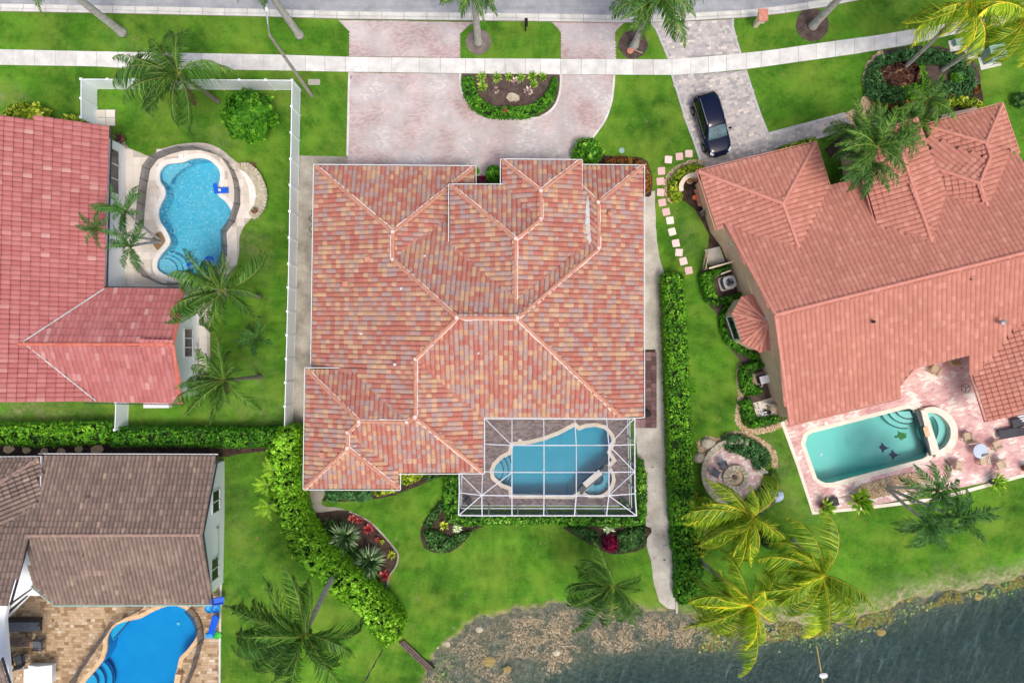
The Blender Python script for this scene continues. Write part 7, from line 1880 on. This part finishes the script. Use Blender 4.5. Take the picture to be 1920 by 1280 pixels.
palm('dark palm from the pebble patch with crown farthest over the lawn', (1668, 917), (1790, 968), 5.6, 2.2, spread(11, -60, 200) + young(2), 'palmdark', 'feather', gD, 'trunk', .13, .09, bend=-.3)
gH = 'lime palms at the big hedge'
palm('lime palm at the big hedge, highest of the three clumps', (514, 870), (514, 880), 2.8, 1.0, [170, 150, 190, 210, 130, 100, 230] + young(3), 'palmlime', 'feather', gH, 'trunk', .09, .07)
palm('lime palm at the big hedge, middle of the three clumps', (506, 905), (503, 908), 2.6, 1.0, [170, 150, 190, 210, 130, 100, 230, 260] + young(2), 'palmlime', 'feather', gH, 'trunk', .09, .07)
palm('lime palm at the big hedge, lowest of the three clumps', (508, 942), (505, 945), 2.6, 1.05, [170, 150, 190, 220, 240, 265, 290, 320] + young(2), 'palmlime', 'feather', gH, 'trunk', .09, .07)

# ---- hedges
hedge('hedge', 'bright clipped hedge along the lawn under the rose roof', 'hedge', [(-30, 797), (100, 795), (205, 794), (205, 830), (140, 834), (60, 838), (30, 834), (-30, 834)], 1.5, M['hedgebright'], 170, .12, .14)
hedge('hedge', 'dark clipped hedge between vinyl gate and big loose hedge', 'hedge', [(207, 803), (515, 805), (512, 838), (460, 839), (330, 837), (207, 836)], 1.5, M['hedge'], 190, .11, .1)
hedge('hedge', 'huge loose lime green hedge curving from fence corner to the lake', 'hedge', [(503, 842), (516, 810), (530, 803), (550, 805), (553, 840), (551, 880), (557, 930), (566, 968), (588, 1004), (630, 1050), (680, 1092), (714, 1130), (744, 1164), (752, 1188), (740, 1203), (720, 1212), (695, 1188), (670, 1153), (634, 1126), (590, 1082), (544, 1040), (524, 990), (509, 940), (494, 890)], 2.6, M['ficus'], 250, .125, .36, edge=.5, lsc=.9, smooth=True)
hedge('hedge', 'long straight clipped hedge beside the concrete path', 'hedge', [(1245, 513), (1284, 511), (1288, 570), (1291, 640), (1296, 740), (1301, 840), (1305, 930), (1304, 985), (1262, 985), (1259, 900), (1256, 800), (1252, 680), (1248, 580)], 1.7, M['hedgebright'], 190, .10, .09)
hedge('hedge', 'looser dark hedge from the golden palms to lake end of path', 'hedge', [(1264, 990), (1310, 988), (1318, 1010), (1312, 1050), (1320, 1075), (1310, 1100), (1300, 1130), (1272, 1128), (1270, 1060)], 1.2, M['hedge'], 150, .14, .25, smooth=True, edge=.4)
hedge('hedge', 'white flecked clipped hedge wrapped round the screen cage', 'hedge', [(834, 897), (846, 892), (858, 893), (859, 967), (1000, 969), (1195, 969), (1194, 862), (1206, 866), (1212, 890), (1213, 940), (1212, 970), (1200, 985), (1160, 988), (1050, 984), (950, 983), (860, 985), (840, 980), (832, 960), (832, 930)], 1.1, M['clusia'], 230, .11, .08, edge=.18)
hedge('hedge', 'low clipped green hedge ring around the driveway island', 'hedge', [(867, 144), (866.5, 157), (871, 180), (883, 200), (902, 213), (921, 219), (984, 219.5), (1008, 211), (1027, 198), (1039.5, 181), (1045, 156), (1043, 143), (1037, 144), (1030, 163), (1020, 179), (1005, 192), (984, 198), (927, 199), (910, 192), (897, 179), (890, 161), (885, 142)], .55, M['hedge'], 300, .09, .1, edge=.15)
hedge('shrub_bed', 'yellow green shrubs wrapping the curved cream garden wall', 'shrubs', [(1323, 315), (1310, 308), (1292, 309), (1272, 320), (1259, 338), (1257, 356), (1263, 372), (1274, 375), (1280, 366), (1274, 352), (1277, 337), (1288, 327), (1305, 325)], .8, M['yellowleaf'], 190, .12, .15, smooth=True)
hedge('shrub_bed', 'dark green shrubs around the air conditioner', 'shrubs', [(1317, 512), (1335, 508), (1368, 496), (1372, 501), (1338, 520), (1342, 548), (1351, 564), (1346, 571), (1328, 563), (1318, 535)], .9, M['hedge'], 190, .11, .15)
hedge('shrub_bed', 'short strip of shrubs between air conditioner and bay roof', 'shrubs', [(1355, 560), (1392, 549), (1394, 557), (1372, 566), (1358, 568)], .8, M['hedge'], 190, .11, .1)
hedge('shrub_bed', 'curved strip of shrubs under the bay roof', 'shrubs', [(1372, 570), (1364, 585), (1360, 605), (1370, 632), (1388, 648), (1410, 656), (1424, 666), (1426, 676), (1414, 672), (1390, 660), (1366, 645), (1354, 618), (1353, 592), (1362, 573)], .7, M['hedge'], 190, .11, .12)
hedge('shrub_bed', 'dark shrubs hugging the pool heater', 'shrubs', [(1390, 687), (1411, 681), (1436, 680), (1437, 685), (1411, 696), (1413, 722), (1431, 731), (1429, 738), (1403, 742), (1394, 731), (1390, 709)], .8, M['hedge'], 190, .11, .15)
hedge('shrub_bed', 'clipped shrubs wrapped round the pool pump pad', 'shrubs', [(1391, 753), (1409, 750), (1420, 786), (1462, 779), (1466, 791), (1415, 803), (1402, 798), (1394, 775)], .8, M['hedge'], 200, .10, .1)
hedge('shrub_bed', 'feathery green junipers at the upper side of fire pit patio', 'shrubs', [(1360, 820), (1395, 818), (1428, 835), (1445, 855), (1440, 872), (1422, 880), (1408, 862), (1385, 850), (1362, 842)], .6, M['juniper'], 170, .16, .2, smooth=True, aspect=.25)
hedge('shrub_bed', 'feathery green junipers at the lower side of fire pit patio', 'shrubs', [(1440, 895), (1455, 885), (1462, 905), (1455, 935), (1430, 965), (1405, 985), (1400, 940), (1425, 920)], .6, M['juniper'], 170, .16, .2, smooth=True, aspect=.25)
hedge('shrub_bed', 'ring of feathery blue green shrubs in the planted front bed', 'shrubs', [(1650, 104), (1700, 90), (1760, 90), (1808, 102), (1830, 128), (1836, 152), (1826, 172), (1790, 182), (1762, 188), (1760, 160), (1790, 150), (1796, 130), (1780, 115), (1740, 115), (1720, 112), (1700, 112), (1660, 116), (1648, 125), (1652, 140), (1665, 158), (1700, 168), (1700, 190), (1660, 192), (1632, 178), (1626, 150), (1630, 128)], .7, M['juniper'], 130, .17, .2, aspect=.22)
hedge('shrub_bed', 'bright green low groundcover between two mounds in the front bed', 'shrubs', [(1722, 118), (1735, 116), (1742, 150), (1755, 165), (1740, 185), (1705, 188), (1690, 168), (1665, 160), (1675, 154), (1705, 160), (1722, 150)], .35, M['hedgebright'], 220, .09, .06)
bush('grass_mound', 'brown dead frond mound around the golden palm trunk', 'plant', 1690, 138, 34, .7, M['brownfrond'], 1600, .3, trunk=False, squash=.6)
bush('shrub', 'round clipped green shrub beside the bare mulch circle', 'shrub', 1796, 145, 12, .7, M['hedgebright'], 700, .09, trunk=False)
hedge('shrub_bed', 'yellow flowering hedge below the planted front bed', 'shrubs', [(1756, 196), (1775, 186), (1805, 180), (1835, 184), (1848, 195), (1830, 199), (1800, 192), (1775, 200), (1758, 205)], .7, M['yellowleaf'], 230, .11, .12)
hedge('shrub_bed', 'brown clipped hedge strip under the feathery shrubs', 'shrubs', [(1640, 192), (1720, 186), (1790, 172), (1838, 160), (1840, 170), (1790, 182), (1720, 197), (1645, 202)], .5, M['croton'], 180, .08, .08)
hedge('shrub_bed', 'yellow green hedge against the grey driveway under terracotta eave', 'shrubs', [(1462, 276), (1500, 264), (1530, 256), (1534, 264), (1500, 274), (1465, 286)], .6, M['yellowleaf'], 220, .1, .1)
hedge('shrub_bed', 'leafy green shrubs between the right palms and cream wall', 'shrubs', [(1680, 215), (1720, 200), (1752, 212), (1756, 226), (1728, 236), (1690, 238)], .7, M['hedge'], 170, .13, .2)
hedge('shrub_bed', 'rust and green croton hedge wrapped round the front house corner', 'shrubs', [(1136, 297), (1165, 293), (1203, 298), (1218, 315), (1221, 350), (1212, 362), (1206, 345), (1204, 314), (1140, 308)], .8, M['croton'], 210, .11, .15)
bush('shrub', 'round white flecked shrub at the horseshoe driveway mouth', 'shrub', 1102, 285, 27, 1.6, M['clusia'], 1800, .14, trunk=False)
bush('shrub', 'conical dark shrub in the garage side nook', 'shrub', 926, 325, 15, 2.2, M['hedge'], 1100, .13, trunk=False)
tuft('bromeliad', 'small dark bromeliad in the garage side nook', 905, 336, 9, M['magenta'], 14)
tuft('banana_plant', 'small bright leafy plant at the garage nook corner', 893, 322, 9, M['hedgebright'], 9, wid=.3)
bush('tree', 'round bright green tree in the fenced lawn beside the coconut palm', 'tree', 466, 216, 47, 3.4, M['hedge'], 5600, .16)
bush('shrub', 'yellow green shrub behind rose roof, farther from the fence', 'shrub', 50, 216, 44, 1.8, M['yellowleaf'], 1600, .17, trunk=False, squash=.5, group='shrubs behind the rose roof')
bush('shrub', 'yellow green shrub behind rose roof, touching the white fence', 'shrub', 136, 226, 18, 1.2, M['yellowleaf'], 700, .15, trunk=False, squash=.6, group='shrubs behind the rose roof')
bush('shrub', 'dark shrub at the right frame edge on side lawn', 'shrub', 1918, 186, 14, 1.0, M['darkshrub'], 500, .13, trunk=False)
gC = 'shrubs under the corner eave'
for i, (u, v, r, lab) in enumerate(((626, 925, 16, 'dark mounded shrub under the corner eave, nearest the concrete path'), (652, 925, 13, 'dark mounded shrub under the corner eave, middle of three'), (678, 921, 20, 'dark mounded shrub under the corner eave, largest of three'))):
    bush('shrub', lab, 'shrub', u, v, r, 1.2, M['juniper'], 1000, .13, gC, trunk=False)
hedge('shrub_bed', 'green and yellow shrubs in the recess of the garden eave', 'shrubs', [(749, 888), (790, 887), (786, 898), (762, 908), (750, 906)], .7, M['yellowleaf'], 220, .12, .12)
hedge('shrub_bed', 'yellow striped low plants under the corner eave', 'shrubs', [(700, 918), (742, 915), (742, 921), (704, 930)], .4, M['yellowleaf'], 200, .12, .1)
hedge('shrub_bed', 'low grassy plants along the garden eave', 'shrubs', [(792, 888), (850, 887), (832, 891), (800, 902)], .35, M['darkshrub'], 180, .14, .1, aspect=.2)
# left cage bed and right cage bed
hedge('shrub_bed', 'low dark shrubs filling the bed left of the screen cage', 'shrubs', [(793, 998), (815, 995), (842, 1010), (866, 1002), (884, 995), (868, 1012), (850, 1028), (828, 1035), (802, 1028)], .4, M['darkshrub'], 200, .12, .1)
hedge('shrub_bed', 'low grassy strip on the lawn side of the left cage bed', 'shrubs', [(793, 985), (808, 962), (830, 935), (836, 945), (820, 968), (806, 992)], .35, M['darkshrub'], 180, .14, .1, aspect=.25)
hedge('shrub_bed', 'dark shrubs filling the bed right below the screen cage', 'shrubs', [(1160, 1002), (1190, 992), (1210, 990), (1208, 1020), (1185, 1033), (1162, 1036)], .5, M['darkshrub'], 200, .12, .12)
hedge('shrub_bed', 'low green strip of plants right of the central lawn', 'shrubs', [(1064, 988), (1095, 990), (1120, 1000), (1122, 1022), (1095, 1012)], .4, M['darkshrub'], 190, .14, .1, aspect=.3)
tuft('bromeliad', 'silver striped rosette in the bed left of the screen cage', 857, 989, 12, M['silverleaf'], 20)
tuft('bromeliad', 'yellow orange bromeliad in the bed left of the screen cage', 833, 983, 11, M['yellowleaf'], 18, wid=.09)
tuft('bromeliad', 'silver striped rosette in the bed right of the screen cage', 1139, 990, 13, M['silverleaf'], 22)
bush('ti_plant', 'deep magenta ti plant in the bed below the screen cage', 'plant', 1145, 1019, 13, .9, M['magenta'], 260, .26, trunk=False)
# island rosettes
for i, (u, v, r, lab) in enumerate(((903, 147, 12, 'yellow green rosette in driveway island, leftmost against the sidewalk'), (905, 165, 13, 'yellow green rosette in driveway island, second back from sidewalk on garage side'), (932, 148, 12, 'yellow green rosette against the sidewalk right of the leftmost pair'), (954, 146, 10, 'yellow green rosette above the larger striped bromeliad'), (976, 148, 11, 'sparse yellow green rosette in the middle of the sidewalk row'), (998, 146, 12, 'yellow green rosette above the pale spiky bromeliad'), (1001, 160, 10, 'yellow green rosette touching the pale spiky bromeliad'), (1018, 147, 10, 'yellow green rosette against the sidewalk, nearest the curved end'))):
    tuft('spiky_plant', lab, u, v, r, M['spikegreen'], 26, group='yellow green rosettes in the driveway island')
for (u, v, r, lab) in ((929, 170, 8, 'small pink striped bromeliad in the driveway island'), (965, 156, 10, 'larger pink striped bromeliad between green rosettes in island'), (991, 173.5, 12, 'pale spiky bromeliad beside the island boulder')):
    tuft('bromeliad', lab, u, v, r, M['variegated'], 13, wid=.12, group='striped bromeliads in the driveway island')
tuft('bromeliad', 'small orange bromeliad in the island hedge front', 948, 213, 6, M['redleaf'], 12, h=.55)
# long bed beside the big hedge
hedge('shrub_bed', 'dark low foliage between the big hedge and strap leaved clumps', 'shrubs', [(604, 982), (622, 975), (645, 1000), (672, 1035), (704, 1072), (728, 1108), (722, 1120), (690, 1088), (640, 1038)], .45, M['darkshrub'], 110, .2, .2, edge=.3, aspect=.18)
tuft('crinum_lily', 'large dark strap leaved clump nearest the house in hedge bed', 649, 1003, 34, M['crinum'], 120, group='strap leaved clumps in the hedge bed', wid=.026, up=(.15, 1.25))
tuft('crinum_lily', 'large dark strap leaved clump nearer the lake in hedge bed', 695, 1048, 34, M['crinum'], 110, group='strap leaved clumps in the hedge bed', wid=.026, up=(.15, 1.25))
for (u, v, r, lab) in ((692, 989, 12, 'bright red bromeliad clump at the lawn edge of hedge bed'), (721, 1077, 13, 'deep red bromeliad clump at the lake end of hedge bed'), (662, 970, 9, 'small red bromeliad at the house end of hedge bed'), (675, 974, 8, 'red bromeliad beside the bright clump near the house end'), (709, 1010, 6, 'small orange red bromeliad in the middle of hedge bed')):
    tuft('bromeliad', lab, u, v, r, M['redleaf'], 30, group='red bromeliads in the hedge bed', wid=.085)
tuft('bromeliad', 'orange yellow bromeliad at the curved tip of hedge bed', 735, 1038, 10, M['yellowleaf'], 22, wid=.085)
tuft('bromeliad', 'pale orange bromeliad beside the small orange red one', 717, 1014, 6, M['yellowleaf'], 16, wid=.085)
# leafy yellow shrubs under the golden palms
for (u, v, r, lab) in ((1312, 950, 22, 'yellow leaved shrub beside the tall hedge above grey boulder'), (1306, 1020, 24, 'yellow leaved shrub beside the hedge below grey boulder'), (1445, 1010, 20, 'dark leafy shrub between two golden palms'), (1290, 925, 16, 'rust tipped croton shrub at the hedge end')):
    bush('shrub', lab, 'shrub', u, v, r, 1.3, M['yellowleaf'] if 'yellow' in lab else (M['croton'] if 'rust' in lab else M['darkshrub']), 700, .16, trunk=False)
tuft('fern', 'bright fern growing beside the straight hedge on lawn side', 1300, 733, 8, M['hedgebright'], 14)

# ---- gravel, pebbles
pebbles('gravel_strip', strip_poly(xy(cr([(1388, 683), (1385, 705), (1389, 735), (1386, 760), (1383, 785), (1392, 800), (1412, 808), (1440, 805), (1465, 795)], 4, False)), .42), 1700, .04, .09, M['pebble'])
pebbles('gravel_patch', xy([(1612, 908), (1690, 888), (1722, 884), (1730, 905), (1700, 920), (1620, 938), (1610, 925)]), 2600, .05, .11, M['pebble'], .06)
pebbles('gravel_path', xy([(1585, 214), (1608, 200), (1620, 180), (1626, 172), (1634, 182), (1640, 205), (1630, 235), (1612, 255), (1598, 238)]), 2400, .05, .1, M['pebble'])
pebbles('gravel_border', strip_poly(xy(cr([(1628, 172), (1623, 150), (1630, 122), (1655, 98)], 4, False)), .45), 700, .05, .1, M['pebble'])
pebbles('gravel_border', strip_poly(xy(cr([(1322, 308), (1300, 305), (1275, 314), (1256, 330), (1250, 350), (1255, 370), (1262, 377)], 4, False)), .45), 900, .04, .08, M['pebble'])
pebbles('gravel_bed', xy([(1306, 830), (1325, 818), (1350, 822), (1356, 838), (1340, 850), (1322, 862), (1312, 850)]), 1500, .05, .11, M['pebble'])
pebbles('gravel_bed', strip_poly(xy(cr([(1345, 830), (1370, 814), (1400, 816), (1428, 828), (1450, 850), (1452, 875)], 4, False)), .4), 1100, .05, .1, M['pebble'])

# ---- lake edge: floating weed and lily pads
def weed():
    n = 46000; us = NP.uniform(800, 1460, n); vs_ = NP.uniform(1140, 1300, n)
    s1 = np.interp(us, S1U, S1V); s2 = np.interp(us, S2U, S2V)
    f = (vs_ - s1) / np.maximum(s2 - s1, 5)
    p = np.c_[(us - 960) * K0, (640 - vs_) * K0]
    ns = pnoise(p, .42, 4.0) + .7 * pnoise(p, 1.1, 9.0) + .3 * pnoise(p, 2.6, 2.0)
    k = (f > .12) & (f < 1.02) & (ns > .1 + .5 * np.abs(f - .55) ** 2 + NP.uniform(-.35, .6, n))
    p = p[k]; m = len(p); a = NP.uniform(0, 2 * pi, m); L = NP.uniform(.05, .16, m); w = NP.uniform(.01, .024, m)
    b_ = a + NP.uniform(-1.0, 1.0, m)
    z = LZ + .012 + NP.uniform(0, .02, m)
    d1 = np.c_[np.cos(a), np.sin(a)] * L[:, None] * .5; d2 = np.c_[np.cos(b_), np.sin(b_)] * L[:, None] * .5
    s = np.c_[-np.sin(a), np.cos(a)] * w[:, None]
    q1 = np.stack([np.c_[p - d1 - s, z], np.c_[p - s, z + .01], np.c_[p + s, z + .01], np.c_[p - d1 + s, z]], 1)
    q2 = np.stack([np.c_[p - s, z + .01], np.c_[p + d2 - s, z], np.c_[p + d2 + s, z], np.c_[p + s, z + .01]], 1)
    r = np.tile(NP.random(m), 2)
    stuff(mkq('water_weed', np.concatenate([q1, q2]), M['weed'], rnd=r))
weed()
def pads(name, n, regs, smin, smax):
    V = []; Fc = []; rr = []
    for i in range(n):
        u0, v0, su, sv = RND.choice(regs); x, y = tuple(P(RND.gauss(u0, su), RND.gauss(v0, sv)))[:2]
        d, w = lake_d(x, y)
        if d < .1: continue
        r = RND.uniform(smin, smax); a0_ = RND.uniform(0, 6.28); k = len(V); z = LZ + .03 + RND.uniform(0, .03)
        V.append((x, y, z)); m = 9
        for j in range(m + 1):
            a = a0_ + (2 * pi - .5) * j / m; V.append((x + r * cos(a), y + r * sin(a), z + .006))
        Fc += [(k, k + 1 + j, k + 2 + j) for j in range(m)]; rr += [RND.random()] * m
    return stuff(mk(name, V, Fc, M['pad'], rnd=rr))
pads('lily_pads', 700, [(1535, 1200, 25, 12), (1600, 1182, 25, 9), (1660, 1160, 25, 10), (1720, 1140, 20, 8), (1440, 1195, 22, 14), (1340, 1205, 22, 14), (1480, 1185, 25, 12), (1560, 1190, 20, 10), (1850, 1115, 22, 7), (1900, 1100, 20, 7), (825, 1262, 14, 14), (1345, 1195, 15, 15)], .03, .085)
def scum():
    """yellow-brown floating mats along the bank"""
    n = 9000; us = NP.uniform(1300, 1940, n); f = NP.uniform(-.02, 1.15, n)
    s1 = np.interp(us, S1U, S1V); s2 = np.interp(us, S2U, S2V); vs_ = s1 + (s2 - s1) * f
    p = np.c_[(us - 960) * K0, (640 - vs_) * K0]; ns = pnoise(p, .5, 14.0) + .6 * pnoise(p, 1.7, 3.0)
    k = ns > -.02 + NP.uniform(-.1, .3, n); p = p[k]; m = len(p)
    pos = np.c_[p, np.full(m, LZ + .02)]
    stuff(mkq('shore_scum', leaf_quads(pos, np.tile([0, 0, 1.0], (m, 1)), .1, .5, .25), M['scum'], rnd=NP.random(m)))
M['scum'] = amat('shore_scum', [(0, C(96, 92, 40)), (0.4, C(140, 132, 70)), (0.7, C(172, 158, 96)), (1, C(120, 140, 66))], 0.95, mott=.15)
scum()
# fallen litter on lawns and paths
def litter():
    V = []; Q = []; R_ = []
    for (u0, v0, su, sv, n) in ((1240, 960, 20, 90, 22), (700, 200, 60, 60, 4), (450, 420, 50, 90, 14), (1400, 60, 60, 25, 8), (1620, 955, 60, 8, 10), (470, 960, 20, 70, 8), (900, 1050, 90, 50, 6)):
        for k in range(n):
            c = P(RND.gauss(u0, su), RND.gauss(v0, sv)) + Vector((0, 0, .05)); a = RND.uniform(0, 6.28); L = RND.uniform(.05, .16); d = Vector((cos(a), sin(a), .1)) * L; s = Vector((-sin(a), cos(a), 0)) * L * .3
            Q.append([tuple(c - d), tuple(c + s), tuple(c + d), tuple(c - s)]); R_.append(RND.random())
    o = mkq('fallen_leaves', Q, M['brownfrond'], None, (0, 0, 0), rnd=R_); stuff(o)
litter()
